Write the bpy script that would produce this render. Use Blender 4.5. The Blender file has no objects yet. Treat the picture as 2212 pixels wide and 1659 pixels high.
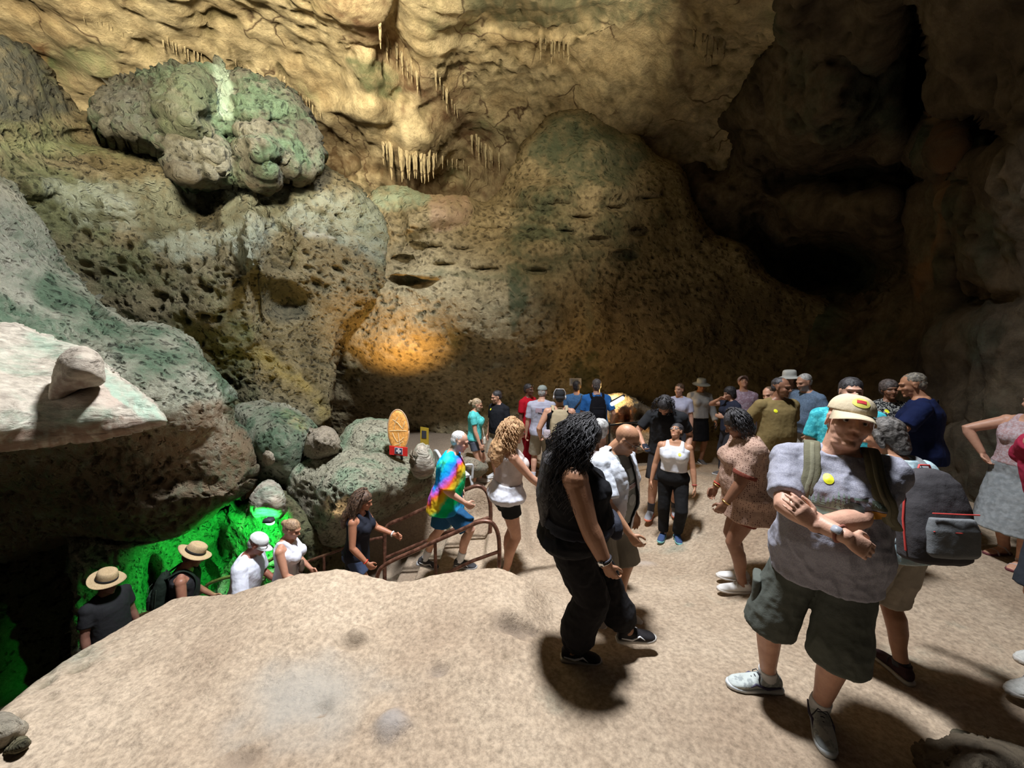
import bpy, bmesh, math, random
import numpy as np
from mathutils import Vector, Matrix

random.seed(7)
SC = bpy.context.scene
COL = SC.collection
PI = math.pi

# ------------------------------------------------------------------ camera
IMG_W, IMG_H = 2212.0, 1659.0
FPX = 831.0
PITCH = math.radians(7.0)
CAMZ = 2.15
cam_data = bpy.data.cameras.new('camera')
cam = bpy.data.objects.new('camera', cam_data)
COL.objects.link(cam)
cam.location = (0, 0, CAMZ)
cam.rotation_euler = (math.radians(90) - PITCH, 0, 0)
cam_data.sensor_fit = 'HORIZONTAL'
cam_data.sensor_width = 36.0
cam_data.lens = 36.0 * FPX / IMG_W
cam_data.clip_start = 0.05
cam_data.clip_end = 200
SC.camera = cam

# ------------------------------------------------------------------ colour management and world
SC.view_settings.view_transform = 'Standard'
SC.view_settings.look = 'None'
SC.view_settings.gamma = 1.0
SC.view_settings.use_curve_mapping = False
SC.view_settings.exposure = 0.25

world = bpy.data.worlds.new('cave_air')
SC.world = world
world.use_nodes = True
bg = world.node_tree.nodes['Background']
bg.inputs[0].default_value = (0.62, 0.58, 0.50, 1)
bg.inputs[1].default_value = 0.014

# ------------------------------------------------------------------ lights
def look_at(o, target):
    d = Vector(target) - o.location
    o.rotation_euler = d.to_track_quat('-Z', 'Y').to_euler()

def lamp(name, kind, loc, power, color, target=None, size=0.3, spot=60, blend=0.6, size_y=None):
    ld = bpy.data.lights.new(name, kind)
    o = bpy.data.objects.new(name, ld)
    COL.objects.link(o)
    o.location = loc
    ld.energy = power
    ld.color = color
    if kind == 'AREA':
        ld.shape = 'DISK' if size_y is None else 'RECTANGLE'
        ld.size = size
        if size_y: ld.size_y = size_y
    elif kind == 'SPOT':
        ld.spot_size = math.radians(spot); ld.spot_blend = blend
        ld.shadow_soft_size = size
    else:
        ld.shadow_soft_size = size
    if target is not None: look_at(o, target)
    return o

# daylight falling through the hole in the cave roof
sky = lamp('skylight', 'AREA', (0.25, 3.5, 8.4), 840, (0.93, 0.96, 1.0), (-2.4, 3.7, 0), size=0.9)
sky.data.spread = math.radians(140)
# daylight from the cave mouth, behind and to the left of the viewer, reaching the high vault
lamp('cave_mouth', 'SPOT', (-1.6, 0.6, 5.2), 9500, (1.0, 0.87, 0.62), (-6.2, 8.5, 9.6), size=0.6, spot=86, blend=0.9)
# floodlights of the show cave, and one added fill
lamp('vault_floodlight', 'SPOT', (1.2, 6.2, 6.4), 520, (1.0, 0.84, 0.58), (1.3, 9.6, 10.4), size=0.25, spot=88, blend=1.0)
lamp('wall_fill', 'SPOT', (1.2, 1.4, 6.6), 1700, (1.0, 0.84, 0.60), (-0.4, 9.6, 5.9), size=0.3, spot=54, blend=1.0)  # added fill spot that brightens the back wall, no lamp known there
lamp('orange_floodlight', 'SPOT', (-2.4, 7.0, 0.45), 480, (1.0, 0.52, 0.14), (-2.6, 8.5, 3.2), size=0.12, spot=86, blend=1.0)
lamp('gold_floodlight', 'SPOT', (-3.1, 5.8, 0.7), 150, (1.0, 0.72, 0.16), (-4.2, 7.3, 2.2), size=0.12, spot=85, blend=1.0)
lamp('green_floodlight', 'SPOT', (-3.05, 4.52, -0.10), 1100, (0.02, 1.0, 0.10), (-4.0, 5.6, -1.45), size=0.04, spot=84, blend=0.35)
lamp('ledge_floodlight', 'SPOT', (-2.15, 4.72, -0.55), 40, (1.0, 0.68, 0.42), (-3.3, 4.55, 1.3), size=0.08, spot=80, blend=1.0)
lamp('shrine_lamp', 'POINT', (2.05, 7.55, 1.05), 22, (1.0, 0.60, 0.22), size=0.05)

# ------------------------------------------------------------------ geometry helpers
def ray(px, py):
    u = (np.asarray(px, float) - IMG_W / 2) / FPX
    v = (IMG_H / 2 - np.asarray(py, float)) / FPX
    dx = u
    dy = math.cos(PITCH) + math.sin(PITCH) * v
    dz = -math.sin(PITCH) + math.cos(PITCH) * v
    return dx, dy, dz

def at(px, py, Y):
    """point of the place seen at a pixel of the photo, Y metres in front of the viewer"""
    dx, dy, dz = ray(px, py)
    t = np.asarray(Y, float) / dy
    return np.stack(np.broadcast_arrays(dx * t, dy * t, CAMZ + dz * t), axis=-1)

def V(px, py, Y):
    return Vector(at(px, py, Y).tolist())

def _hash(ix, iy, iz, seed):
    h = (ix.astype(np.int64) * 73856093) ^ (iy.astype(np.int64) * 19349663) ^ (iz.astype(np.int64) * 83492791) ^ (seed * 2654435761 % 4294967296)
    h = (h ^ (h >> 13)) * 1274126177 & 0xffffffff
    h = (h ^ (h >> 16)) * 2246822519 & 0xffffffff
    h = h ^ (h >> 15)
    return (h & 0xffffff) / float(0xffffff)

def vnoise(p, seed=0):
    i = np.floor(p).astype(np.int64)
    f = p - i
    f = f * f * (3 - 2 * f)
    r = 0
    for dx in (0, 1):
        wx = f[..., 0] if dx else 1 - f[..., 0]
        for dy in (0, 1):
            wy = f[..., 1] if dy else 1 - f[..., 1]
            for dz in (0, 1):
                wz = f[..., 2] if dz else 1 - f[..., 2]
                r = r + wx * wy * wz * _hash(i[..., 0] + dx, i[..., 1] + dy, i[..., 2] + dz, seed)
    return r * 2 - 1

def fbm(p, octaves=4, seed=0, gain=0.5):
    a, s, r = 1.0, 0.0, 0
    for k in range(octaves):
        r = r + a * vnoise(p * (2.03 ** k) + k * 17.3, seed + k)
        s += a
        a *= gain
    return r / s

def worley(p, seed=0):
    i = np.floor(p).astype(np.int64)
    f1 = np.full(p.shape[:-1], 9.0); f2 = f1.copy()
    for dx in (-1, 0, 1):
        for dy in (-1, 0, 1):
            for dz in (-1, 0, 1):
                cx, cy, cz = i[..., 0] + dx, i[..., 1] + dy, i[..., 2] + dz
                qx = cx + _hash(cx, cy, cz, seed)
                qy = cy + _hash(cx, cy, cz, seed + 11)
                qz = cz + _hash(cx, cy, cz, seed + 23)
                d = np.sqrt((qx - p[..., 0]) ** 2 + (qy - p[..., 1]) ** 2 + (qz - p[..., 2]) ** 2)
                f2 = np.minimum(f2, np.maximum(f1, d))
                f1 = np.minimum(f1, d)
    return f1, f2

def sstep(a, b, x):
    t = np.clip((x - a) / (b - a), 0, 1)
    return t * t * (3 - 2 * t)

def tps(ctrl, px, py):
    c = np.array(ctrl, float)
    X = c[:, :2] / 300.0; Z = c[:, 2]
    def phi(r2): return 0.5 * r2 * np.log(r2 + 1e-9)
    n = len(c)
    K = phi(((X[:, None] - X[None]) ** 2).sum(-1)) + np.eye(n) * 0.02
    A = np.zeros((n + 3, n + 3))
    A[:n, :n] = K; A[:n, n] = 1; A[:n, n + 1:] = X; A[n, :n] = 1; A[n + 1:, :n] = X.T
    b = np.concatenate([Z, np.zeros(3)])
    w = np.linalg.solve(A, b)
    q = np.stack([px, py], -1) / 300.0
    r = w[n] + q[..., 0] * w[n + 1] + q[..., 1] * w[n + 2]
    for k in range(n):
        r = r + w[k] * phi(((q - X[k]) ** 2).sum(-1))
    return r

def seg_dist(px, py, pts, closed=True):
    """distance to a polyline and the nearest point"""
    best = np.full(px.shape, 1e9); nx = px.copy(); ny = py.copy()
    n = len(pts)
    for k in range(n if closed else n - 1):
        ax, ay = pts[k]; bx, by = pts[(k + 1) % n]
        vx, vy = bx - ax, by - ay
        L = vx * vx + vy * vy + 1e-9
        t = np.clip(((px - ax) * vx + (py - ay) * vy) / L, 0, 1)
        qx, qy = ax + t * vx, ay + t * vy
        d = np.hypot(px - qx, py - qy)
        m = d < best
        best = np.where(m, d, best); nx = np.where(m, qx, nx); ny = np.where(m, qy, ny)
    return best, nx, ny

def inside(px, py, pts):
    r = np.zeros(px.shape, bool)
    n = len(pts)
    for k in range(n):
        x1, y1 = pts[k]; x2, y2 = pts[(k + 1) % n]
        if y1 == y2: continue
        c = ((y1 > py) != (y2 > py)) & (px < (x2 - x1) * (py - y1) / (y2 - y1) + x1)
        r ^= c
    return r

def roughen(poly, sp, amp, seed):
    out = []
    n = len(poly)
    for k in range(n):
        a = np.array(poly[k], float); b = np.array(poly[(k + 1) % n], float)
        m = max(1, int(np.hypot(*(b - a)) / sp))
        for j in range(m):
            out.append(a + (b - a) * j / m)
    o = np.array(out)
    # soften corners a little, then break the line up
    for _ in range(2):
        o = 0.25 * np.roll(o, 1, 0) + 0.5 * o + 0.25 * np.roll(o, -1, 0)
    q = np.stack([o[:, 0] / 45., o[:, 1] / 45., np.full(len(o), seed * 1.7)], -1)
    o[:, 0] += amp * fbm(q, 3, seed, 0.6) * 1.6
    o[:, 1] += amp * fbm(q + 31, 3, seed + 5, 0.6) * 1.6
    return [tuple(v) for v in o]

def tag(o, label=None, cat=None, group=None, kind=None):
    if label: o['label'] = label
    if cat: o['category'] = cat
    if group: o['group'] = group
    if kind: o['kind'] = kind
    return o

def mesh_obj(name, verts, faces, mat=None, parent=None, smooth=True, attrs=None, cols=None):
    me = bpy.data.meshes.new(name)
    verts = np.asarray(verts, np.float32)
    if isinstance(faces, np.ndarray):
        nf = len(faces); fs = faces.shape[1]
        me.vertices.add(len(verts)); me.vertices.foreach_set('co', verts.ravel())
        me.loops.add(nf * fs); me.loops.foreach_set('vertex_index', faces.astype(np.int32).ravel())
        me.polygons.add(nf)
        me.polygons.foreach_set('loop_start', np.arange(nf, dtype=np.int32) * fs)
        me.update(calc_edges=True)
    else:
        me.from_pydata(verts.tolist(), [], faces)
    if smooth: me.polygons.foreach_set('use_smooth', np.ones(len(me.polygons), bool))
    if attrs:
        for k, v in attrs.items():
            a = me.attributes.new(k, 'FLOAT', 'POINT'); a.data.foreach_set('value', np.asarray(v, np.float32))
    if cols:
        for k, v in cols.items():
            a = me.attributes.new(k, 'FLOAT_COLOR', 'POINT'); a.data.foreach_set('color', np.asarray(v, np.float32).ravel())
    me.update()
    o = bpy.data.objects.new(name, me)
    COL.objects.link(o)
    if mat: me.materials.append(mat)
    if parent: o.parent = parent
    return o

# ------------------------------------------------------------------ materials
def new_mat(name):
    m = bpy.data.materials.new(name); m.use_nodes = True
    nt = m.node_tree
    return m, nt, nt.nodes['Principled BSDF']

def N(nt, typ, **kw):
    n = nt.nodes.new(typ)
    for k, v in kw.items():
        if k.startswith('i_'):
            n.inputs[int(k[2:]) if k[2:].isdigit() else k[2:]].default_value = v
        else: setattr(n, k, v)
    return n

def ramp(nt, src, stops):
    r = N(nt, 'ShaderNodeValToRGB')
    e = r.color_ramp.elements
    while len(e) < len(stops): e.new(0.5)
    for k, (p, c) in enumerate(stops):
        e[k].position = p; e[k].color = c if len(c) == 4 else (*c, 1)
    nt.links.new(src, r.inputs[0])
    return r.outputs[0]

def mixc(nt, fac, a, b, mode='MIX'):
    m = N(nt, 'ShaderNodeMix', data_type='RGBA', blend_type=mode)
    for s, i in ((fac, 0), (a, 6), (b, 7)):
        if hasattr(s, 'node'): nt.links.new(s, m.inputs[i])
        elif i == 0: m.inputs[0].default_value = s
        else: m.inputs[i].default_value = (*s, 1) if len(s) == 3 else s
    return m.outputs[2]

def rock_mat(name, c1, c2, c3, green=0.3, gcol=(0.10, 0.16, 0.09), gscale=0.55, pit=6.0, pitamt=0.5, bump=0.6, bscale=14.0, crack=0.0, rough=0.95, stretch=(1, 1, 1)):
    m, nt, b = new_mat(name)
    L = nt.links.new
    tc = N(nt, 'ShaderNodeTexCoord')
    mp = N(nt, 'ShaderNodeMapping'); mp.inputs['Scale'].default_value = stretch
    L(tc.outputs['Object'], mp.inputs[0])
    co = mp.outputs[0]
    n1 = N(nt, 'ShaderNodeTexNoise', i_Scale=0.9, i_Detail=8.0, i_Roughness=0.62); L(co, n1.inputs['Vector'])
    base = ramp(nt, n1.outputs[0], [(0.32, c1), (0.52, c2), (0.72, c3)])
    n2 = N(nt, 'ShaderNodeTexNoise', i_Scale=gscale, i_Detail=6.0, i_Roughness=0.65); L(co, n2.inputs['Vector'])
    gm = ramp(nt, n2.outputs[0], [(0.62 - green * 0.35, (0, 0, 0)), (0.74 - green * 0.35, (1, 1, 1))])
    col = mixc(nt, gm, base, gcol) if green > 0 else base
    # fine mottling
    n3 = N(nt, 'ShaderNodeTexNoise', i_Scale=bscale * 1.6, i_Detail=8.0, i_Roughness=0.7); L(co, n3.inputs['Vector'])
    mot = ramp(nt, n3.outputs[0], [(0.3, (0.55, 0.53, 0.5)), (0.62, (1.12, 1.1, 1.06))])
    col = mixc(nt, 1.0, col, mot, 'MULTIPLY')
    # pits: shade painted into the holes as darker colour, with algae grime
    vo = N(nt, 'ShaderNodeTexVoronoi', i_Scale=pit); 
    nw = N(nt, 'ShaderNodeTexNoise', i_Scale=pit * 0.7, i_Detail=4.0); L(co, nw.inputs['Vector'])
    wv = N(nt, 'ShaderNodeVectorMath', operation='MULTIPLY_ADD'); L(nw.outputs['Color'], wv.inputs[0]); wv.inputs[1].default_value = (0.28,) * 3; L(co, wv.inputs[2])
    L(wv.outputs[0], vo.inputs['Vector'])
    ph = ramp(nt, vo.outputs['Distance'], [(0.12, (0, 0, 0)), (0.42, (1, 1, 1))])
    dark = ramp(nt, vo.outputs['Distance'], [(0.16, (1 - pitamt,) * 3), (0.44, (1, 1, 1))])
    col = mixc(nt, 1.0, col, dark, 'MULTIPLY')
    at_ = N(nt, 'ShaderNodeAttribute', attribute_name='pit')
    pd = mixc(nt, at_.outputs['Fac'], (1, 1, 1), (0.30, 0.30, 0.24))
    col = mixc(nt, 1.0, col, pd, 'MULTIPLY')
    if crack > 0:
        vc = N(nt, 'ShaderNodeTexVoronoi', feature='DISTANCE_TO_EDGE', i_Scale=crack)
        nc = N(nt, 'ShaderNodeTexNoise', i_Scale=crack * 1.3, i_Detail=3.0); L(co, nc.inputs['Vector'])
        wc = N(nt, 'ShaderNodeVectorMath', operation='MULTIPLY_ADD'); L(nc.outputs['Color'], wc.inputs[0]); wc.inputs[1].default_value = (0.9 / crack * 1.4,) * 3; L(co, wc.inputs[2])
        L(wc.outputs[0], vc.inputs['Vector'])
        nk = N(nt, 'ShaderNodeTexNoise', i_Scale=crack * 0.8, i_Detail=2.0); L(co, nk.inputs['Vector'])
        cm = ramp(nt, vc.outputs['Distance'], [(0.0, (1, 1, 1)), (0.035, (0, 0, 0))])
        km = ramp(nt, nk.outputs[0], [(0.5, (0, 0, 0)), (0.56, (1, 1, 1))])
        cmk = mixc(nt, 1.0, cm, km, 'MULTIPLY')
        col = mixc(nt, cmk, col, (0.10, 0.06, 0.035))
    st = N(nt, 'ShaderNodeAttribute', attribute_name='stain')
    col = mixc(nt, st.outputs['Alpha'], col, st.outputs['Color'])
    L(col, b.inputs['Base Color'])
    b.inputs['Roughness'].default_value = rough
    b.inputs['Specular IOR Level'].default_value = 0.2
    nb = N(nt, 'ShaderNodeTexNoise', i_Scale=bscale, i_Detail=10.0, i_Roughness=0.72); L(co, nb.inputs['Vector'])
    add = N(nt, 'ShaderNodeMath', operation='MULTIPLY_ADD'); L(ph, add.inputs[0]); add.inputs[1].default_value = 0.7 * (0.3 + pitamt); L(nb.outputs[0], add.inputs[2])
    bu = N(nt, 'ShaderNodeBump', i_Strength=bump, i_Distance=0.11); L(add.outputs[0], bu.inputs['Height'])
    L(bu.outputs[0], b.inputs['Normal'])
    return m

# ------------------------------------------------------------------ rock masses
def rock(name, poly, ctrl, mat, step=5, rim=45, rimd=0.6, back=1.5, disp=(), rough_amp=5, seed=1, stains_and_shade=(), bumps=(), pit=None, bottom=False):
    """A body of rock with its own depth, thickness and back.
    disp: (kind, scale, amplitude) displacements in metres; bumps: (px, py, radius_px, metres) local hollows (+) or knobs (-)"""
    pts = roughen(poly, 14, rough_amp, seed)
    P = np.array(pts)
    x0, y0 = P.min(0) - step; x1, y1 = P.max(0) + step
    xs = np.arange(x0, x1 + step, step); ys = np.arange(y0, y1 + step, step)
    gx, gy = np.meshgrid(xs, ys)
    ins = inside(gx, gy, pts)
    dist, nx, ny = seg_dist(gx, gy, pts)
    cell = ins[:-1, :-1] | ins[1:, :-1] | ins[:-1, 1:] | ins[1:, 1:]
    gx = np.where(ins, gx, nx); gy = np.where(ins, gy, ny)
    e = np.where(ins, dist, 0)
    Y = tps(ctrl, gx, gy)
    q = np.clip(1 - e / rim, 0, 1)
    Y = Y + rimd * (1 - np.sqrt(np.clip(1 - q * q, 0, 1)))
    for bx, by, br, bd in bumps:
        if not isinstance(br, tuple): br = (br, br)
        Y = Y + bd * np.exp(-(((gx - bx) / br[0]) ** 2 + ((gy - by) / br[1]) ** 2) ** 1.5)
    Y = np.maximum(Y, 0.5)
    W = at(gx, gy, Y)
    # normals
    e1 = np.gradient(W, axis=1); e2 = np.gradient(W, axis=0)
    nrm = np.cross(e1, e2)
    ln = np.linalg.norm(nrm, axis=-1, keepdims=True)
    nrm = np.where(ln > 1e-9, nrm / np.maximum(ln, 1e-9), np.array([0, -1., 0]))
    view = W - np.array([0, 0, CAMZ]); s = np.sign((nrm * view).sum(-1, keepdims=True)); nrm = -nrm * np.where(s == 0, 1, s)
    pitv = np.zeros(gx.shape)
    D = np.zeros(gx.shape)
    for d in disp:
        kind, sc, am = d[:3]
        st = np.array(d[3]) if len(d) > 3 else np.ones(3)
        Q = W * st * sc
        if kind == 'fbm': D += am * fbm(Q, 5, seed + 3, 0.55)
        elif kind == 'ridge': D += am * (1 - 2 * np.abs(fbm(Q, 4, seed + 9, 0.55)))
        elif kind == 'pit':
            Qw = Q + 0.45 * np.stack([vnoise(Q * 1.7, seed + 1), vnoise(Q * 1.7 + 9, seed + 2), vnoise(Q * 1.7 + 19, seed + 3)], -1)
            f1, f2 = worley(Qw, seed)
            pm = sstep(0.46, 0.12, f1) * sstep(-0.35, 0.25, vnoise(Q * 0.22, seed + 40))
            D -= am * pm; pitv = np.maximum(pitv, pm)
        elif kind == 'ledge':
            h = W[..., 2] * sc + 0.8 * fbm(W * 0.6, 3, seed + 6) + 0.25 * W[..., 0]
            fr = h - np.floor(h)
            D += am * (sstep(0.0, 0.75, fr) - sstep(0.78, 1.0, fr))
    W = W + nrm * D[..., None]
    if bottom is not False:
        W[..., 2] = np.maximum(W[..., 2], bottom)
    # stains
    col = np.zeros(gx.shape + (4,))
    for sh in stains_and_shade:
        kind, pts2, wd, c, al = sh
        wob = wd * (0.9 * fbm(np.stack([gx / 30., gy / 30., np.zeros_like(gx)], -1), 4, seed + 77, .7)) if wd > 4 else 0
        if kind == 'line': dd, _, _ = seg_dist(gx, gy, pts2, closed=False)
        else:
            i2 = inside(gx, gy, pts2); dd, _, _ = seg_dist(gx, gy, pts2); dd = np.where(i2, -dd, dd)
        a = al * sstep(wd, -wd * 0.2, dd + wob)
        if wd > 4: a = a * (0.45 + 0.55 * sstep(-.45, .25, fbm(np.stack([gx / 11., gy / 11., np.zeros_like(gx)], -1), 3, seed + 99, .7)))
        m = a > col[..., 3]
        col[m, 0:3] = c; col[..., 3] = np.where(m, a, col[..., 3])
    ny_, nx_ = gx.shape
    idx = np.arange(ny_ * nx_).reshape(ny_, nx_)
    q = np.stack([idx[:-1, :-1], idx[1:, :-1], idx[1:, 1:], idx[:-1, 1:]], -1)[cell]
    used = np.unique(q); remap = np.full(ny_ * nx_, -1); remap[used] = np.arange(len(used))
    q = remap[q]
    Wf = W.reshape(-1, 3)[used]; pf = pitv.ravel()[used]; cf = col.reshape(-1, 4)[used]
    # skirt and back so that the mass has thickness
    ed = np.concatenate([q[:, [0, 1]], q[:, [1, 2]], q[:, [2, 3]], q[:, [3, 0]]])
    es = np.sort(ed, 1); key = es[:, 0].astype(np.int64) * len(Wf) + es[:, 1]
    u, inv, cnt = np.unique(key, return_inverse=True, return_counts=True)
    be = ed[cnt[inv] == 1]
    bv = np.unique(be); bm_ = np.full(len(Wf), -1); 
    c0 = Wf.mean(0)
    rings = [(0.25, 0.02), (0.6, 0.10), (1.0, 0.3)]
    V_all = [Wf]; P_all = [pf]; C_all = [cf]; F_all = [q]
    prev = np.arange(len(Wf)); off = len(Wf)
    B = Wf[bv]
    vd = B - np.array([0, 0, CAMZ]); vd[:, 2] *= 0.4; vd /= np.linalg.norm(vd, axis=1, keepdims=True)
    for rr, sh in rings:
        nb = B + vd * back * rr
        nb = nb + (c0 + vd * 0 - B) * sh * 0.5
        nb += 0.06 * back * np.stack([vnoise(nb * 2, 3), vnoise(nb * 2, 4), vnoise(nb * 2, 5)], -1)
        mp_ = np.full(len(Wf), -1); mp_[bv] = np.arange(len(bv)) + off
        a, b2 = be[:, 0], be[:, 1]
        F_all.append(np.stack([prev[b2], prev[a], mp_[a], mp_[b2]], 1))
        V_all.append(nb); P_all.append(np.zeros(len(bv))); C_all.append(np.zeros((len(bv), 4)))
        off += len(bv); prev = mp_
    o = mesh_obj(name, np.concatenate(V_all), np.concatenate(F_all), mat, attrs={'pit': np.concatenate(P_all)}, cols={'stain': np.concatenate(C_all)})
    return o
# ================================================================== THE CAVE
M = {}
CREAM1, CREAM2, CREAM3 = (0.34, 0.26, 0.17), (0.52, 0.42, 0.28), (0.66, 0.56, 0.38)
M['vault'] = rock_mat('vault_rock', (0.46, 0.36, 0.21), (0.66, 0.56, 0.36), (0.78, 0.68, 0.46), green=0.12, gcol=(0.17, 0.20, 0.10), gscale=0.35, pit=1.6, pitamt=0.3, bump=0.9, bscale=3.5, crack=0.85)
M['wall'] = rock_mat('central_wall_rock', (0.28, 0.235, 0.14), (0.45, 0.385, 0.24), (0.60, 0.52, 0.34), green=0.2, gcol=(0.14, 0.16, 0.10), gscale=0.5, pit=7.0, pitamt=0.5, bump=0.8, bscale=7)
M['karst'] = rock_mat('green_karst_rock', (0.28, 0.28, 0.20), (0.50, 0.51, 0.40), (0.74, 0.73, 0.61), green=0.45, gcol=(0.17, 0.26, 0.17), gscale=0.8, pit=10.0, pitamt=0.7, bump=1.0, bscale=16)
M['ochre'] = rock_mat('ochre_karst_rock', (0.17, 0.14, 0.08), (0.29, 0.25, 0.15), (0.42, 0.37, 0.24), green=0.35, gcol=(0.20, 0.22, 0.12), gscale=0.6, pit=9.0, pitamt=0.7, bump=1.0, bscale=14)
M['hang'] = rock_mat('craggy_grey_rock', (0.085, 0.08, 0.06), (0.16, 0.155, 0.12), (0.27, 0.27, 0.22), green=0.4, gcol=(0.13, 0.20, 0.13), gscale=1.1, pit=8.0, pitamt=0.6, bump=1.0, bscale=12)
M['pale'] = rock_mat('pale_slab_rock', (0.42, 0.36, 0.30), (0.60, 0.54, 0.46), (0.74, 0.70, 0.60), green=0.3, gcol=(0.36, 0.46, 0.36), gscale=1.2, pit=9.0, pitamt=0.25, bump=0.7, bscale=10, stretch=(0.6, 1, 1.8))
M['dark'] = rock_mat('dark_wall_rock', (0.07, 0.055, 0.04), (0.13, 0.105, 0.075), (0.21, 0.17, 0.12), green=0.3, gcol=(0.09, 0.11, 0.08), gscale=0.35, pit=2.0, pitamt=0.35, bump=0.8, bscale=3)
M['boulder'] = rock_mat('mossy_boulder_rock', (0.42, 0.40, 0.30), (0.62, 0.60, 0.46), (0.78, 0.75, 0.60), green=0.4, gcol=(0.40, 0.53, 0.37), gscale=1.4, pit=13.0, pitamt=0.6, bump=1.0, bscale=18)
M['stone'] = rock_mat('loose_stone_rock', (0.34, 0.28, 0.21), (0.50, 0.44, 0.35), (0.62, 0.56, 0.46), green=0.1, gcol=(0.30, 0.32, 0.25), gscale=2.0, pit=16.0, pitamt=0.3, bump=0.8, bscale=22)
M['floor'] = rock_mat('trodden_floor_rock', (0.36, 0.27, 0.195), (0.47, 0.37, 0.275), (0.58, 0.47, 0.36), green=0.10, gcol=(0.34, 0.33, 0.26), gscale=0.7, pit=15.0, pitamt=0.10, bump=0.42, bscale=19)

# ------------------------------------------------------------------ ceiling and walls
rock('ceiling', [(-420, -420), (2000, -420), (1900, 200), (1800, 600), (1500, 640), (900, 640), (500, 620), (-420, 520)],
     [(-400, -400, 4.6), (0, 0, 8.0), (400, 0, 8.0), (800, 0, 8.2), (1200, 0, 7.8), (1700, 0, 6.5), (0, 250, 10.0), (400, 150, 9.8), (700, 200, 10.8), (850, 280, 11.2),
      (1000, 200, 11.5), (1250, 200, 11), (1500, 200, 9.5), (700, 420, 13.5), (1000, 400, 14.5), (1200, 380, 13), (1500, 400, 12), (0, 500, 13), (1900, -400, 4.4), (800, -400, 5.2), (1800, 500, 12), (500, 600, 14.5), (1000, 600, 15.5)],
     M['vault'], step=6, rim=30, rimd=0.3, back=1.0, seed=3, rough_amp=4,
     disp=[('fbm', 0.35, 0.5), ('ridge', 0.9, 0.12), ('pit', 1.3, 0.16), ('fbm', 2.4, 0.10), ('pit', 3.5, 0.07)],
     bumps=[(700, 330, (110, 45), 1.3), (920, 330, (70, 60), -0.6), (960, 395, (60, 50), 1.8), (780, 240, (90, 30), -0.5), (850, 100, (45, 160), 0.9), (810, 160, (60, 60), -0.6), (1000, 330, (60, 70), 1.0), (1180, 30, (140, 40), 0.9)],
     stains_and_shade=[('line', [(770, -20), (800, 60), (850, 130), (900, 180), (960, 240), (1010, 300), (1070, 370), (1110, 420)], 85, (0.17, 0.10, 0.055), 1.0),
             ('line', [(640, 300), (720, 330), (800, 350), (900, 390), (1000, 420)], 70, (0.16, 0.10, 0.05), 0.95),
             ('area', [(755, 130), (830, 130), (870, 180), (850, 215), (780, 185)], 16, (0.14, 0.18, 0.09), 0.8),
             ('area', [(150, 100), (250, 110), (230, 150), (160, 140)], 26, (0.28, 0.33, 0.17), 0.65),
             ('area', [(1020, -20), (1460, -20), (1400, 60), (1240, 30), (1080, 50)], 36, (0.11, 0.13, 0.08), 0.85),
             ('area', [(60, 90), (100, 100), (95, 170), (70, 150)], 12, (0.42, 0.22, 0.10), 0.5),
             ('line', [(1480, -20), (1460, 120), (1490, 200)], 26, (0.17, 0.11, 0.07), 0.7)])

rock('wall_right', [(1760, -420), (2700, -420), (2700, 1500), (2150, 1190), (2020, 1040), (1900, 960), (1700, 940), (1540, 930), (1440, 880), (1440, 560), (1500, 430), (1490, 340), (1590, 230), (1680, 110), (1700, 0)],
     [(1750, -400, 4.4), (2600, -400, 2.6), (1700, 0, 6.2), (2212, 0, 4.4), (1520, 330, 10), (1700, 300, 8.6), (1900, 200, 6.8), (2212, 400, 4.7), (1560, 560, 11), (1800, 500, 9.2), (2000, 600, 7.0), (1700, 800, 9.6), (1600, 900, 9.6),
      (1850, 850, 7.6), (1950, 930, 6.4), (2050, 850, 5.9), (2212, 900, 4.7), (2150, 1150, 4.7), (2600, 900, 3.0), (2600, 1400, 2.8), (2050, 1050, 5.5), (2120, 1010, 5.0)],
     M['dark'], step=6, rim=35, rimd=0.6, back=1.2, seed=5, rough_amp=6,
     disp=[('fbm', 0.4, 0.35), ('ridge', 0.9, 0.22, (1, 1, .4)), ('fbm', 2.2, 0.13), ('pit', 4.0, 0.08)],
     bumps=[(1540, 320, (55, 60), 3.0), (1790, 580, (140, 60), 2.6), (1640, 520, (40, 60), 1.0), (1990, 120, (60, 150), 2.4), (1860, 380, (230, 38), 1.0), (1780, 250, (90, 110), -0.9), (1800, 440, (150, 60), -0.6), (2040, 450, (28, 260), -0.25), (2150, 260, (80, 60), 1.2), (1960, 420, (30, 200), 0.5), (2100, 925, (80, 18), 0.5), (2150, 640, (90, 50), 0.7)],
     stains_and_shade=[('line', [(2040, 240), (2060, 330), (2050, 430), (2030, 560), (2000, 640)], 18, (0.30, 0.15, 0.07), 0.6), ('area', [(1550, 540), (1700, 600), (1760, 680), (1700, 760), (1560, 720)], 40, (0.09, 0.12, 0.07), 0.6)])

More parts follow.
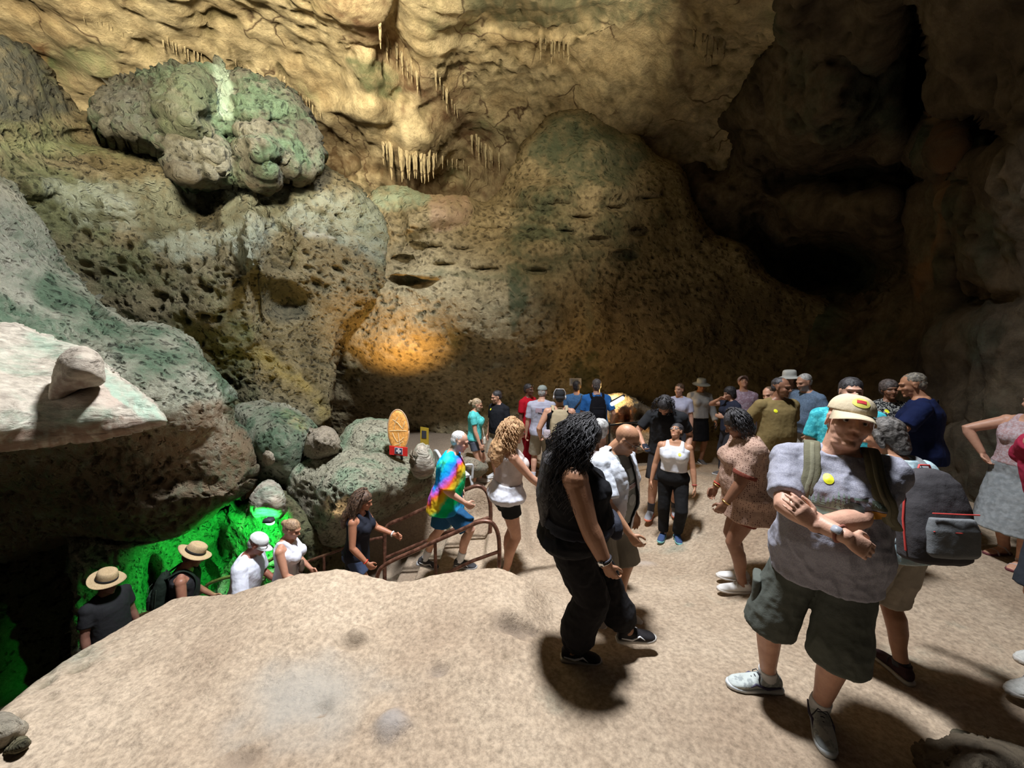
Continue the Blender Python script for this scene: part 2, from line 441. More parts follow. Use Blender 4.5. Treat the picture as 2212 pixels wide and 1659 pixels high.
rock('wall_back', [(790, 440), (822, 402), (870, 398), (930, 425), (1010, 418), (1045, 442), (1075, 420), (1118, 332), (1150, 290), (1205, 240), (1260, 245), (1320, 290), (1385, 300), (1400, 335), (1470, 360), (1490, 420), (1530, 505), (1600, 525), (1650, 590), (1700, 615), (1790, 650),
                   (1860, 760), (1880, 960), (1500, 985), (1200, 985), (950, 975), (700, 960), (640, 900), (660, 700), (740, 560)],
     [(820, 410, 9.4), (930, 440, 9.3), (1050, 445, 9.8), (1120, 340, 9.8), (1220, 250, 10.2), (1400, 330, 10.3), (1300, 420, 9.2), (900, 520, 8.7), (1100, 530, 8.7), (1000, 600, 8.3), (1250, 620, 8.4), (1420, 560, 9.2), (1500, 700, 9.3), (900, 720, 8.15), (1100, 740, 8.2), (1250, 740, 8.7),
      (800, 680, 8.5), (720, 800, 9.2), (850, 810, 8.8), (1050, 820, 8.9), (830, 900, 10.3), (1000, 900, 10.0), (1200, 880, 9.7), (1450, 850, 9.5), (1700, 850, 9.3), (1800, 700, 9.3), (1000, 980, 9.8), (1500, 980, 9.2), (1650, 600, 9.8)],
     M['wall'], step=4, rim=26, rimd=0.8, back=1.4, seed=8, rough_amp=5,
     disp=[('fbm', 0.45, 0.26), ('pit', 5.5, 0.05, (1, 1, 1.25)), ('fbm', 3.0, 0.06)],
     bumps=[(880, 480, (50, 30), -0.5), (960, 450, (60, 35), -0.6), (880, 605, (38, 8), 0.5), (905, 596, (40, 7), -0.35), (1180, 540, (60, 20), -0.2), (860, 470, (16, 32), 0.4), (1180, 420, (60, 30), -0.35), (1320, 400, (60, 30), -0.3), (1280, 330, (50, 40), -0.3)]
           + [(x, y, (w, 6), 0.28) for x, y, w in ((900, 533, 16), (935, 534, 22), (1000, 540, 20), (1090, 470, 22), (1130, 500, 30), (1060, 495, 25), (1200, 440, 26), (1260, 470, 30), (1330, 450, 24), (1350, 550, 26), (1050, 582, 30), (1160, 585, 26), (1080, 520, 24), (1220, 500, 20), (1290, 520, 30), (960, 572, 24), (870, 560, 20), (1380, 500, 18), (1400, 430, 26), (1110, 450, 20))],
     stains_and_shade=[('line', [(1373, 520), (1360, 560), (1340, 600), (1330, 655), (1295, 695), (1270, 740), (1262, 770), (1225, 800)], 3.2, (0.06, 0.05, 0.035), 0.95),
             ('area', [(1100, 580), (1135, 575), (1138, 640), (1120, 690), (1108, 720), (1104, 640)], 10, (0.10, 0.13, 0.075), 0.9),
             ('line', [(880, 612), (960, 590), (1060, 598), (1110, 600), (1160, 580)], 17, (0.15, 0.17, 0.10), 0.75),
             ('line', [(1285, 570), (1275, 650), (1280, 720)], 12, (0.26, 0.28, 0.19), 0.6),
             ('line', [(1080, 545), (1190, 560), (1300, 545)], 14, (0.14, 0.16, 0.10), 0.6),
             ('area', [(1150, 330), (1220, 250), (1330, 290), (1400, 330), (1350, 400), (1240, 400)], 24, (0.10, 0.14, 0.09), 0.75),
             ('area', [(1240, 790), (1290, 770), (1300, 870), (1240, 860)], 16, (0.09, 0.11, 0.06), 0.8),
             ('area', [(1340, 640), (1500, 620), (1660, 640), (1760, 700), (1700, 860), (1330, 860), (1290, 760)], 30, (0.19, 0.155, 0.10), 0.75),
             ('area', [(930, 425), (1005, 425), (1010, 480), (940, 500)], 12, (0.62, 0.45, 0.34), 0.7),
             ('area', [(810, 405), (880, 400), (930, 430), (870, 450), (815, 450)], 10, (0.34, 0.44, 0.33), 0.8)])

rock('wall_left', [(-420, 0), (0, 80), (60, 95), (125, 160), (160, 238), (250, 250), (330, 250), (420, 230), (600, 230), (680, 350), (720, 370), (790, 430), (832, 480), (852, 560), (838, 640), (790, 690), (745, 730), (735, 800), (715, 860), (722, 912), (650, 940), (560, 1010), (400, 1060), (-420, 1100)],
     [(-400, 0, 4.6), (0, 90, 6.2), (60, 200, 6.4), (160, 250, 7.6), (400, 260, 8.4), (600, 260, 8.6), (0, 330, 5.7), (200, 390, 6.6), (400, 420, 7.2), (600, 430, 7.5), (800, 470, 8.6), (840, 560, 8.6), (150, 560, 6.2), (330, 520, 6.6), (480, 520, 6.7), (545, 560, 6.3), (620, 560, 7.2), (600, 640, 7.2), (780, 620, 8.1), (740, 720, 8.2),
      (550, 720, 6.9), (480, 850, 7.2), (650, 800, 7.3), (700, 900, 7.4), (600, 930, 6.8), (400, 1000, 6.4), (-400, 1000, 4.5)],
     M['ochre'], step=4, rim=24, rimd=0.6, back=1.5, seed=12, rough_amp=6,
     disp=[('fbm', 0.6, 0.26), ('pit', 3.6, 0.14), ('pit', 8.5, 0.07), ('fbm', 3.5, 0.07)],
     bumps=[(440, 430, (52, 50), 0.5), (620, 655, (42, 32), 0.5), (555, 640, (8, 90), 0.2), (540, 480, (22, 120), -0.35), (640, 470, (26, 60), -0.15), (370, 330, (80, 18), 0.3), (200, 300, (90, 20), 0.3), (80, 400, (60, 22), -0.2), (260, 440, (100, 30), -0.2), (720, 430, (60, 40), -0.25), (600, 520, (24, 60), 0.3)],
     stains_and_shade=[('area', [(-420, -20), (10, 85), (70, 100), (150, 235), (60, 260), (-420, 280)], 14, (0.085, 0.09, 0.075), 0.9),
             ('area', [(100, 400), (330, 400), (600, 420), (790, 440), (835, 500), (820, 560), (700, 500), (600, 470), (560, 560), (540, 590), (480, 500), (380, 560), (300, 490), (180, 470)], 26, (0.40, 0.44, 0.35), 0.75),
             ('line', [(0, 320), (120, 310), (240, 330), (350, 350)], 20, (0.32, 0.36, 0.18), 0.7),
             ('area', [(420, 400), (480, 400), (485, 490), (425, 500)], 14, (0.10, 0.10, 0.07), 0.8),
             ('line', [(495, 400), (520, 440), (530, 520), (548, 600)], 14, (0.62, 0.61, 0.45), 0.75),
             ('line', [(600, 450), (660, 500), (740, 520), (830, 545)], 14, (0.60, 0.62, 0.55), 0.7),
             ('area', [(570, 620), (610, 610), (660, 640), (660, 680), (600, 690), (570, 660)], 16, (0.10, 0.095, 0.06), 0.8),
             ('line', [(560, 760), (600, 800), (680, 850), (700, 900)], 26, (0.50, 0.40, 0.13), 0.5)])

# projecting block high on the left, with its dark underside
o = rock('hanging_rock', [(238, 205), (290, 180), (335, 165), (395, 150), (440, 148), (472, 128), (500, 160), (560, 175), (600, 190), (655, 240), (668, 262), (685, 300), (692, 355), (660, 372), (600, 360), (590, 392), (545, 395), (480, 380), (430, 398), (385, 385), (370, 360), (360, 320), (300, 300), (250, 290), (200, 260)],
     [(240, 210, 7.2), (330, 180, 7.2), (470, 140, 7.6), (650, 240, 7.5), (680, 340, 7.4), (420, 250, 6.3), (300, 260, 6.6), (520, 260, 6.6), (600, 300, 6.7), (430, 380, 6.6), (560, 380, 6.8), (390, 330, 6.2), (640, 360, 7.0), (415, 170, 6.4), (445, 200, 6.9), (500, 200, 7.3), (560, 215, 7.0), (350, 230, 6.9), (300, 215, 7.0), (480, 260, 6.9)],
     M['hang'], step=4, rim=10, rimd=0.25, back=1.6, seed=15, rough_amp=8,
     disp=[('fbm', 0.9, 0.12), ('ridge', 1.7, 0.13, (1, 1, 2.0)), ('fbm', 3.2, 0.09), ('pit', 7.0, 0.055), ('ridge', 8.0, 0.03)],
     bumps=[(395, 215, (42, 60), -0.45), (440, 298, (70, 9), 0.9), (580, 265, (80, 9), 0.8), (330, 262, (50, 8), 0.6), (520, 345, (60, 8), 0.6), (555, 225, (50, 24), -0.2), (565, 330, (24, 44), -0.35), (500, 310, (20, 30), 0.3), (460, 345, (30, 20), -0.3), (430, 372, (50, 8), -0.3)],
     stains_and_shade=[('area', [(385, 160), (440, 155), (450, 230), (440, 290), (380, 290), (350, 240)], 14, (0.10, 0.12, 0.07), 0.8),
             ('area', [(250, 215), (330, 190), (370, 260), (340, 300), (260, 270)], 12, (0.13, 0.13, 0.11), 0.75),
             ('area', [(452, 150), (480, 145), (505, 200), (500, 260), (465, 250)], 10, (0.40, 0.52, 0.40), 0.8),
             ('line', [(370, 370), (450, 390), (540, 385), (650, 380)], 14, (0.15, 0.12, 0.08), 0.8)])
tag(o, 'dark craggy block of rock jutting out high on the left wall', 'rock')

o = rock('leaning_rock', [(-420, 200), (0, 372), (40, 395), (60, 440), (130, 555), (210, 640), (280, 695), (350, 700), (400, 725), (440, 770), (455, 800), (500, 835), (515, 855), (498, 890), (520, 930), (550, 965), (560, 1030), (545, 1065), (515, 1090), (450, 1112), (400, 1150), (370, 1172), (250, 1185), (120, 1180), (0, 1215), (-420, 1290)],
     [(-400, 200, 4.6), (0, 380, 5.2), (130, 560, 5.3), (280, 700, 5.2), (430, 770, 5.1), (510, 850, 5.2), (-400, 700, 2.6), (0, 600, 3.9), (150, 680, 4.2), (150, 780, 3.7), (300, 780, 4.3), (400, 860, 4.4), (480, 860, 4.7), (300, 880, 4.1), (0, 900, 3.5), (400, 960, 4.5), (200, 1000, 4.3), (0, 1000, 4.0), (540, 1000, 5.0), (500, 1070, 4.75), (300, 1160, 4.9), (0, 1200, 4.7), (-400, 1200, 3.6)],
     M['karst'], step=4, rim=26, rimd=0.55, back=1.6, seed=18, rough_amp=5,
     disp=[('fbm', 0.8, 0.20), ('pit', 6.0, 0.085, (1, 1, 1.3)), ('pit', 12.0, 0.045, (1, 1, 1.3)), ('fbm', 4.5, 0.05)],
     bumps=[(450, 800, (60, 25), -0.12), (330, 1080, (150, 30), -0.15)],
     stains_and_shade=[('area', [(-420, 930), (0, 960), (370, 915), (420, 880), (480, 870), (505, 900), (550, 960), (560, 1040), (500, 1120), (200, 1185), (-420, 1290)], 26, (0.30, 0.205, 0.125), 0.85),
             ('area', [(-420, 300), (0, 385), (50, 440), (110, 560), (60, 620), (-420, 520)], 26, (0.66, 0.62, 0.50), 0.55),
             ('area', [(0, 640), (110, 680), (160, 740), (100, 740), (0, 700)], 30, (0.16, 0.28, 0.17), 0.7),
             ('line', [(0, 1175), (150, 1150), (300, 1165), (400, 1160)], 24, (0.10, 0.075, 0.05), 0.8),
             ('line', [(495, 840), (520, 870), (500, 905)], 14, (0.62, 0.64, 0.54), 0.8)])
tag(o, 'huge pitted green rock leaning over the stairs from the left edge', 'rock')

o = rock('rock_slab', [(-420, 600), (0, 688), (50, 702), (110, 735), (150, 745), (190, 750), (225, 780), (260, 815), (300, 850), (340, 880), (375, 912), (300, 926), (200, 945), (120, 958), (0, 968), (-420, 1010)],
     [(-400, 600, 2.2), (0, 690, 3.5), (110, 740, 3.5), (200, 760, 3.35), (300, 850, 3.0), (372, 910, 2.8), (0, 800, 2.9), (150, 850, 2.8), (0, 900, 2.35), (200, 900, 2.6), (0, 960, 2.45), (200, 940, 2.75), (-400, 960, 1.6)],
     M['pale'], step=4, rim=14, rimd=0.14, back=0.75, seed=22, rough_amp=3,
     disp=[('fbm', 1.2, 0.07), ('ridge', 3.0, 0.03, (0.5, 1, 2)), ('fbm', 7.0, 0.025)],
     stains_and_shade=[('area', [(-420, 935), (0, 935), (130, 925), (250, 905), (350, 915), (200, 950), (-420, 1000)], 8, (0.26, 0.16, 0.11), 0.85),  # shade of the slab's underside, painted on as a dark strip
             ('area', [(215, 800), (300, 865), (365, 908), (310, 905), (240, 860)], 10, (0.34, 0.50, 0.38), 0.7),
             ('area', [(140, 830), (215, 830), (260, 880), (200, 890), (140, 880)], 14, (0.55, 0.42, 0.34), 0.6)])
tag(o, 'pale flat slab of rock sticking out at the left edge', 'rock')

rock('wall_lower', [(-420, 1080), (800, 1080), (800, 1400), (-420, 1750)], [(-400, 1100, 4.6), (0, 1150, 5.6), (800, 1100, 6.2), (800, 1400, 5.6), (0, 1400, 4.8), (-400, 1700, 3.2), (400, 1250, 6.0)],
     M['ochre'], step=8, rim=10, rimd=.2, back=.5, seed=61, disp=[('fbm', 1.2, .2), ('pit', 4.0, .08)])
# ------------------------------------------------------------------ floor
def stair_z(x):
    return np.interp(x, [-8, -4.6, -3.5, -2.9, -2.5, -1.75, -0.8, 0.0, 0.25], [-2.7, -2.35, -2.05, -1.85, -1.62, -1.3, -0.72, -0.42, -0.36])

def floor_z(x, y, detail=False):
    x = np.asarray(x, float); y = np.asarray(y, float)
    s = np.interp(y, [-5, 2.25, 3.0, 4.7, 6.8, 8.2, 12], [0, 0, -0.17, -0.54, -0.58, -0.50, -0.35])
    sr = np.interp(y, [-5, 2.25, 3.2, 4.7, 6.0, 7.5, 12], [0.0, 0.0, 0.02, 0.02, -0.08, -0.36, -0.36])
    w = sstep(1.6, 3.2, x)
    z = s * (1 - w) + sr * w
    z = z + 0.0 * x
    # the worn mound in the left foreground
    crest = np.interp(x, [-4.4, -3.5, -3.1, -2.6, -2.2, -1.9, -1.5, -1.25, -0.95, -0.7, -0.4, -0.1, 0.1, 0.35, 0.7], [-0.9, -0.35, -0.14, -0.07, 0.05, 0.13, 0.165, 0.13, 0.075, 0.11, 0.12, 0.165, 0.11, -0.09, -0.2])
    yc = 3.1
    up = sstep(1.7, 3.0, y)
    wm = sstep(0.62, 0.15, x) * sstep(6.0, 5.7, y) * (1 - sstep(3.1, 3.5, y) * sstep(-0.4, 0.1, x))
    zm = crest * up
    z = z * (1 - wm) + zm * wm
    # left side falls into the dark
    side = sstep(-2.95, -3.9, x + 0.12 * np.sin(y * 3.1))
    z = z - side * (1.5 + 0.5 * (2.6 - y).clip(0, 3))
    # stairwell
    pit = sstep(3.06, 3.32, y + 0.05 * np.sin(x * 5)) * sstep(5.9, 5.6, y)
    xin = sstep(0.30, 0.10, x)
    # stepped tread
    k = np.floor((x + 0.0) / 0.31); fr = x / 0.31 - k
    zs = stair_z((k + sstep(0.80, 1.0, fr)) * 0.31 + 0.1)
    zp = np.where(y > 5.15, np.maximum(zs, stair_z(x)), zs)
    z = np.where(pit * xin > 0.999, zp, z * (1 - pit * xin) + zp * pit * xin)
    return z

def build_floor():
    xs = np.concatenate([np.arange(-9, -4.2, 0.09), np.arange(-4.2, 4.2, 0.022), np.arange(4.2, 9, 0.09)])
    ys = np.concatenate([np.arange(0.2, 1.3, 0.05), np.arange(1.3, 6.2, 0.022), np.arange(6.2, 12, 0.06)])
    gx, gy = np.meshgrid(xs, ys)
    z = floor_z(gx, gy)
    Wp = np.stack([gx, gy, z], -1)
    tread = 0.35 + 0.65 * sstep(0.9, -0.3, gx) # smoother where people walk
    tread = tread * (1 - 0.75 * (sstep(3.3, 3.6, gy) * (gx < 0.3)))
    n = 0.030 * fbm(Wp * 1.3, 3, 50) + 0.016 * fbm(Wp * 5.0, 4, 51) + 0.010 * fbm(Wp * 17.0, 3, 52)
    f1, _ = worley(Wp * np.array([5.5, 5.5, 5.5]) + 0.5 * vnoise(Wp * 6, 3)[..., None], 53)
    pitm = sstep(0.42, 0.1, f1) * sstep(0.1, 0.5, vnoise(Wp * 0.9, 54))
    n = n - 0.028 * pitm
    z2 = z + n * tread
    # knobs, hollows and ledges the photo shows in the foreground
    col = np.zeros(gx.shape + (4,))
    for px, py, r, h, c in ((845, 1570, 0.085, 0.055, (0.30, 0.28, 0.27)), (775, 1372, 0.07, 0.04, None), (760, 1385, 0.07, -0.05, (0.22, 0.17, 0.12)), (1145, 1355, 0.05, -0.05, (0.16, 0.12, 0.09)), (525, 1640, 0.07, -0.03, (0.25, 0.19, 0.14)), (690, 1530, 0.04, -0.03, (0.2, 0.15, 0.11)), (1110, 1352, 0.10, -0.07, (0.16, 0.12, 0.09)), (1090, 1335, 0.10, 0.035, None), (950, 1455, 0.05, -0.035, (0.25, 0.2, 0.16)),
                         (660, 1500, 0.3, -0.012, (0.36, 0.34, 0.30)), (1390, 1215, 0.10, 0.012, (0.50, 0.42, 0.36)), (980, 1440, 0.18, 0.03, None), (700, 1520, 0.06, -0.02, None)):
        zz = 0.0
        for _ in range(4):
            dx, dy, dz = ray(px, py); t = (zz - CAMZ) / dz; X, Y = float(dx * t), float(dy * t); zz = float(floor_z(X, Y))
        dd = np.hypot((gx - X) * 0.8, (gy - Y) * 1.3) * (1 + 0.3 * vnoise(Wp * 9, 60))
        g = np.exp(-(dd / r) ** 3)
        z2 = z2 + h * g
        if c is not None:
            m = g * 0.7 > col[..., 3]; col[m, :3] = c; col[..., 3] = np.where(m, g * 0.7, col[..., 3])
    # darker brown across the stairwell floor, growing stronger to the left
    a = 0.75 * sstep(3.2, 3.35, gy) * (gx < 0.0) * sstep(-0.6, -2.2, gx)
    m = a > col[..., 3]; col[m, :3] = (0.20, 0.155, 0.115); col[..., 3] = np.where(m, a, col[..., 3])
    Wp[..., 2] = z2
    ny_, nx_ = gx.shape
    idx = np.arange(ny_ * nx_).reshape(ny_, nx_)
    q = np.stack([idx[:-1, :-1], idx[:-1, 1:], idx[1:, 1:], idx[1:, :-1]], -1).reshape(-1, 4)
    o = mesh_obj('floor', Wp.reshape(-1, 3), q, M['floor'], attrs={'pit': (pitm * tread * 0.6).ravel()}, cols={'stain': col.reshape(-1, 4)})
    tag(o, kind='structure')
    return o
build_floor()
for n_ in ('ceiling', 'wall_right', 'wall_back', 'wall_left', 'wall_lower'):
    tag(bpy.data.objects[n_], kind='structure')
# ================================================================== FIGURE BUILDING
UP = Vector((0, 0, 1))
def rotm(pitch=0, roll=0, yaw=0):
    """pitch + bows forward, roll + tips to the person's right, yaw + turns to the person's right (degrees)"""
    return (Matrix.Rotation(math.radians(-yaw), 3, 'Z') @ Matrix.Rotation(math.radians(roll), 3, 'Y') @ Matrix.Rotation(math.radians(-pitch), 3, 'X'))

class Soup:
    """closed pieces of surface that get merged into one skin"""
    def __init__(s): s.v = []; s.f = []
    def add(s, vs, fs):
        o = len(s.v); s.v += [tuple(v) for v in vs]; s.f += [tuple(i + o for i in f) for f in fs]
    def loft(s, rings, seg=20):
        """rings: (centre, right, fwd, a, b, power)"""
        vs = []; fs = []
        for c, r, f, a, b, pw in rings:
            c = Vector(c)
            for k in range(seg):
                t = 2 * PI * k / seg
                cx, sy = math.cos(t), math.sin(t)
                ux = math.copysign(abs(cx) ** (2 / pw), cx); uy = math.copysign(abs(sy) ** (2 / pw), sy)
                vs.append(c + Vector(r) * (a * ux) + Vector(f) * (b * uy))
        n = len(rings)
        for i in range(n - 1):
            for k in range(seg):
                k2 = (k + 1) % seg
                fs.append((i * seg + k, i * seg + k2, (i + 1) * seg + k2, (i + 1) * seg + k))
        fs.append(tuple(reversed(range(seg)))); fs.append(tuple((n - 1) * seg + k for k in range(seg)))
        s.add(vs, fs)
    def tube(s, pts, rad, seg=14, caps='round', flat=None, ratio=1.0):
        pts = [Vector(p) for p in pts]; n = len(pts)
        rad = list(rad) if hasattr(rad, '__len__') else [rad] * n
        ref = Vector(flat) if flat is not None else None
        rings = []
        prev = None
        for i, p in enumerate(pts):
            t = (pts[min(i + 1, n - 1)] - pts[max(i - 1, 0)])
            t = t.normalized() if t.length > 1e-9 else UP
            if ref is not None: nn = ref
            elif prev is None: nn = Vector((0, 0, 1)) if abs(t.z) < 0.9 else Vector((0, 1, 0))
            else: nn = prev
            a = t.cross(nn)
            if a.length < 1e-6: a = t.orthogonal()
            a.normalize(); b = a.cross(t).normalized(); prev = b
            rings.append((p, a, b, rad[i], rad[i] * ratio, 2, t))
        R = []
        if caps == 'round':
            p, a, b, r1, r2, pw, t = rings[0]
            for q in (0.15, 0.5, 0.8): h = math.sqrt(1 - (1 - q) ** 2); R.append((p - t * r1 * (1 - q), a, b, r1 * h, r2 * h, 2))
        R += [x[:6] for x in rings]
        if caps == 'round':
            p, a, b, r1, r2, pw, t = rings[-1]
            for q in (0.8, 0.5, 0.15): h = math.sqrt(1 - (1 - q) ** 2); R.append((p + t * r1 * (1 - q), a, b, r1 * h, r2 * h, 2))
        s.loft(R, seg)
    def ball(s, c, r, R=None, seg=14, rings=9):
        c = Vector(c); R = R or Matrix.Identity(3)
        if not hasattr(r, '__len__'): r = (r, r, r)
        ax, ay, az = (R @ Vector((1, 0, 0)), R @ Vector((0, 1, 0)), R @ Vector((0, 0, 1)))
        L = []
        for i in range(rings):
            th = PI * (i + 0.5) / rings
            L.append((c - az * (r[2] * math.cos(th)), ax, ay, r[0] * math.sin(th), r[1] * math.sin(th), 2))
        s.loft(L, seg)

def fuse(name, soup, voxel, smooth=5, factor=0.5):
    """merge the pieces into one continuous surface; returns vertices, faces"""
    me = bpy.data.meshes.new('t'); me.from_pydata(soup.v, [], soup.f); me.update()
    o = bpy.data.objects.new('t', me); COL.objects.link(o)
    m = o.modifiers.new('r', 'REMESH'); m.mode = 'VOXEL'; m.voxel_size = voxel
    if smooth:
        m2 = o.modifiers.new('s', 'SMOOTH'); m2.factor = factor; m2.iterations = smooth
    dg = bpy.context.evaluated_depsgraph_get(); dg.update()
    ev = o.evaluated_get(dg); me2 = ev.to_mesh()
    n = len(me2.vertices); v = np.zeros(n * 3); me2.vertices.foreach_get('co', v)
    nf = len(me2.polygons); 
    lt = np.zeros(nf, np.int32); me2.polygons.foreach_get('loop_total', lt)
    li = np.zeros(len(me2.loops), np.int32); me2.loops.foreach_get('vertex_index', li)
    nr = np.zeros(n * 3); me2.vertices.foreach_get('normal', nr)
    if (lt == 4).all(): faces = li.reshape(-1, 4)
    else:
        faces = []; k = 0
        for t in lt: faces.append(tuple(li[k:k + t].tolist())); k += t
    ev.to_mesh_clear()
    bpy.data.objects.remove(o); bpy.data.meshes.remove(me)
    return v.reshape(-1, 3), faces, nr.reshape(-1, 3)

MC = {}
def cloth(color, rough=0.9, spec=0.15, weave=260.0, kind=None, c2=None, scale=1.0, bump=0.25):
    key = (tuple(color), rough, kind, c2, scale)
    if key in MC: return MC[key]
    m, nt, b = new_mat('cloth')
    L = nt.links.new
    tc = N(nt, 'ShaderNodeTexCoord'); co = tc.outputs['Object']
    n = N(nt, 'ShaderNodeTexNoise', i_Scale=9.0, i_Detail=5.0); L(co, n.inputs['Vector'])
    sh = ramp(nt, n.outputs[0], [(0.25, (0.86,) * 3), (0.75, (1.08,) * 3)])
    col = mixc(nt, 1.0, (*color, 1), sh, 'MULTIPLY')
    if kind == 'dots':
        vo = N(nt, 'ShaderNodeTexVoronoi', i_Scale=58.0 * scale, i_Randomness=0.35); L(co, vo.inputs['Vector'])
        d = ramp(nt, vo.outputs['Distance'], [(0.24, (1, 1, 1)), (0.30, (0, 0, 0))])
        col = mixc(nt, d, col, c2)
    elif kind == 'marl':
        n2 = N(nt, 'ShaderNodeTexNoise', i_Scale=60.0 * scale, i_Detail=4.0); L(co, n2.inputs['Vector'])
        d = ramp(nt, n2.outputs[0], [(0.42, (0, 0, 0)), (0.6, (1, 1, 1))]); col = mixc(nt, d, col, c2)
    elif kind == 'splotch':
        n2 = N(nt, 'ShaderNodeTexNoise', i_Scale=14.0 * scale, i_Detail=4.0, i_Roughness=0.7); L(co, n2.inputs['Vector'])
        d = ramp(nt, n2.outputs[0], [(0.5, (0, 0, 0)), (0.56, (1, 1, 1))]); col = mixc(nt, d, col, c2)
    elif kind == 'tiedye':
        # spiral bands of dye round a point of the shirt
        sp = N(nt, 'ShaderNodeSeparateXYZ'); 
        nz = N(nt, 'ShaderNodeTexNoise', i_Scale=7.0, i_Detail=4.0); L(co, nz.inputs['Vector'])
        w = N(nt, 'ShaderNodeVectorMath', operation='MULTIPLY_ADD'); L(nz.outputs['Color'], w.inputs[0]); w.inputs[1].default_value = (0.16,) * 3; L(co, w.inputs[2])
        L(w.outputs[0], sp.inputs[0])
        a = N(nt, 'ShaderNodeMath', operation='MULTIPLY_ADD'); L(sp.outputs['Y'], a.inputs[0]); a.inputs[1].default_value = -1.15; L(sp.outputs['Z'], a.inputs[2])
        mr = N(nt, 'ShaderNodeMapRange'); L(a.outputs[0], mr.inputs[0]); mr.inputs[1].default_value = 0.74; mr.inputs[2].default_value = 1.50
        col = ramp(nt, mr.outputs[0], [(0.0, (0.02, 0.25, 0.5)), (0.08, (0.0, 0.45, 0.12)), (0.26, (0.0, 0.55, 0.2)), (0.36, (0.75, 0.62, 0.03)), (0.47, (0.8, 0.5, 0.02)), (0.55, (0.75, 0.10, 0.03)), (0.63, (0.5, 0.12, 0.7)), (0.72, (0.02, 0.25, 0.85)), (0.86, (0.0, 0.45, 0.85)), (0.94, (0.05, 0.7, 0.35)), (1.0, (0.0, 0.5, 0.85))])
    L(col, b.inputs['Base Color'])
    b.inputs['Roughness'].default_value = rough
    b.inputs['Specular IOR Level'].default_value = spec
    nb = N(nt, 'ShaderNodeTexNoise', i_Scale=weave, i_Detail=2.0); L(co, nb.inputs['Vector'])
    n5 = N(nt, 'ShaderNodeTexNoise', i_Scale=12.0, i_Detail=5.0, i_Roughness=0.6); L(co, n5.inputs['Vector'])
    ad = N(nt, 'ShaderNodeMath', operation='MULTIPLY_ADD'); L(nb.outputs[0], ad.inputs[0]); ad.inputs[1].default_value = 0.12; L(n5.outputs[0], ad.inputs[2])
    bu = N(nt, 'ShaderNodeBump', i_Strength=bump * 1.4, i_Distance=0.02); L(ad.outputs[0], bu.inputs['Height']); L(bu.outputs[0], b.inputs['Normal'])
    MC[key] = m
    return m

def plain(color, rough=0.5, metal=0.0, emit=None, spec=0.4, alpha=1.0, trans=0.0, coat=0.0):
    key = ('p', tuple(color), rough, metal, emit, alpha, trans)
    if key in MC: return MC[key]
    m, nt, b = new_mat('plain')
    b.inputs['Roughness'].default_value = rough; b.inputs['Metallic'].default_value = metal
    b.inputs['Specular IOR Level'].default_value = spec
    if trans: b.inputs['Transmission Weight'].default_value = trans
    tc = N(nt, 'ShaderNodeTexCoord')
    n = N(nt, 'ShaderNodeTexNoise', i_Scale=25.0, i_Detail=4.0); nt.links.new(tc.outputs['Object'], n.inputs['Vector'])
    sh = ramp(nt, n.outputs[0], [(0.3, (0.9,) * 3), (0.7, (1.05,) * 3)])
    nt.links.new(mixc(nt, 1.0, (*color, 1), sh, 'MULTIPLY'), b.inputs['Base Color'])
    if emit:
        b.inputs['Emission Color'].default_value = (*color, 1); b.inputs['Emission Strength'].default_value = emit
    MC[key] = m
    return m

def skin_mat(tone):
    key = ('skin', tone)
    if key in MC: return MC[key]
    m, nt, b = new_mat('skin')
    L = nt.links.new
    tc = N(nt, 'ShaderNodeTexCoord')
    n = N(nt, 'ShaderNodeTexNoise', i_Scale=16.0, i_Detail=6.0, i_Roughness=0.6); L(tc.outputs['Object'], n.inputs['Vector'])
    sh = ramp(nt, n.outputs[0], [(0.3, (0.84, 0.76, 0.74)), (0.7, (1.08, 1.05, 1.02))])
    col = mixc(nt, 1.0, (*tone, 1), sh, 'MULTIPLY')
    a = N(nt, 'ShaderNodeAttribute', attribute_name='paint')
    col = mixc(nt, a.outputs['Alpha'], col, a.outputs['Color'])
    L(col, b.inputs['Base Color'])
    b.inputs['Roughness'].default_value = 0.48; b.inputs['Specular IOR Level'].default_value = 0.4
    nb = N(nt, 'ShaderNodeTexNoise', i_Scale=140.0, i_Detail=3.0); L(tc.outputs['Object'], nb.inputs['Vector'])
    bu = N(nt, 'ShaderNodeBump', i_Strength=0.18, i_Distance=0.006); L(nb.outputs[0], bu.inputs['Height']); L(bu.outputs[0], b.inputs['Normal'])
    MC[key] = m
    return m

def hair_mat(color, c2=None, rough=0.6):
    key = ('hair', tuple(color), c2)
    if key in MC: return MC[key]
    m, nt, b = new_mat('hair')
    L = nt.links.new
    tc = N(nt, 'ShaderNodeTexCoord')
    n = N(nt, 'ShaderNodeTexNoise', i_Scale=38.0, i_Detail=5.0, i_Distortion=0.6); L(tc.outputs['Object'], n.inputs['Vector'])
    c2 = c2 or tuple(min(1, x * 2.2 + 0.01) for x in color)
    L(ramp(nt, n.outputs[0], [(0.35, color), (0.68, c2)]), b.inputs['Base Color'])
    b.inputs['Roughness'].default_value = rough; b.inputs['Specular IOR Level'].default_value = 0.5
    bu = N(nt, 'ShaderNodeBump', i_Strength=0.7, i_Distance=0.01); L(n.outputs[0], bu.inputs['Height']); L(bu.outputs[0], b.inputs['Normal'])
    MC[key] = m
    return m

SK = dict(pale=(0.62, 0.37, 0.27), light=(0.55, 0.31, 0.21), tan=(0.42, 0.22, 0.13), brown=(0.25, 0.125, 0.075), dark=(0.13, 0.062, 0.04), olive=(0.48, 0.28, 0.17))

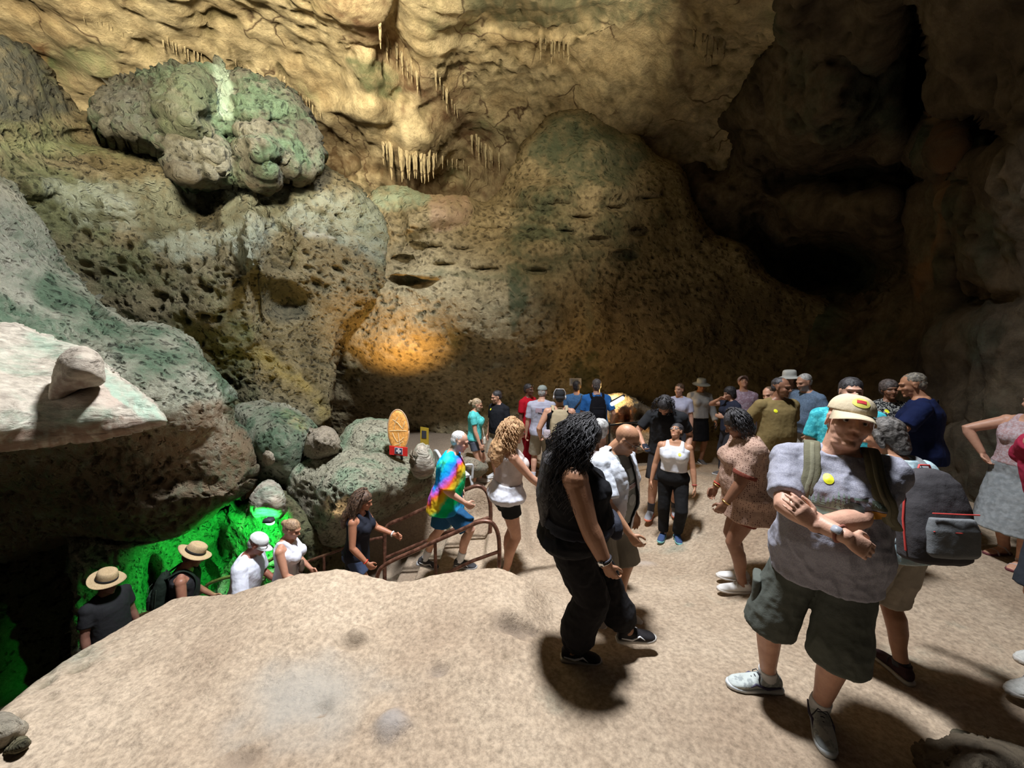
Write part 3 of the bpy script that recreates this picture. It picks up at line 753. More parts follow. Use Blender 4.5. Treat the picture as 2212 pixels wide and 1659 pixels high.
# torso cross-sections of a 1.75 m figure: height, half width, half depth, centre forward
TORSO = [(0.84, .10, .085, -.005), (0.90, .165, .115, -.01), (0.96, .172, .122, -.012), (1.02, .160, .115, -.005), (1.10, .142, .105, .005), (1.20, .150, .110, .006), (1.30, .168, .120, .002), (1.37, .180, .112, -.005), (1.42, .172, .092, -.012), (1.455, .115, .072, -.016), (1.50, .062, .058, -.012)]

def ik(a, t, l1, l2, hint):
    a, t = Vector(a), Vector(t)
    d = t - a; L = d.length
    if L > (l1 + l2) * 0.995: d = d.normalized() * (l1 + l2) * 0.995; L = d.length; t = a + d
    dn = d.normalized()
    c = (l1 * l1 + L * L - l2 * l2) / (2 * l1 * L); c = max(-1, min(1, c))
    h = Vector(hint) - dn * Vector(hint).dot(dn)
    h = h.normalized() if h.length > 1e-6 else dn.orthogonal()
    return a + dn * (l1 * c) + h * (l1 * math.sqrt(1 - c * c)), t

def loc(pos, heading, H, px, py, Y):
    """a point of the photo in the frame of a figure"""
    d = V(px, py, Y) - pos; h = math.radians(heading); c, s = math.cos(h), math.sin(h); k = H / 1.75
    return Vector(((d.x * c - d.y * s) / k, (d.x * s + d.y * c) / k, d.z / k))

class Person:
    def __init__(P, label, pos=None, H=1.72, head_to=0, skin='light', w=1.0, belly=0.0, bust=0.0, hipw=1.0, limb=1.0, legw=None, armw=None, female=False,
                 near=0, group=None, shoulder=1.0, neckw=1.0, face=None, headscale=1.0, aim=None, crown=0.118, **pose):
        """pos: where it stands; or aim=(px, py, Y): the crown is seen at that pixel, Y metres in front of the viewer, feet on the floor"""
        P.root = bpy.data.objects.new('person', None); COL.objects.link(P.root)
        P.root.empty_display_size = 0.2
        tag(P.root, label, 'person', group)
        P.near = near
        P.w, P.belly, P.bust, P.hipw, P.female, P.limb = w, belly, bust, hipw, female, limb
        P.legw = legw or limb; P.armw = armw or limb
        P.shoulder_k = shoulder; P.neckw = neckw; P.hs = headscale
        P.heading = math.radians(head_to)
        P.skin = SK[skin] if isinstance(skin, str) else skin
        if aim:
            ax, ay, Y = aim[:3]
            c = at(ax, ay, Y); x = float(c[0]); P.pos = Vector((x, Y, float(floor_z(x, Y)))); P.H = 1.75
            if len(aim) > 3: P.H = aim[3]
            for _ in range(4):
                P.s = P.H / 1.75; P.pose(**pose)
                top = P.world(P.hc)
                tx = at(ax, ay, top.y)
                P.pos.x += float(tx[0]) - top.x
                P.pos.y += (Y - top.y) * .5
                g_ = float(floor_z(P.pos.x, P.pos.y))
                if len(aim) > 3:      # stature given: the steps below carry him
                    P.pos.z += float(tx[2]) - (top.z + crown * P.s * headscale)
                else:
                    P.pos.z = g_
                    P.H *= (float(tx[2]) - g_) / (top.z + crown * P.s * headscale - g_)
        else:
            P.pos = Vector(pos); P.H = H
        P.s = P.H / 1.75
        P.pose(**pose)
        print('FIG %.2f m  at %.2f %.2f %.2f (floor %.2f) %s' % (P.H, P.pos.x, P.pos.y, P.pos.z, float(floor_z(P.pos.x, P.pos.y)), label[:50]))
        P.root.location = P.pos; P.root.rotation_euler = (0, 0, -P.heading)
        P.vox = {2: 0.0052, 1: 0.0075, 0: 0.0105}[near]
        P.build_body(face or {})
        P.parts = {}
    def px(P, t):
        """('px', x, y, Y) -> a point in the figure's own frame"""
        if t is not None and len(t) and t[0] == 'px': return loc(P.pos, math.degrees(P.heading), P.H, *t[1:4])
        return t
    def pose(P, lean=(0, 0, 0), head=(0, 0, 0), feet=None, toes=(8, 8), heel=(0, 0), drop=0.0, shift=(0, 0), hands=None, elbows=None, palms=None, curl=(0.5, 0.5), hdir=(None, None)):
        s = P.s; w = P.w; hipw = P.hipw; belly = P.belly
        fx = 0.10 * hipw
        feet = feet or ((-fx, 0.0), (fx, 0.0))          # left, right (x right, y forward) in figure units
        P.toes, P.heel = toes, heel
        # feet on the ground
        P.ank = []
        for k in (0, 1):
            f = P.px(feet[k]); lx, ly = f[0], f[1]; lift = 0.0 if len(feet[k]) != 3 else feet[k][2]
            wx, wy = P.to_world_xy(lx * s, ly * s)
            gz = P.ground(wx, wy) - P.pos.z
            P.ank.append(Vector((lx, ly, gz / s + 0.085 + lift)))
        P.R = rotm(*lean)
        P.piv = Vector((shift[0], shift[1], 0.98 - drop))
        P.lean = lean; P.drop = drop; P.shift = Vector((shift[0], shift[1], -drop))
        hipx = 0.088 * hipw
        P.hip = [Vector((-hipx, -.005, .90)) + P.shift, Vector((hipx, -.005, .90)) + P.shift]
        P.knee = []
        for k in (0, 1):
            th = math.radians(toes[k]) * (-1 if k == 0 else 1)
            hint = Vector((math.sin(th), math.cos(th), 0.0))
            kn, an = ik(P.hip[k], P.ank[k], 0.425, 0.415, hint); P.knee.append(kn); P.ank[k] = an
        sx = 0.172 * w ** 0.8 * P.shoulder_k
        P.sh = [P.bend((-sx, -.01, 1.398)), P.bend((sx, -.01, 1.398))]
        hands = hands or (None, None)
        P.hand = []; P.elb = []
        elbows = elbows or (None, None); palms = palms or (None, None)
        P.palm = []; P.hd = []
        for k in (0, 1):
            sg = -1 if k == 0 else 1
            t = hands[k]
            if t is None: t = (sg * (0.20 * max(w, 0.95) + 0.05 + 0.25 * belly), 0.04, 0.86)
            t = P.px(t); t = Vector(t) + (P.shift if not (hands[k] is not None and hands[k][0] == 'px') else Vector((0, 0, 0)))
            eh = elbows[k]
            if eh is not None and eh[0] == 'px': eh = P.px(eh) - (P.sh[k] + t) / 2
            e, t = ik(P.sh[k], t, 0.285, 0.255, eh or (sg * 0.55, -1.0, -0.3))
            P.elb.append(e); P.hand.append(t)
            d = (t - e).normalized()
            hd = hdir[k]
            if hd is not None and hd[0] == 'px': hd = P.px(hd) - t
            hd = Vector(hd).normalized() if hd is not None else d
            P.hd.append(hd)
            pn = Vector(palms[k]) if palms[k] else Vector((-sg, 0, 0))
            pn = (pn - hd * pn.dot(hd))
            P.palm.append(pn.normalized() if pn.length > 1e-3 else hd.orthogonal().normalized())
        P.curl = curl
        nb = P.bend((0, -.016, 1.455)); P.nb = nb
        P.hR = P.R @ rotm(*head)
        P.nt = nb + (P.R @ Vector((0, .018, .075)) * 0.55 + P.hR @ Vector((0, .018, .075)) * 0.45)
        P.hc = P.nt + P.hR @ Vector((0, .018, .098))
    def ground(P, x, y): return float(floor_z(x, y))
    def to_world_xy(P, lx, ly):
        c, sn = math.cos(P.heading), math.sin(P.heading)
        return P.pos.x + lx * c + ly * sn, P.pos.y - lx * sn + ly * c
    def bend(P, p):
        p = Vector(p); z = p.z
        k = max(0.0, min(1.0, (z - 0.92) / 0.22)); k = k * k * (3 - 2 * k)
        R = rotm(P.lean[0] * k, P.lean[1] * k, P.lean[2] * k)
        return P.piv + R @ (p - Vector((0, 0, .98)))
    def axes(P, z):
        k = max(0.0, min(1.0, (z - 0.92) / 0.22)); k = k * k * (3 - 2 * k)
        R = rotm(P.lean[0] * k, P.lean[1] * k, P.lean[2] * k)
        return R @ Vector((1, 0, 0)), R @ Vector((0, 1, 0))
    def ring(P, z, grow=0.0, gb=None, loose=0.0):
        T = TORSO
        zs = [t[0] for t in T]
        a = float(np.interp(z, zs, [t[1] for t in T])); b = float(np.interp(z, zs, [t[2] for t in T])); c = float(np.interp(z, zs, [t[3] for t in T]))
        a *= P.w; b *= (0.5 + 0.5 * P.w)
        if z < 1.06: hk = 1 + (P.hipw - 1) * math.exp(-((z - 0.94) / 0.09) ** 2); a *= hk; b *= hk
        if P.female and 1.04 < z < 1.2: a *= 0.93
        bl = P.belly * math.exp(-((z - 1.07) / 0.13) ** 2)
        b += bl * 0.6; c += bl * 0.55; a += bl * 0.35
        if P.bust: bb = P.bust * math.exp(-((z - 1.29) / 0.055) ** 2); b += bb * 0.35; c += bb * 0.4
        if loose:
            a0 = 0.165 * P.w * (1 + (P.hipw - 1) * 0.7); b0 = 0.118 * (0.5 + 0.5 * P.w) + P.belly * 0.5
            k = loose if z < 1.3 else loose * max(0, (1.4 - z) / 0.1)
            a = a + max(0, a0 - a) * k; b = b + max(0, b0 - b) * k
        r, f = P.axes(z)
        return (P.bend((0, c, z)), r, f, a + grow, b + (gb if gb is not None else grow), 2.25)
    def legr(P, t):
        """leg radius; t 0..1 hip to knee, 1..2 knee to ankle"""
        r = float(np.interp(t, [0, .35, .8, 1.0, 1.15, 1.35, 1.7, 1.9, 2.0], [.088, .082, .062, .056, .053, .058, .042, .036, .038]))
        return r * P.legw
    def legp(P, k, t):
        if t <= 1: p = P.hip[k].lerp(P.knee[k], t)
        else:
            p = P.knee[k].lerp(P.ank[k], t - 1)
        d = (P.knee[k] - P.ank[k]).normalized(); fw = Vector((0, 1, 0)); fw = (fw - d * fw.dot(d)).normalized()
        return p + fw * (0.012 if 0.7 < t < 1.1 else (-0.014 if 1.2 < t < 1.6 else 0))
    def armr(P, t):
        return float(np.interp(t, [0, .3, .7, 1.0, 1.25, 1.6, 2.0], [.052, .050, .043, .039, .041, .034, .026])) * P.armw
    def armp(P, k, t):
        return P.sh[k].lerp(P.elb[k], t) if t <= 1 else P.elb[k].lerp(P.hand[k], t - 1)
    def out(P, v, f, nr, name, mat, paint=None, parent=None, attrs=None):
        v = v * P.s
        cols = {'paint': paint} if paint is not None else None
        return mesh_obj(name, v, f, mat, parent or P.root, cols=cols)
    def hand_pieces(P, S, k):
        w_, d, n = P.hand[k], P.hd[k], P.palm[k]
        side = d.cross(n) if k == 1 else n.cross(d)
        q = 1.0 if P.near else 1.12
        S.loft([(w_ - d * .02, side, n, .025, .020, 2), (w_ + d * .01, side, n, .029, .018, 2.2), (w_ + d * .05, side, n, .040, .017, 2.4), (w_ + d * .088, side, n, .042, .014, 2.4), (w_ + d * .097, side, n, .034, .009, 2)], 14)
        cu = P.curl[k]
        for off, ln, r in ((.031, .072, .0088), (.0105, .080, .0092), (-.0105, .074, .0088), (-.031, .058, .0078)):
            p = w_ + d * (.088 - abs(off) * .15) + side * off
            pts = [p - d * .015]; ang = math.radians(8 + 22 * cu) ; rad = [r * q * 1.05]
            sp = side * (off * 0.10)
            for sg, fr in enumerate((.45, .31, .24)):
                dirv = d * math.cos(ang) + n * math.sin(ang)
                p = p + (dirv + sp * (1 - cu) * 4).normalized() * ln * fr * (1.05)
                pts.append(p); rad.append(r * q * (1.0 - .09 * (sg + 1)))
                ang += math.radians(12 + (48 - 6 * sg) * cu)
            S.tube(pts, rad, 8)
        b = w_ + d * .025 + side * .026
        t1 = b + (d * .62 + side * .62 + n * .35).normalized() * .038
        t2 = t1 + (d * (.85) + side * (.25 - .2 * cu) + n * (.30 + .35 * cu)).normalized() * .032
        t3 = t2 + (d * .9 + side * (.02 - .3 * cu) + n * (.3 + .3 * cu)).normalized() * .026
        S.tube([b - side * .012, t1, t2, t3], [.014 * q, .0125 * q, .0105 * q, .0088 * q], 8)
    def head_pieces(P, S, face):
        c, R, h = P.hc, P.hR, P.hs
        def L(x, y, z): return c + R @ (Vector((x, y, z)) * h)
        fw = face.get('wide', 1.0)
        S.ball(L(0, -.016, .030), (.075 * h, .096 * h, .088 * h), R, 22, 14)
        S.ball(L(0, .020, -.018), (.063 * h * fw, .070 * h, .080 * h), R, 20, 12)
        S.ball(L(0, .030, -.070), (.050 * h * fw, .052 * h, .040 * h), R, 18, 10)
        S.ball(L(0, .072, -.096), (.024 * h, .019 * h, .017 * h), R)
        S.tube([L(0, .080, .016), L(0, .094, -.006), L(0, .106, -.026)], [.0075 * h, .0095 * h, .0125 * h * face.get('nose', 1.0)], 10)
        for sg in (-1, 1):
            S.ball(L(sg * .0125, .094, -.030), .0085 * h * face.get('nose', 1.0), R, 8, 6)
            S.ball(L(sg * .037 * fw, .058, -.022), (.025 * h, .024 * h, .024 * h), R, 12, 8)
            S.ball(L(sg * .074, -.008, -.006), (.0065 * h, .019 * h, .031 * h), R @ rotm(0, sg * -8, sg * 22), 12, 9)
            S.ball(L(sg * .077, -.004, .012), (.007 * h, .014 * h, .014 * h), R, 8, 6)
        S.tube([L(-.045, .068, .026), L(-.018, .083, .028), L(.018, .083, .028), L(.045, .068, .026)], [.010 * h, .0115 * h, .0115 * h, .010 * h], 10)
        S.tube([L(-.021, .077, -.059), L(0, .0895, -.056), L(.021, .077, -.059)], [.0055 * h, .008 * h, .0055 * h], 8)
        S.tube([L(-.018, .077, -.066), L(0, .087, -.069), L(.018, .077, -.066)], [.005 * h, .0085 * h, .005 * h], 8)
        if face.get('smile'):
            for sg in (-1, 1): S.ball(L(sg * .036, .068, -.040), .017 * h, R, 10, 7)
        nw = P.neckw * (0.9 + 0.1 * P.w)
        nr = (.050 if P.female else .058) * nw
        S.tube([P.nb - P.R @ Vector((0, 0.0, .05)), P.nb + P.R @ Vector((0, 0.004, .015)), P.nt, c + R @ (Vector((0, -.006, -.035)) * h)], [nr * 1.25, nr * 1.08, nr * .98, nr * .98], 16)
        if face.get('jowl'): S.ball(L(0, .025, -.095), (.052 * h, .045 * h, .026 * h), R)
    def build_body(P, face):
        S = Soup()
        S.loft([P.ring(z) for z in (0.845, 0.87, 0.90, 0.93, 0.96, 0.99, 1.02, 1.06, 1.10, 1.15, 1.20, 1.25, 1.30, 1.34, 1.375, 1.41, 1.435, 1.46, 1.50)], 26)
        if P.female and P.bust:
            for sg in (-1, 1):
                r_, f_ = P.axes(1.3); S.ball(P.bend((sg * .075 * P.w, .085 * (0.5 + .5 * P.w) + P.bust * 0.45, 1.285)), (.062 + P.bust * .35, .05 + P.bust * .5, .062 + P.bust * .3), P.R)
        if P.hipw > 1.04 or P.female:
            for sg in (-1, 1): S.ball(P.bend((sg * .075 * P.hipw, -.075 * P.hipw, .925)), (.085 * P.hipw, .075 * P.hipw, .085 * P.hipw))
        for k in (0, 1):
            sg = -1 if k == 0 else 1
            ts = (0.0, .2, .4, .6, .8, 1.0, 1.15, 1.3, 1.5, 1.7, 1.85, 2.0)
            S.tube([P.legp(k, t) for t in ts], [P.legr(t) for t in ts], 18)
            # foot
            th = math.radians(P.toes[k]) * sg; hp = math.radians(P.heel[k])
            fd = Vector((math.sin(th) * math.cos(hp), math.cos(th) * math.cos(hp), -math.sin(hp))); fs = Vector((math.cos(th), -math.sin(th), 0)); fu = fs.cross(fd)
            a = P.ank[k]
            S.loft([(a - fd * .045 - fu * .045, fs, fu, .022, .025, 2), (a - fd * .02 - fu * .045, fs, fu, .032, .038, 2), (a + fd * .04 - fu * .04, fs, fu, .034, .036, 2), (a + fd * .10 - fu * .055, fs, fu, .040, .025, 2.2), (a + fd * .15 - fu * .062, fs, fu, .040, .017, 2.3), (a + fd * .185 - fu * .066, fs, fu, .026, .011, 2)], 14)
            # arm
            ts = (0.0, .2, .4, .6, .8, 1.0, 1.15, 1.3, 1.5, 1.75, 2.0)
            S.tube([P.armp(k, t) for t in ts], [P.armr(t) for t in ts], 16)
            S.ball(P.sh[k], (.056 * P.armw, .055 * P.armw, .060 * P.armw), P.R)
            S.tube([P.bend((sg * .05, -.022, 1.462)), P.sh[k] + P.R @ Vector((-sg * .02, -.005, .012))], [.045, .045 * max(.9, P.armw)], 12)
            P.hand_pieces(S, k)
        P.head_pieces(S, face)
        v, f, nr = fuse('body', S, P.vox / P.s, smooth=3 if P.near < 2 else 3, factor=0.45)
        # local head coordinates for modelling the eyes and colouring brows, lips, beard
        Rn = np.array(P.hR); h = P.hs
        q = (v - np.array(P.hc)) @ Rn / h
        paint = np.zeros((len(v), 4))
        def blot(m, c, a):
            paint[:, :3] = np.where((m * a > paint[:, 3])[:, None], c, paint[:, :3]); paint[:, 3] = np.maximum(paint[:, 3], m * a)
        front = (q[:, 1] > 0.03) & (np.abs(q[:, 0]) < .08) & (np.abs(q[:, 2]) < .14)
        for sg in (-1, 1):
            e = np.array([sg * .031, .074, .004])
            d = np.sqrt((((q - e) / np.array([.017, .02, .0115])) ** 2).sum(1))
            push = np.exp(-d ** 2 * 1.2) * (q[:, 1] > 0.02)
            v -= (Rn @ np.array([0, 1., 0])) * (push * 0.0085 * h)[:, None]
            if P.near < 2: blot(np.exp(-(d * 1.0) ** 4) * front, (0.05, 0.03, 0.025), face.get('eye', 0.75))
            else: blot(np.exp(-(d * 0.8) ** 4) * front, np.array(P.skin) * 0.55, 0.5)
            # brow
            bx = (q[:, 0] * sg - .033) / .021; bz = (q[:, 2] - .027 + 0.25 * (bx * .021) ** 2 * 20) / .0052
            br = np.exp(-(bx ** 4) - bz ** 4) * (q[:, 1] > .05)
            blot(br * front, face.get('brow', (0.06, 0.04, 0.03)), face.get('browa', 0.8))
        m = np.exp(-((q[:, 0] / .022) ** 4) - ((q[:, 2] + .0625) / .0095) ** 4) * (q[:, 1] > .06)
        blot(m, np.array(P.skin) * np.array(face.get('lips', (0.85, 0.5, 0.5))), 0.75)
        m = np.exp(-((q[:, 0] / .019) ** 4) - ((q[:, 2] + .0625) / .0016) ** 2) * (q[:, 1] > .06)
        blot(m, np.array(P.skin) * 0.25, 0.6)
        if face.get('beard'):
            c_, a_ = face['beard']
            m = sstep(-.025, -.045, q[:, 2]) * sstep(-.13, -.115, q[:, 2]) * (q[:, 1] > -.01) * (1 - np.exp(-((q[:, 0] / .022) ** 4) - ((q[:, 2] + .0625) / .010) ** 4))
            blot(m * (np.linalg.norm(q, axis=1) < .15), c_, a_)
        if face.get('flush'):
            m = np.exp(-(((q - np.array([0, .08, -.03])) / np.array([.07, .06, .05])) ** 2).sum(1))
            blot(m, np.array(P.skin) * np.array([1.05, .62, .6]), 0.5)
        P.body = P.out(v, f, nr, 'body', skin_mat(tuple(P.skin)), paint)
        if P.near == 2: P.nails(P.body)
        if P.near == 2 and not face.get('noeyes'):
            for sg in (-1, 1):
                E = Soup(); E.ball((0, 0, 0), .0115 * h, None, 16, 12)
                vv = np.array(E.v); cpos = P.hc + P.hR @ (Vector((sg * .031, .0665, .004)) * h)
                col = np.zeros((len(vv), 4)); 
                fr = vv[:, 1] / (.0115 * h)
                col[:, :3] = np.where((fr > .80)[:, None], (0.03, 0.02, 0.015), (0.62, 0.58, 0.55)); col[:, 3] = 1
                wv = np.array([list(cpos + P.hR @ Vector(x)) for x in vv])
                P.out(wv, E.f, None, 'eye', skin_mat((0.6, 0.55, 0.5)), col)
    def nails(P, body):
        pass
    # -------------------------------------------------------------- clothing
    def wear(P, S, name, mat, wrinkle=0.006, vox=None, smooth=4, hang=True, parent=None, wscale=1.0, cut=None):
        v, f, nr = fuse(name, S, (vox or P.vox * 1.15) / P.s, smooth=smooth)
        q = v * np.array([9, 9, 5.0]) * wscale + P.pos.x * 3
        n = (0.5 - np.abs(fbm(q, 3, 7, 0.55))) * 1.3 + 0.35 * fbm(v * 26 * wscale, 2, 9)
        v = v + nr * (n * wrinkle)[:, None]
        if cut is not None:
            m = cut(v); f = np.array([q_ for q_ in f if not m[list(q_)].any()]); us = np.unique(f); rm = np.full(len(v), -1); rm[us] = np.arange(len(us)); f = rm[f]; v = v[us]
        o = P.out(v, f, nr, name, mat, parent=parent)
        if cut is not None:
            md = o.modifiers.new('cloth_thickness', 'SOLIDIFY'); md.thickness = .005; md.offset = 1
        P.parts[name] = o
        return o
    def top(P, mat, hem=0.93, sleeve=0.62, grow=0.016, loose=0.7, name='shirt', neck=1.46, wrinkle=0.008, flare=0.012, sleeve_w=0.020, strap=False, hem_tilt=0.0, cuff=None):
        S = Soup()
        top_z = neck
        zs = list(np.arange(hem, 1.40, 0.045))
        rings = []
        for z in zs:
            g = grow + flare * max(0, (1.1 - z) / 0.2)
            rings.append(P.ring(z, g, None, loose))
        if strap:
            for z, k in ((1.38, .93), (1.405, .80), (1.43, .70)):
                c, r, f, a, b, pw = P.ring(z, grow * 0.9, None, 0); rings.append((c, r, f, a * k, b, 2.4))
            S.loft(rings, 28)
            # straps over the shoulders
            for sg in (-1, 1):
                for z0, yf in ((1.39, 1), (1.39, -1)):
                    pass
                pts = [P.bend((sg * .088 * P.w, .085 * (.5 + .5 * P.w) + P.bust * .4, 1.37)), P.bend((sg * .088 * P.w, .062, 1.425)), P.bend((sg * .088 * P.w, .0, 1.472)), P.bend((sg * .088 * P.w, -.055, 1.455)), P.bend((sg * .088 * P.w, -.095 * (.5 + .5 * P.w), 1.39))]
                S.tube(pts, [.030, .029, .027, .029, .030], 10, flat=P.R @ Vector((1, 0, 0)), ratio=1.0)
        else:
            for z in (1.40, 1.425, 1.448, top_z, top_z + .012):
                c, r, f, a, b, pw = P.ring(z, grow * 0.85, None, 0)
                rings.append((c, r, f, a, b, 2.15))
            S.loft(rings, 28)
            for k in (0, 1):
                sg = -1 if k == 0 else 1
                S.ball(P.sh[k], .060 * P.armw + sleeve_w * .5, P.R)
                S.tube([P.bend((sg * .045, -.020, 1.455)), P.sh[k] + P.R @ Vector((-sg * .015, -.005, .012))], [.052, .050 * max(.9, P.armw) + .008], 12)
                n = max(3, int(sleeve * 5) + 1)
                ts = [sleeve * i / (n - 1) for i in range(n)]
                S.tube([P.armp(k, t) for t in ts], [P.armr(t) + sleeve_w * (0.6 + 0.6 * min(1, t)) - (0.012 if cuff and i == n - 1 else 0) for i, t in enumerate(ts)], 16, caps='flat')
        if P.female and P.bust:
            for sg in (-1, 1): S.ball(P.bend((sg * .075 * P.w, .085 * (0.5 + .5 * P.w) + P.bust * 0.45 + grow, 1.285)), (.066 + P.bust * .35, .05 + P.bust * .5, .066 + P.bust * .3), P.R)
        if P.hipw > 1.04 or P.female:
            if hem < 0.95:
                for sg in (-1, 1): S.ball(P.bend((sg * .070 * P.hipw, -.072 * P.hipw, .965)), (.088 * P.hipw, .078 * P.hipw + grow, .07))
        return P.wear(S, name, mat, wrinkle)
    def bottom(P, mat, to=0.9, grow=0.014, waist=1.03, width=None, name='shorts', wrinkle=0.007, endw=None, band=False):
        """legs of cloth to parameter `to` (1 = knee, 2 = ankle)"""
        S = Soup()
        S.loft([P.ring(z, grow) for z in (0.85, 0.88, 0.91, 0.94, 0.97, 1.0, waist)], 26)
        if P.hipw > 1.04 or P.female:
            for sg in (-1, 1): S.ball(P.bend((sg * .075 * P.hipw, -.075 * P.hipw, .925)), (.087 * P.hipw + grow * .6, .077 * P.hipw + grow * .8, .087 * P.hipw))
        for k in (0, 1):
            n = max(4, int(to * 6)); ts = [to * i / (n - 1) for i in range(n)]
            rr = []
            for t in ts:
                r = P.legr(t) + grow
                if width is not None: r = max(r, float(np.interp(t / to, [0, 0.4, 1], [P.legr(0) + grow, (P.legr(0.3) + grow + width) / 2, width])))
                if endw is not None and t == ts[-1]: r = endw
                rr.append(r)
            S.tube([P.legp(k, t) for t in ts], rr, 18, caps='flat')
        return P.wear(S, name, mat, wrinkle)
    def skirt(P, mat, z1=0.6, w1=0.22, name='skirt', waist=1.03, top=None, d1=None, wrinkle=0.012):
        S = Soup()
        rings = []
        mid = (P.knee[0] + P.knee[1]) / 2
        for i in range(9):
            z = waist + (z1 - waist) * i / 8
            if z > 0.90: rings.append(P.ring(z, 0.018)); base = P.ring(0.93, 0.02)
            else:
                k = (0.90 - z) / (0.90 - z1)
                c = P.bend((0, 0, .90)).lerp(Vector((mid.x, mid.y, z)), k * .5); c.z = P.piv.z - .98 + z
                rings.append((c, Vector((1, 0, 0)), Vector((0, 1, 0)), base[3] + (w1 - base[3]) * k, base[4] + ((d1 or w1 * .8) - base[4]) * k, 2.1))
        rings.sort(key=lambda r: -r[0].z)
        S.loft(rings, 28)
        if P.hipw > 1.04 or P.female:
            for sg in (-1, 1): S.ball(P.bend((sg * .075 * P.hipw, -.075 * P.hipw, .925)), (.09 * P.hipw, .082 * P.hipw, .09 * P.hipw))
        return P.wear(S, name, mat, wrinkle)
    def shoes(P, mat, sole=None, socks=None, sock_to=1.75, laces=None, kind='sneaker', accent=None, size=1.0):
        sole = sole or plain((0.75, 0.74, 0.72), 0.6)
        for k in (0, 1):
            sg = -1 if k == 0 else 1
            th = math.radians(P.toes[k]) * sg; hp = math.radians(P.heel[k])
            fd = Vector((math.sin(th) * math.cos(hp), math.cos(th) * math.cos(hp), -math.sin(hp))); fs = Vector((math.cos(th), -math.sin(th), 0)); fu = fs.cross(fd)
            a = P.ank[k] - fu * .085   # point on the ground under the ankle
            z = size
            def o(y, h, wd, hh, pw=2.3): return (a + fd * y * z + fu * h, fs, fu, wd, hh, pw)
            if kind == 'sneaker':
                S = Soup()
                S.loft([o(-.070, .050, .020, .025), o(-.060, .055, .034, .036), o(-.035, .062, .040, .042), (a + fd * .0 * z + fu * .060, fs, fu, .042, .042, 2.3), o(.04, .056, .042, .038), o(.085, .044, .046, .030), o(.13, .036, .048, .024), o(.165, .031, .044, .020), o(.188, .027, .032, .014), o(.198, .024, .016, .008)], 18)
                S.tube([a + fu * .07 - fd * .012, a + fu * .108 - fd * .012], [.040, .041 * max(1, P.legw * .98)], 16, caps='flat')
                sh = P.wear(S, 'shoe', mat, 0.0006, vox=0.006 if P.near else 0.009, smooth=2)
                B = Soup()
                out = [(-.078, .026), (-.062, .038), (-.02, .043), (.03, .041), (.08, .047), (.13, .051), (.17, .046), (.195, .032), (.207, .014)]
                B.loft([(a + fd * y * z + fu * (.013 + (0.004 if y > .15 else 0)), fs, fu, w_, .014, 4) for y, w_ in out], 16)
                v = np.array(B.v)
                P.out(v, B.f, None, 'sole', sole, parent=sh)
                if laces is not None and P.near:
                    Lc = Soup()
                    for i in range(5):
                        y = .045 + i * .017; hgt = .094 - i * .011
                        Lc.tube([a + fd * y * z + fs * -.026 + fu * (hgt - .012), a + fd * (y + .004) * z + fu * (hgt + .003), a + fd * y * z + fs * .026 + fu * (hgt - .012)], .0028, 6)
                    for s2 in (-1, 1):
                        Lc.tube([a + fd * .045 * z + fu * .098, a + fd * .05 * z + fs * s2 * .02 + fu * .106, a + fd * .06 * z + fs * s2 * .035 + fu * .085, a + fd * .055 * z + fs * s2 * .045 + fu * .06], .0028, 6)
                    P.out(np.array(Lc.v), Lc.f, None, 'laces', laces, parent=sh)
                if accent is not None:
                    for s2 in (-1, 1):
                        A = Soup()
                        A.tube([a - fd * .05 * z + fs * s2 * .040 + fu * .05, a + fd * .02 * z + fs * s2 * .044 + fu * .040, a + fd * .075 * z + fs * s2 * .043 + fu * .062, a + fd * .11 * z + fs * s2 * .044 + fu * .036], [.004, .008, .006, .003], 8)
                        P.out(np.array(A.v), A.f, None, 'side_stripe', accent, parent=sh)
                if socks is not None:
                    K = Soup(); ts = [2.02, 1.98, 1.93, 1.88, sock_to]; ts = [t for t in ts if t >= sock_to]
                    K.tube([P.legp(k, t) for t in ts], [P.legr(t) + .006 for t in ts], 16, caps='flat')
                    P.wear(K, 'sock', socks, 0.002, vox=0.007, smooth=2)
            else:  # sandal
                B = Soup()
                out = [(-.07, .026), (-.05, .036), (-.01, .038), (.04, .036), (.09, .042), (.14, .045), (.175, .038), (.195, .02)]
                B.loft([(a + fd * y * z + fu * .010, fs, fu, w_, .010, 4) for y, w_ in out], 16)
                sh = P.out(np.array(B.v), B.f, None, 'sandal', mat)
                T = Soup()
                T.tube([a + fd * .10 + fs * -.046 + fu * .015, a + fd * .10 + fs * -.03 + fu * .042, a + fd * .10 + fu * .052, a + fd * .10 + fs * .03 + fu * .042, a + fd * .10 + fs * .046 + fu * .015], .008, 8)
                T.tube([a + fd * -.02 + fs * -.038 + fu * .02, a + fd * .03 + fs * -.03 + fu * .085, a + fd * .045 + fu * .093, a + fd * .03 + fs * .03 + fu * .085, a + fd * -.02 + fs * .038 + fu * .02], .007, 8)
                P.out(np.array(T.v), T.f, None, 'strap', sole, parent=sh)
    # -------------------------------------------------------------- hair and headgear
    def L(P, x, y, z): return P.hc + P.hR @ (Vector((x, y, z)) * P.hs)
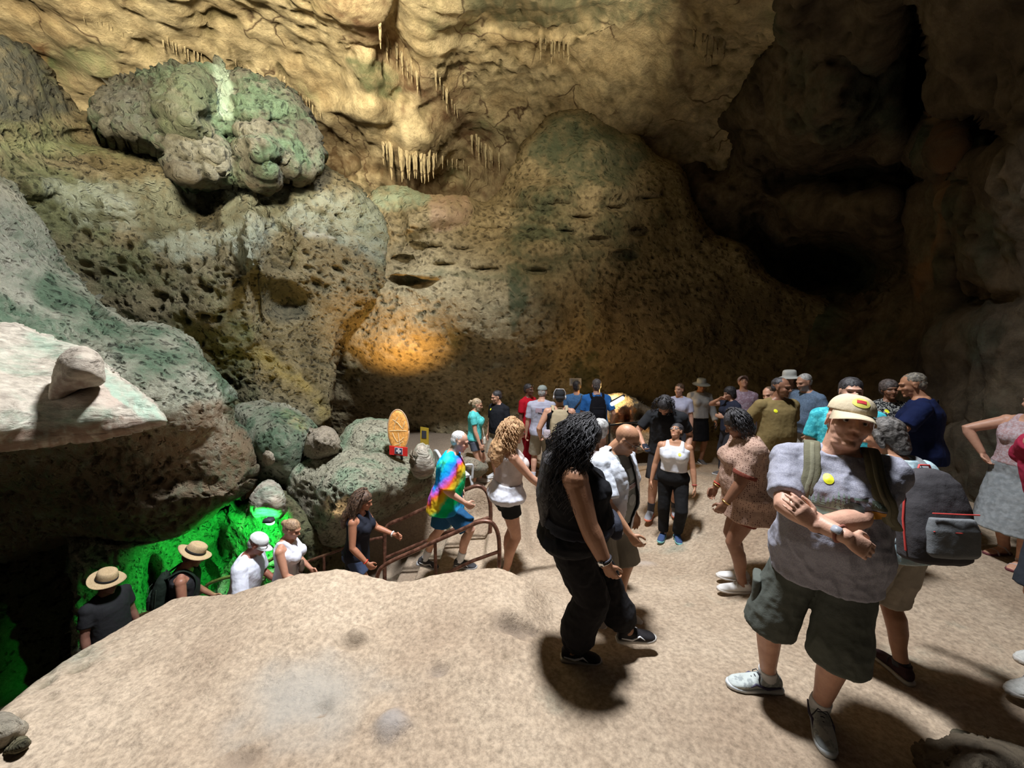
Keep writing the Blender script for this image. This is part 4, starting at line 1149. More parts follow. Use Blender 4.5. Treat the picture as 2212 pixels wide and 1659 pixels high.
    def hair(P, mat, kind='short', length=0.3, vol=0.0, strands=0, curl=0.012, seed=1, tilt=0, back=None, freq=9, rad=0.0045, part=None):
        rnd = random.Random(seed)
        S = Soup(); h = P.hs; R = P.hR
        S.ball(P.L(0, -.024, .044), ((.080 + vol) * h, (.098 + vol) * h, (.082 + vol) * h), R, 22, 14)
        if kind != 'fringe':
            S.ball(P.L(0, -.050, .000), ((.074 + vol) * h, (.066 + vol) * h, (.078 + vol) * h), R, 18, 12)
        if kind in ('long', 'curly'):
            dn = Vector((0, 0, -1)); bk = P.R @ Vector((0, -1, 0))
            end = back or (P.bend((0, -.11, 1.46)) )
            for sx in (-.055, 0, .055):
                p0 = P.L(sx, -.06, .03); p1 = P.L(sx * 1.15, -.085, -.06)
                p2 = P.bend((sx * 1.3, -.105 * (0.5 + .5 * P.w) - .025, 1.44)); p3 = P.bend((sx * 1.35, -.125 * (.5 + .5 * P.w) - .03, 1.44 - length * .6)); p4 = P.bend((sx * 1.3, -.12 * (.5 + .5 * P.w) - .035, 1.44 - length))
                S.tube([p0, p1, p2, p3, p4], [.058 + vol, .056 + vol, .050 + vol, .046 + vol, .020], 12)
            for sg in (-1, 1):
                S.tube([P.L(sg * .060, .0, .05), P.L(sg * .076, -.015, -.03), P.L(sg * .080, -.03, -.10), P.bend((sg * .085, -.04, 1.44)), P.bend((sg * .10, -.08, 1.40 - length * .3))], [.026 + vol, .026 + vol, .028 + vol, .026 + vol, .014], 10)
        elif kind == 'bob':
            for sg in (-1, 1):
                S.tube([P.L(sg * .05, .01, .06), P.L(sg * .074, -.005, 0), P.L(sg * .076, -.015, -.07)], [.03, .026, .018], 10)
            S.tube([P.L(0, -.06, .0), P.L(0, -.075, -.085)], [.07, .055], 14)
        elif kind == 'pony':
            S.tube([P.L(0, -.105, .035), P.L(0, -.145, .03), P.L(0, -.160, -.02), P.L(0, -.155, -.02 - length)], [.022, .030, .028, .010], 10)
        elif kind == 'bun':
            S.ball(P.L(0, -.115, .04), .042 * h)
        v, f, nr = fuse('hair', S, P.vox / P.s, 4)
        # keep the face clear: the hairline lies back from brow and cheeks
        Rn = np.array(R); q = (v - np.array(P.hc)) @ Rn / h
        if kind == 'curly': n = fbm(v * 34, 3, seed) * 0.011
        else: n = fbm(v * np.array([60, 60, 16]), 3, seed) * (0.0045 + 0.05 * vol)
        v = v + nr * n[:, None]
        o = P.out(v, f, nr, 'hair', mat)
        if strands:
            T = Soup()
            for i in range(strands):
                ph = rnd.uniform(-PI, PI); el = rnd.uniform(0.05, 1.25)
                x = math.sin(ph) * math.cos(el); y = -abs(math.cos(ph)) * math.cos(el) * 0.9 + 0.15; z = math.sin(el)
                if y > 0.25: continue
                p = P.L(x * (.085 + vol), y * .10 - .02, .04 + z * (.09 + vol))
                side = P.hR @ Vector((x, y, 0)); side.z = 0
                outv = (p - P.L(0, -.02, .0)).normalized()
                pts = [p]; n_ = 12; ln = length * rnd.uniform(.55, 1.08) + .16
                a0 = rnd.uniform(0, 6.28); cur = p.copy()
                for j in range(n_):
                    t = (j + 1) / n_
                    g = Vector((0, 0, -1)) * (0.35 + t) + outv * max(0, .75 - 1.5 * t) + (P.R @ Vector((x * .10, -.28 + .1 * t, 0)))
                    cur = cur + g.normalized() * (ln / n_)
                    a = a0 + j * freq * 0.28 * 1.6
                    w_ = Vector((math.cos(a), math.sin(a), 0.2 * math.sin(a * 1.3))) * curl * min(1, t * 3)
                    # stay outside shoulders and back
                    pts.append(cur + w_)
                T.tube(pts, [rad * (1 - .65 * k / n_) for k in range(n_ + 1)], 5, caps='flat')
            vv = np.array(T.v)
            P.out(vv, T.f, None, 'hair_strands', mat, parent=o)
        P.parts['hair'] = o
        return o
    def cap(P, mat, rev=False, brim=None, patch=None, tilt=-4, low=0.0, brim_len=.075):
        S = Soup(); h = P.hs; R = P.hR @ rotm(tilt, 0, 0)
        c = P.L(0, -.016, .046 - low)
        Rg = []
        for i in range(9):
            t = i / 8.0; z = math.sin(t * PI / 2) * .082; k = math.cos(t * PI / 2) ** 0.72 if t < 1 else 0.02
            Rg.append((c + R @ Vector((0, 0, z)) * h, R @ Vector((1, 0, 0)), R @ Vector((0, 1, 0)), .084 * k * h, .105 * k * h, 2))
        S.loft(Rg, 24)
        v, f, nr = fuse('cap', S, (.005 if P.near else .008) / P.s, 3)
        v = v + nr * (0.0016 * fbm(v * 30, 2, 4))[:, None]
        o = P.out(v, f, nr, 'cap', mat)
        sgn = -1 if rev else 1
        vs = []; fs = []; nu, nv = 17, 7; th = .004
        for layer in (0, 1):
            for j in range(nv):
                q = j / (nv - 1)
                for i in range(nu):
                    u = -1 + 2 * i / (nu - 1)
                    ang = u * 1.12
                    bx = math.sin(ang) * (.083 + .004 * q); by = math.cos(ang) * .098 * (1 - 0) + q * brim_len * math.cos(u * PI / 2) ** 0.6 * 1.0
                    bz = -.030 * (math.sin(ang)) ** 2 * (q * .9 + .25) - q * .016 + .002 - layer * th
                    vs.append(c + R @ (Vector((bx, by * sgn, bz)) * h))
        for layer in (0, 1):
            for j in range(nv - 1):
                for i in range(nu - 1):
                    a = layer * nu * nv + j * nu + i
                    fs.append((a, a + 1, a + nu + 1, a + nu))
        off = nu * nv
        for i in range(nu - 1):
            a = (nv - 1) * nu + i; fs.append((a, a + 1, a + 1 + off, a + off)); fs.append((i, i + 1, i + 1 + off, i + off))
        for j in range(nv - 1):
            for i in (0, nu - 1):
                a = j * nu + i; fs.append((a, a + nu, a + nu + off, a + off))
        P.out(np.array([list(x) for x in vs]), fs, None, 'brim', brim or mat, parent=o)
        Bt = Soup(); Bt.ball(c + R @ Vector((0, 0, .083)) * h, .006); P.out(np.array(Bt.v), Bt.f, None, 'cap_button', mat, parent=o)
        P.parts['cap'] = o; P.capR = R; P.capc = c
        return o
    def brimhat(P, mat, band=None, brim=.075, crown=.095, up=0.0, cw=.086, droop=0.02, pinch=0.0, tilt=-6, wave=0.0):
        h = P.hs; R = P.hR @ rotm(tilt, 0, 0); c = P.L(0, -.018, .050)
        vs = []; fs = []; seg = 36
        prof = [(cw + brim, -droop), (cw + brim * .66, -droop * .5), (cw + brim * .3, -.002), (cw, .0), (cw * 1.0, .03), (cw * .97, .06), (cw * .90, crown * .88), (cw * .70, crown), (cw * .35, crown - pinch), (0.001, crown - pinch * 1.2)]
        th = .004
        for layer in (0, 1):
            for r, z in prof:
                for k in range(seg):
                    a = 2 * PI * k / seg
                    rr = r - (th if layer and r <= cw else 0); zz = z - (th if layer else 0)
                    if r > cw: zz += up * abs(math.cos(a + PI / 2)) ** 2 * (r - cw) / brim + wave * math.sin(3 * a) * (r - cw) / brim
                    vs.append(c + R @ (Vector((math.cos(a) * rr, math.sin(a) * rr * 1.16, zz)) * h))
        n = len(prof)
        for layer in (0, 1):
            o_ = layer * n * seg
            for i in range(n - 1):
                for k in range(seg):
                    k2 = (k + 1) % seg; fs.append((o_ + i * seg + k, o_ + i * seg + k2, o_ + (i + 1) * seg + k2, o_ + (i + 1) * seg + k))
        for k in range(seg):
            k2 = (k + 1) % seg; fs.append((k, k2, n * seg + k2, n * seg + k))
        o = P.out(np.array([list(x) for x in vs]), fs, None, 'hat', mat)
        if band:
            B = Soup(); B.loft([(c + R @ (Vector((0, 0, z)) * h), R @ Vector((1, 0, 0)), R @ Vector((0, 1, 0)), (cw + .003) * h, (cw + .003) * 1.16 * h, 2) for z in (.002, .012, .028)], 30)
            P.out(np.array(B.v), B.f, None, 'hat_band', band, parent=o)
        return o
    def glasses(P, frame, lens, dark=False, up=0.0, fwd=0.0, name='glasses'):
        S = Soup()
        for sg in (-1, 1):
            pts = [P.L(sg * .032 + .020 * math.cos(a), .093 + fwd - .006 * abs(math.cos(a)), .004 + up + .015 * math.sin(a)) for a in np.linspace(0, 2 * PI, 15)]
            S.tube(pts, .0022, 6, caps='flat')
            S.tube([P.L(sg * .052, .084 + fwd, .008 + up), P.L(sg * .076, .05 + fwd, .010 + up), P.L(sg * .080, -.005 + fwd, .010 + up * .8)], .0022, 6)
        S.tube([P.L(-.012, .093 + fwd, .006 + up), P.L(0, .097 + fwd, .009 + up), P.L(.012, .093 + fwd, .006 + up)], .002, 6)
        o = P.out(np.array(S.v), S.f, None, name, frame)
        for sg in (-1, 1):
            Q = Soup(); Q.ball(P.L(sg * .032, .091 + fwd, .004 + up), (.019, .0022, .014), P.hR, 14, 8)
            P.out(np.array(Q.v), Q.f, None, 'lens', lens, parent=o)
        return o
    def band(P, k, t, mat, name='bracelet', r=.004, grow=.003, width=1, t2=None):
        """something round a limb: k 0/1 arm, at arm parameter t"""
        p = P.armp(k, t); d = (P.armp(k, min(2, t + .05)) - P.armp(k, t - .05)).normalized()
        a = d.orthogonal().normalized(); b = d.cross(a); rr = P.armr(t) + grow
        S = Soup(); S.tube([p + a * rr * math.cos(x) + b * rr * math.sin(x) for x in np.linspace(0, 2 * PI, 21)], r, 6, caps='flat', flat=None)
        return P.out(np.array(S.v), S.f, None, name, mat)
    def watch(P, k, t, strap, dial, face_dir=None):
        o = P.band(k, t, strap, 'watch', .0065, .003)
        p = P.armp(k, t); fd = Vector(face_dir or -P.palm[k]); d = (P.hand[k] - P.elb[k]).normalized(); fd = (fd - d * fd.dot(d)).normalized()
        S = Soup(); c = p + fd * (P.armr(t) + .006); S.loft([(c - fd * .005, d, d.cross(fd), .019, .017, 4), (c + fd * .005, d, d.cross(fd), .018, .016, 4)], 16)
        P.out(np.array(S.v), S.f, None, 'watch_case', dial, parent=o)
        return o
    def decal(P, target, center, nrm, up, w, h, mat, name='print', off=0.003, shape='rect', nx=12, ny=12, parent=None, pts=None):
        """a thin printed or stuck-on patch that follows the cloth under it (local figure units)"""
        from mathutils.bvhtree import BVHTree
        me = target.data
        if not hasattr(P, '_bvh'): P._bvh = {}
        if target.name not in P._bvh:
            P._bvh[target.name] = BVHTree.FromPolygons([v.co.copy() for v in me.vertices], [tuple(p.vertices) for p in me.polygons])
        bvh = P._bvh[target.name]
        s = P.s; n = Vector(nrm).normalized(); u = Vector(up); u = (u - n * u.dot(n)).normalized(); r = u.cross(n)
        C = Vector(center) * s
        vs = []; fs = []
        if pts is None:
            for j in range(ny):
                for i in range(nx):
                    a = -1 + 2 * i / (nx - 1); b = -1 + 2 * j / (ny - 1)
                    if shape == 'round':
                        m = max(abs(a), abs(b)); l = math.hypot(a, b)
                        if l > 0: a, b = a * m / l, b * m / l
                    vs.append((a * w / 2 * s, b * h / 2 * s))
            for j in range(ny - 1):
                for i in range(nx - 1): fs.append((j * nx + i, j * nx + i + 1, (j + 1) * nx + i + 1, (j + 1) * nx + i))
        else:
            vs, fs = pts
        W = []
        for a, b in vs:
            o_ = C + r * a + u * b + n * 0.25
            hit = bvh.ray_cast(o_, -n, 0.6)
            W.append((hit[0] + n * off) if hit[0] is not None else (C + r * a + u * b))
        o = mesh_obj(name, np.array([list(x) for x in W]), fs, mat, parent or target)
        return o
    def text(P, target, body, center, nrm, up, size, mat, name='lettering', off=0.004, align='CENTER'):
        cu = bpy.data.curves.new('t', 'FONT'); cu.body = body; cu.size = size * P.s; cu.align_x = align; cu.align_y = 'CENTER'; cu.resolution_u = 2
        o = bpy.data.objects.new('t', cu); COL.objects.link(o)
        dg = bpy.context.evaluated_depsgraph_get(); dg.update(); me = bpy.data.meshes.new_from_object(o.evaluated_get(dg))
        vs = [(v.co.x, v.co.y) for v in me.vertices]; fs = [tuple(p.vertices) for p in me.polygons]
        bpy.data.objects.remove(o); bpy.data.curves.remove(cu)
        return P.decal(target, center, nrm, up, 0, 0, mat, name, off, pts=(vs, fs))
    def world(P, p):
        p = Vector(p) * P.s; c, sn = math.cos(P.heading), math.sin(P.heading)
        return Vector((P.pos.x + p.x * c + p.y * sn, P.pos.y - p.x * sn + p.y * c, P.pos.z + p.z))

def ground_at(px, py, it=8):
    z = 0.0
    for _ in range(it):
        dx, dy, dz = ray(px, py); t = (z - CAMZ) / dz; x, y = float(dx * t), float(dy * t); z = float(floor_z(x, y))
    return Vector((x, y, z))

def by_head(px, py, H, dz=0.0, floor=None):
    """where a figure of height H stands whose crown is seen at (px, py)"""
    best = None
    for Y in np.arange(1.5, 11, 0.01):
        p = at(px, py, Y); g = float(floor_z(p[0], p[1])) if floor is None else floor(p[0], p[1])
        d = abs(p[2] - (g + H))
        if best is None or d < best[0]: best = (d, float(p[0]), float(p[1]), g)
    return Vector((best[1], best[2], best[3]))
# ================================================================== THE PEOPLE
Y_STICK = plain((0.85, 0.86, 0.03), 0.5)
INK = plain((0.03, 0.03, 0.04), 0.6)
WHITE_SOLE = plain((0.72, 0.72, 0.70), 0.6)
DARK_SOLE = plain((0.05, 0.05, 0.055), 0.7)
BLK_HAIR = hair_mat((0.010, 0.009, 0.010), (0.055, 0.050, 0.055))
BRN_HAIR = hair_mat((0.045, 0.025, 0.014), (0.16, 0.09, 0.05))
GREY_HAIR = hair_mat((0.22, 0.21, 0.20), (0.55, 0.54, 0.52))
SILVER = plain((0.7, 0.7, 0.7), 0.25, 1.0)
GOLD = plain((0.8, 0.55, 0.2), 0.3, 1.0)
CLEAR = plain((0.9, 0.92, 0.95), 0.08, 0.0, None, 0.5, 1.0, 0.9)
SHADE = plain((0.01, 0.01, 0.012), 0.12)
PHONE = plain((0.02, 0.02, 0.025), 0.2)

def sticker(p, tgt, c, n=(0, 1, 0)):
    return p.decal(tgt, c, n, (0, 0, 1), .040, .040, Y_STICK, 'sticker', shape='round', nx=9, ny=9)

def thing(name, label, cat, pos, rz=0.0, group=None):
    o = bpy.data.objects.new(name, None); COL.objects.link(o); o.empty_display_size = 0.1
    o.location = pos; o.rotation_euler = (0, 0, rz); tag(o, label, cat, group); return o

def part(parent, name, soup, mat, base, s=1.0, smooth=True, vox=None, sm=3, wr=0.0):
    if vox: v, f, nr = fuse(name, soup, vox / s, sm); v = v + nr * (wr * fbm(v * 14, 3, 5))[:, None]
    else: v, f = np.array([list(x) for x in soup.v]), soup.f
    return mesh_obj(name, (v - np.array(list(base))) * s, f, mat, parent, smooth)

def backpack(P, label, main, trim, w=.30, h=.44, d=.16, z=1.24, strap=None, low=False, accent=None, strap_w=.026, front_detail=None):
    """a rucksack carried on a figure's back; a thing of its own"""
    b = P.bend((0, -.10 * (.5 + .5 * P.w) - .03 - d * .5, z)); R = P.R
    base = b - R @ Vector((0, 0, h / 2))
    o = thing('backpack', label, 'backpack', P.world(base), -P.heading)
    X, Yv, Z = R @ Vector((1, 0, 0)), R @ Vector((0, 1, 0)), R @ Vector((0, 0, 1))
    S = Soup()
    S.loft([(b + Z * (-h * .5), X, Yv, w * .40, d * .36, 3), (b + Z * (-h * .46), X, Yv, w * .48, d * .48, 3), (b + Z * (-h * .2) - Yv * .01, X, Yv, w * .50, d * .54, 3), (b + Z * h * .1, X, Yv, w * .48, d * .5, 3), (b + Z * h * .35 + Yv * .012, X, Yv, w * .42, d * .40, 2.6), (b + Z * h * .46 + Yv * .02, X, Yv, w * .30, d * .28, 2.4), (b + Z * h * .5 + Yv * .02, X, Yv, w * .12, d * .16, 2)], 24)
    part(o, 'main_compartment', S, main, base, P.s, vox=.008, wr=.006)
    S = Soup(); c = b - Yv * (d * .52) - Z * h * .16
    S.loft([(c + Z * (-h * .24), X, Yv, w * .32, .02, 3), (c + Z * (-h * .2), X, Yv, w * .38, .035, 3), (c + Z * h * .05, X, Yv, w * .38, .04, 3), (c + Z * h * .17, X, Yv, w * .33, .025, 3)], 18)
    part(o, 'front_pocket', S, main if not accent else accent, base, P.s, vox=.007, wr=.004)
    S = Soup(); c2 = c - Yv * .036
    for dz in (.02, .12): S.tube([c2 + X * (-w * .34) + Z * dz + Yv * .012, c2 + Z * dz * 1.02 - Yv * .002, c2 + X * w * .34 + Z * dz + Yv * .012], .004, 6)
    for sg in (-1, 1): S.tube([b + X * sg * w * .47 + Z * h * .2 - Yv * .02, b + X * sg * w * .51 - Z * h * .05 - Yv * .02, b + X * sg * w * .49 - Z * h * .38 - Yv * .02], .006, 6)
    part(o, 'zip_and_webbing', S, trim, base, P.s)
    S = Soup(); t = b + Z * h * .48 + Yv * .03; S.tube([t - X * .04, t - X * .03 + Z * .03, t + X * .03 + Z * .03, t + X * .04], .006, 8)
    part(o, 'grab_handle', S, trim, base, P.s)
    sx = .095 * P.w ** .7
    fb = .088 * (.5 + .5 * P.w) + P.bust * .5
    for sg in (-1, 1):
        S = Soup()
        pts = [b + X * sg * .07 + Z * h * .42 + Yv * d * .3, P.bend((sg * sx, -.10 * (.5 + .5 * P.w), 1.455)), P.bend((sg * sx, -.02, 1.497)), P.bend((sg * (sx + .005), .06, 1.465)), P.bend((sg * (sx + .012), fb + .035, 1.38)), P.bend((sg * (sx + .03), fb + .040 + P.belly * .15, 1.28)), P.bend((sg * (sx + .065), fb + .015 + P.belly * .1, 1.19)), P.bend((sg * (sx + .085), .02, 1.15)), b + X * sg * w * .45 - Z * h * .36 + Yv * d * .3]
        wd = [.020, .022, strap_w, strap_w, strap_w, strap_w, strap_w * .8, .012, .012]
        S.tube(pts, wd, 12, flat=X * 0 + Yv * 1 + Z * .3, ratio=1.0)
        v = S
        # webbing is flat: squash it across its thickness
        o2 = Soup()
        rings = []
        n = len(pts)
        fine = []
        for i in range(n - 1):
            for q in range(4):
                tt = q / 4; p0 = pts[max(0, i - 1)]; p1 = pts[i]; p2 = pts[i + 1]; p3 = pts[min(n - 1, i + 2)]
                fine.append((0.5 * ((2 * p1) + (p2 - p0) * tt + (2 * p0 - 5 * p1 + 4 * p2 - p3) * tt * tt + (-p0 + 3 * p1 - 3 * p2 + p3) * tt ** 3), wd[i] * (1 - tt) + wd[i + 1] * tt))
        fine.append((pts[-1], wd[-1]))
        tgt = P.parts.get('shirt') or P.parts.get('tank_top')
        if tgt is not None:
            from mathutils.bvhtree import BVHTree
            if not hasattr(P, '_sb'): P._sb = BVHTree.FromPolygons([v.co.copy() for v in tgt.data.vertices], [tuple(p.vertices) for p in tgt.data.polygons])
            f2 = []
            for i, (p, r) in enumerate(fine):
                if 4 <= i <= len(fine) - 6:
                    lo, nn, _, _ = P._sb.find_nearest(p * P.s)
                    if lo is not None: p = (lo + nn * .008) / P.s
                f2.append((p, r))
            fine = [(f2[i][0] if i < 3 or i > len(f2) - 4 else (f2[i - 1][0] + f2[i][0] * 2 + f2[i + 1][0]) / 4, f2[i][1]) for i in range(len(f2))]
        for i, (p, r) in enumerate(fine):
            tg = (fine[min(i + 1, len(fine) - 1)][0] - fine[max(i - 1, 0)][0]).normalized()
            a = (X - tg * X.dot(tg)).normalized(); bb = a.cross(tg)
            rings.append((p, a, bb, r, .007, 3))
        o2.loft(rings, 12)
        st = part(o, 'shoulder_strap', o2, strap or main, base, P.s)
        if P.near == 2:
            W2 = Soup(); rr = [(p + bb * (-.0) + (bb if bb.dot(Yv) > 0 else -bb) * .0065, a, bb, .010, .0025, 3) for (p, a, bb, r_, q_, e_) in rings[6:-9]]
            W2.loft(rr, 8); part(st, 'strap_webbing', W2, trim, base, P.s)
    return o

def small_bag(P, label, mat, c, size=(.10, .05, .12), name='shoulder_bag', strap=None, strap_to=None, cat='bag', vox=.006):
    base = Vector(c) - Vector((0, 0, size[2] / 2))
    o = thing(name, label, cat, P.world(base), -P.heading)
    S = Soup(); c = Vector(c)
    X, Yv, Z = Vector((1, 0, 0)), Vector((0, 1, 0)), Vector((0, 0, 1))
    S.loft([(c - Z * size[2] * .5, X, Yv, size[0] * .42, size[1] * .4, 3), (c - Z * size[2] * .3, X, Yv, size[0] * .5, size[1] * .5, 3), (c + Z * size[2] * .3, X, Yv, size[0] * .48, size[1] * .45, 3), (c + Z * size[2] * .5, X, Yv, size[0] * .40, size[1] * .3, 3)], 18)
    part(o, 'pouch' if cat == 'bag' else name + '_body', S, mat, base, P.s, vox=vox, wr=.004)
    if strap_to:
        T = Soup(); T.tube([c + Z * size[2] * .45] + [Vector(q) for q in strap_to], .006, 6); part(o, 'strap', T, strap or mat, base, P.s)
    return o

def phone(P, k, label, out=.03, tilt=None, screen=None):
    w_, d, n = P.hand[k], P.hd[k], P.palm[k]
    side = d.cross(n) if k == 1 else n.cross(d)
    c = w_ + d * .10 + n * out
    o = thing('phone', label, 'phone', P.world(c), -P.heading)
    S = Soup(); ax = tilt or d
    ax = Vector(ax).normalized(); sd = ax.cross(n).normalized(); nn = sd.cross(ax)
    S.loft([(c - nn * .004, sd, ax, .036, .075, 6), (c + nn * .004, sd, ax, .036, .075, 6)], 20)
    part(o, 'case', S, PHONE, c, P.s)
    S = Soup(); S.loft([(c + nn * .0042, sd, ax, .033, .071, 8), (c + nn * .0052, sd, ax, .033, .071, 8)], 20)
    part(o, 'screen', S, screen or plain((0.03, 0.035, 0.05), 0.1), c, P.s)
    return o

# --- man with folded arms, near right
m1 = Person('man in grey T-shirt and tan cap, arms folded, olive backpack straps and cargo shorts', aim=(1842, 851, 1.93), crown=.128, head_to=214, skin='pale', w=1.20, belly=0.08, limb=1.10, armw=1.22, near=2,
            lean=(0, -1, -4), head=(-10, -10, -2), feet=(('px', 1765, 1575, 1.93), ('px', 1655, 1495, 2.12)), toes=(6, 62), shift=(-0.035, 0.0),
            hands=(('px', 1760, 1135, 1.69), ('px', 1825, 1158, 1.60)), elbows=(('px', 2060, 1260, 1.80), ('px', 1500, 1170, 1.95)),
            palms=((0.1, -0.8, -.4), (0.1, -1, -0.5)), hdir=(('px', 1690, 1062, 1.72), ('px', 1900, 1205, 1.56)), curl=(0.2, 0.5), neckw=1.2, headscale=1.10,
            face=dict(wide=1.06, jowl=1, lips=(.9, .72, .7), brow=(0.16, 0.10, 0.07), browa=0.45, nose=0.9, eye=0.45))
m1.hair(hair_mat((0.10, 0.085, 0.08), (0.25, 0.22, 0.20)), vol=-0.006)
tee = m1.top(cloth((0.30, 0.30, 0.365), kind='marl', c2=(0.37, 0.37, 0.43), scale=3), hem=0.83, loose=0.9, sleeve=0.78, sleeve_w=0.016, wrinkle=0.018, name='shirt')
m1.cap(cloth((0.66, 0.55, 0.38)), tilt=4, brim_len=.088)
m1.bottom(cloth((0.105, 0.115, 0.10)), to=1.08, width=.125, grow=.02, wrinkle=0.012)
m1.shoes(cloth((0.50, 0.54, 0.52), 0.6, kind='splotch', c2=(0.30, 0.33, 0.33)), sole=plain((0.62, 0.66, 0.68), 0.5), laces=INK, socks=cloth((0.7, 0.7, 0.7)), sock_to=1.87, accent=plain((0.06, 0.05, 0.10), 0.6), size=1.08)
capm = m1.parts['cap']
m1.decal(capm, m1.capc + m1.capR @ Vector((.0, .09, .048)), m1.capR @ Vector((0, .8, .6)), m1.capR @ Vector((0, 0, 1)), .068, .052, plain((0.80, 0.74, 0.14), 0.6), 'cap_badge', shape='round', nx=11, ny=11, off=.002)
m1.decal(capm, m1.capc + m1.capR @ Vector((.0, .09, .053)), m1.capR @ Vector((0, .8, .6)), m1.capR @ Vector((0, 0, 1)), .036, .018, plain((0.65, 0.04, 0.05), 0.6), 'cap_badge_mark', off=.0035, nx=6, ny=5)
# the print on the chest: a forest, a range of stripes, a small badge of letters
fr = m1.bend((0, .12, 1.25)); U = m1.R @ Vector((0, 0, 1)); F = m1.R @ Vector((0, 1, 0))
PG = plain((0.24, 0.33, 0.28), 0.8); PG2 = plain((0.10, 0.12, 0.11), 0.8); PW = plain((0.46, 0.46, 0.50), 0.8)
def tri_band(n, w, h):
    vs, fs = [], []
    rnd = random.Random(4)
    for i in range(n):
        x = -w / 2 + w * i / (n - 1); hh = h * rnd.uniform(.5, 1); b = w / n * .9
        for k in range(5):
            y0 = hh * k / 5; r = b * (1 - k / 5.5); o = len(vs); vs += [(x - r, y0), (x + r, y0), (x, y0 + hh / 3.4)]; fs.append((o, o + 1, o + 2))
    return vs, fs
m1.decal(tee, m1.bend((.055, .12, 1.255)), F, U, 0, 0, PG, 'forest_print', pts=tri_band(9, .15, .085))
m1.decal(tee, m1.bend((0.03, .12, 1.235)), F, U, .17, .030, PG, 'ground_print', nx=14, ny=5)
m1.decal(tee, m1.bend((-.035, .12, 1.27)), F, U, .075, .055, PG2, 'bear_print', shape='round', nx=11, ny=9)
m1.decal(tee, m1.bend((-.06, .12, 1.315)), F, U, .05, .010, PG, 'fish_print', nx=6, ny=4)
for i in range(5): m1.decal(tee, m1.bend((.02 - i * .025, .12, 1.165)), F, U + (m1.R @ Vector((-.35, 0, 0))), .008, .10, PW, 'stripe_print', nx=3, ny=10)
m1.decal(tee, m1.bend((-.125, .12, 1.30)), F, U, .055, .040, plain((0.12, 0.15, 0.11), 0.8), 'badge_print', nx=6, ny=6, off=.003)
m1.text(tee, 'NPS', m1.bend((-.125, .12, 1.30)), F, U, .024, PG, 'badge_lettering', off=.0045)
m1.decal(tee, m1.bend((-.125, .12, 1.255)), F, U, .050, .032, plain((0.55, 0.25, 0.03), 0.7), 'orange_print', nx=6, ny=5)
sticker(m1, tee, m1.bend((.055, .12, 1.375)), F)
m1.watch(1, 1.93, plain((0.30, 0.10, 0.07), 0.6), plain((0.35, 0.37, 0.42), 0.3))
m1.band(0, 1.9, INK, 'bracelet', .006)
# cargo pockets
for k, pxs in ((1, 1),):
    S = Soup(); p = m1.legp(1, .62); S.loft([(p + Vector((.118, .0, dz)), Vector((0, 1, 0)), Vector((1, 0, 0)), .070, .020, 4) for dz in (-.085, -.075, .05, .075)], 16)
    m1.wear(S, 'cargo_pocket', cloth((0.105, 0.115, 0.10)), .006)
OLIVE = cloth((0.17, 0.16, 0.105))
backpack(m1, 'olive backpack worn by the man with folded arms, only its straps showing', OLIVE, cloth((0.23, 0.22, 0.15)), strap=OLIVE, strap_w=.034, w=.30)

# --- hiker with the red and grey rucksack, behind him
m2 = Person('person with curly grey hair, light blue shirt and khaki shorts, back turned', aim=(1908, 905, 2.40), head_to=353, skin='tan', w=1.12, belly=.04, limb=1.08, near=2, lean=(12, 2, 8), head=(8, 0, -26),
            feet=((-.12, .10), (.10, -.06)), hands=((-.12, .32, 1.10), (.36, .20, 1.02)), elbows=((-1, -.4, -.6), (1.2, -.5, -.3)), face=dict(noeyes=1))
m2.hair(hair_mat((0.04, 0.034, 0.03), (0.20, 0.18, 0.165)), 'bob', vol=.006)
m2.top(cloth((0.45, 0.62, 0.68), kind='splotch', c2=(0.60, 0.70, 0.72)), hem=.88, sleeve=.65, loose=.9, wrinkle=.012)
m2.bottom(cloth((0.42, 0.37, 0.30)), to=1.0, width=.115, grow=.018, wrinkle=.012)
m2.shoes(cloth((0.045, 0.022, 0.025), 0.7), sole=plain((0.45, 0.43, 0.40), 0.6), laces=INK, socks=INK, sock_to=1.93)
backpack(m2, 'grey and black backpack with red trim on the back of the person in light blue', cloth((0.075, 0.07, 0.075)), plain((0.75, 0.08, 0.07), 0.5), w=.38, h=.54, d=.20, z=1.17, accent=cloth((0.20, 0.21, 0.22)), strap=cloth((0.24, 0.25, 0.26)))

# --- woman in black with long wavy hair walking right
w3 = Person('large woman in black sleeveless top and trousers with long wavy black hair, walking right', aim=(1266, 909, 2.45), crown=.126, head_to=92, skin=(0.34, 0.175, 0.10), w=1.34, belly=.13, hipw=1.12, bust=.09, limb=1.18, armw=1.55, female=True, near=2, neckw=1.2,
            lean=(3, 0, 0), head=(24, 0, 4), shift=(0, .05), feet=(('px', 1372, 1392, 2.44), ('px', 1235, 1400, 2.38)), toes=(4, 6), drop=.02,
            hands=(None, ('px', 1310, 1222, 2.15)), elbows=(None, ('px', 1240, 1150, 2.1)), palms=(None, (-.6, .4, 0)), hdir=(None, ('px', 1345, 1290, 2.15)), curl=(.5, .45), face=dict(wide=1.12, jowl=1, lips=(0.9, 0.5, 0.5), browa=.7))
w3.hair(BLK_HAIR, 'long', length=.42, vol=.016, strands=620, curl=.020, rad=.0032, freq=8, seed=3)
top3 = w3.top(cloth((0.010, 0.010, 0.012)), hem=.92, strap=True, loose=.9, wrinkle=.010, name='sleeveless_top', grow=.018)
w3.bottom(cloth((0.012, 0.011, 0.012)), to=1.90, width=.115, grow=.022, endw=.080, wrinkle=.016, name='trousers')
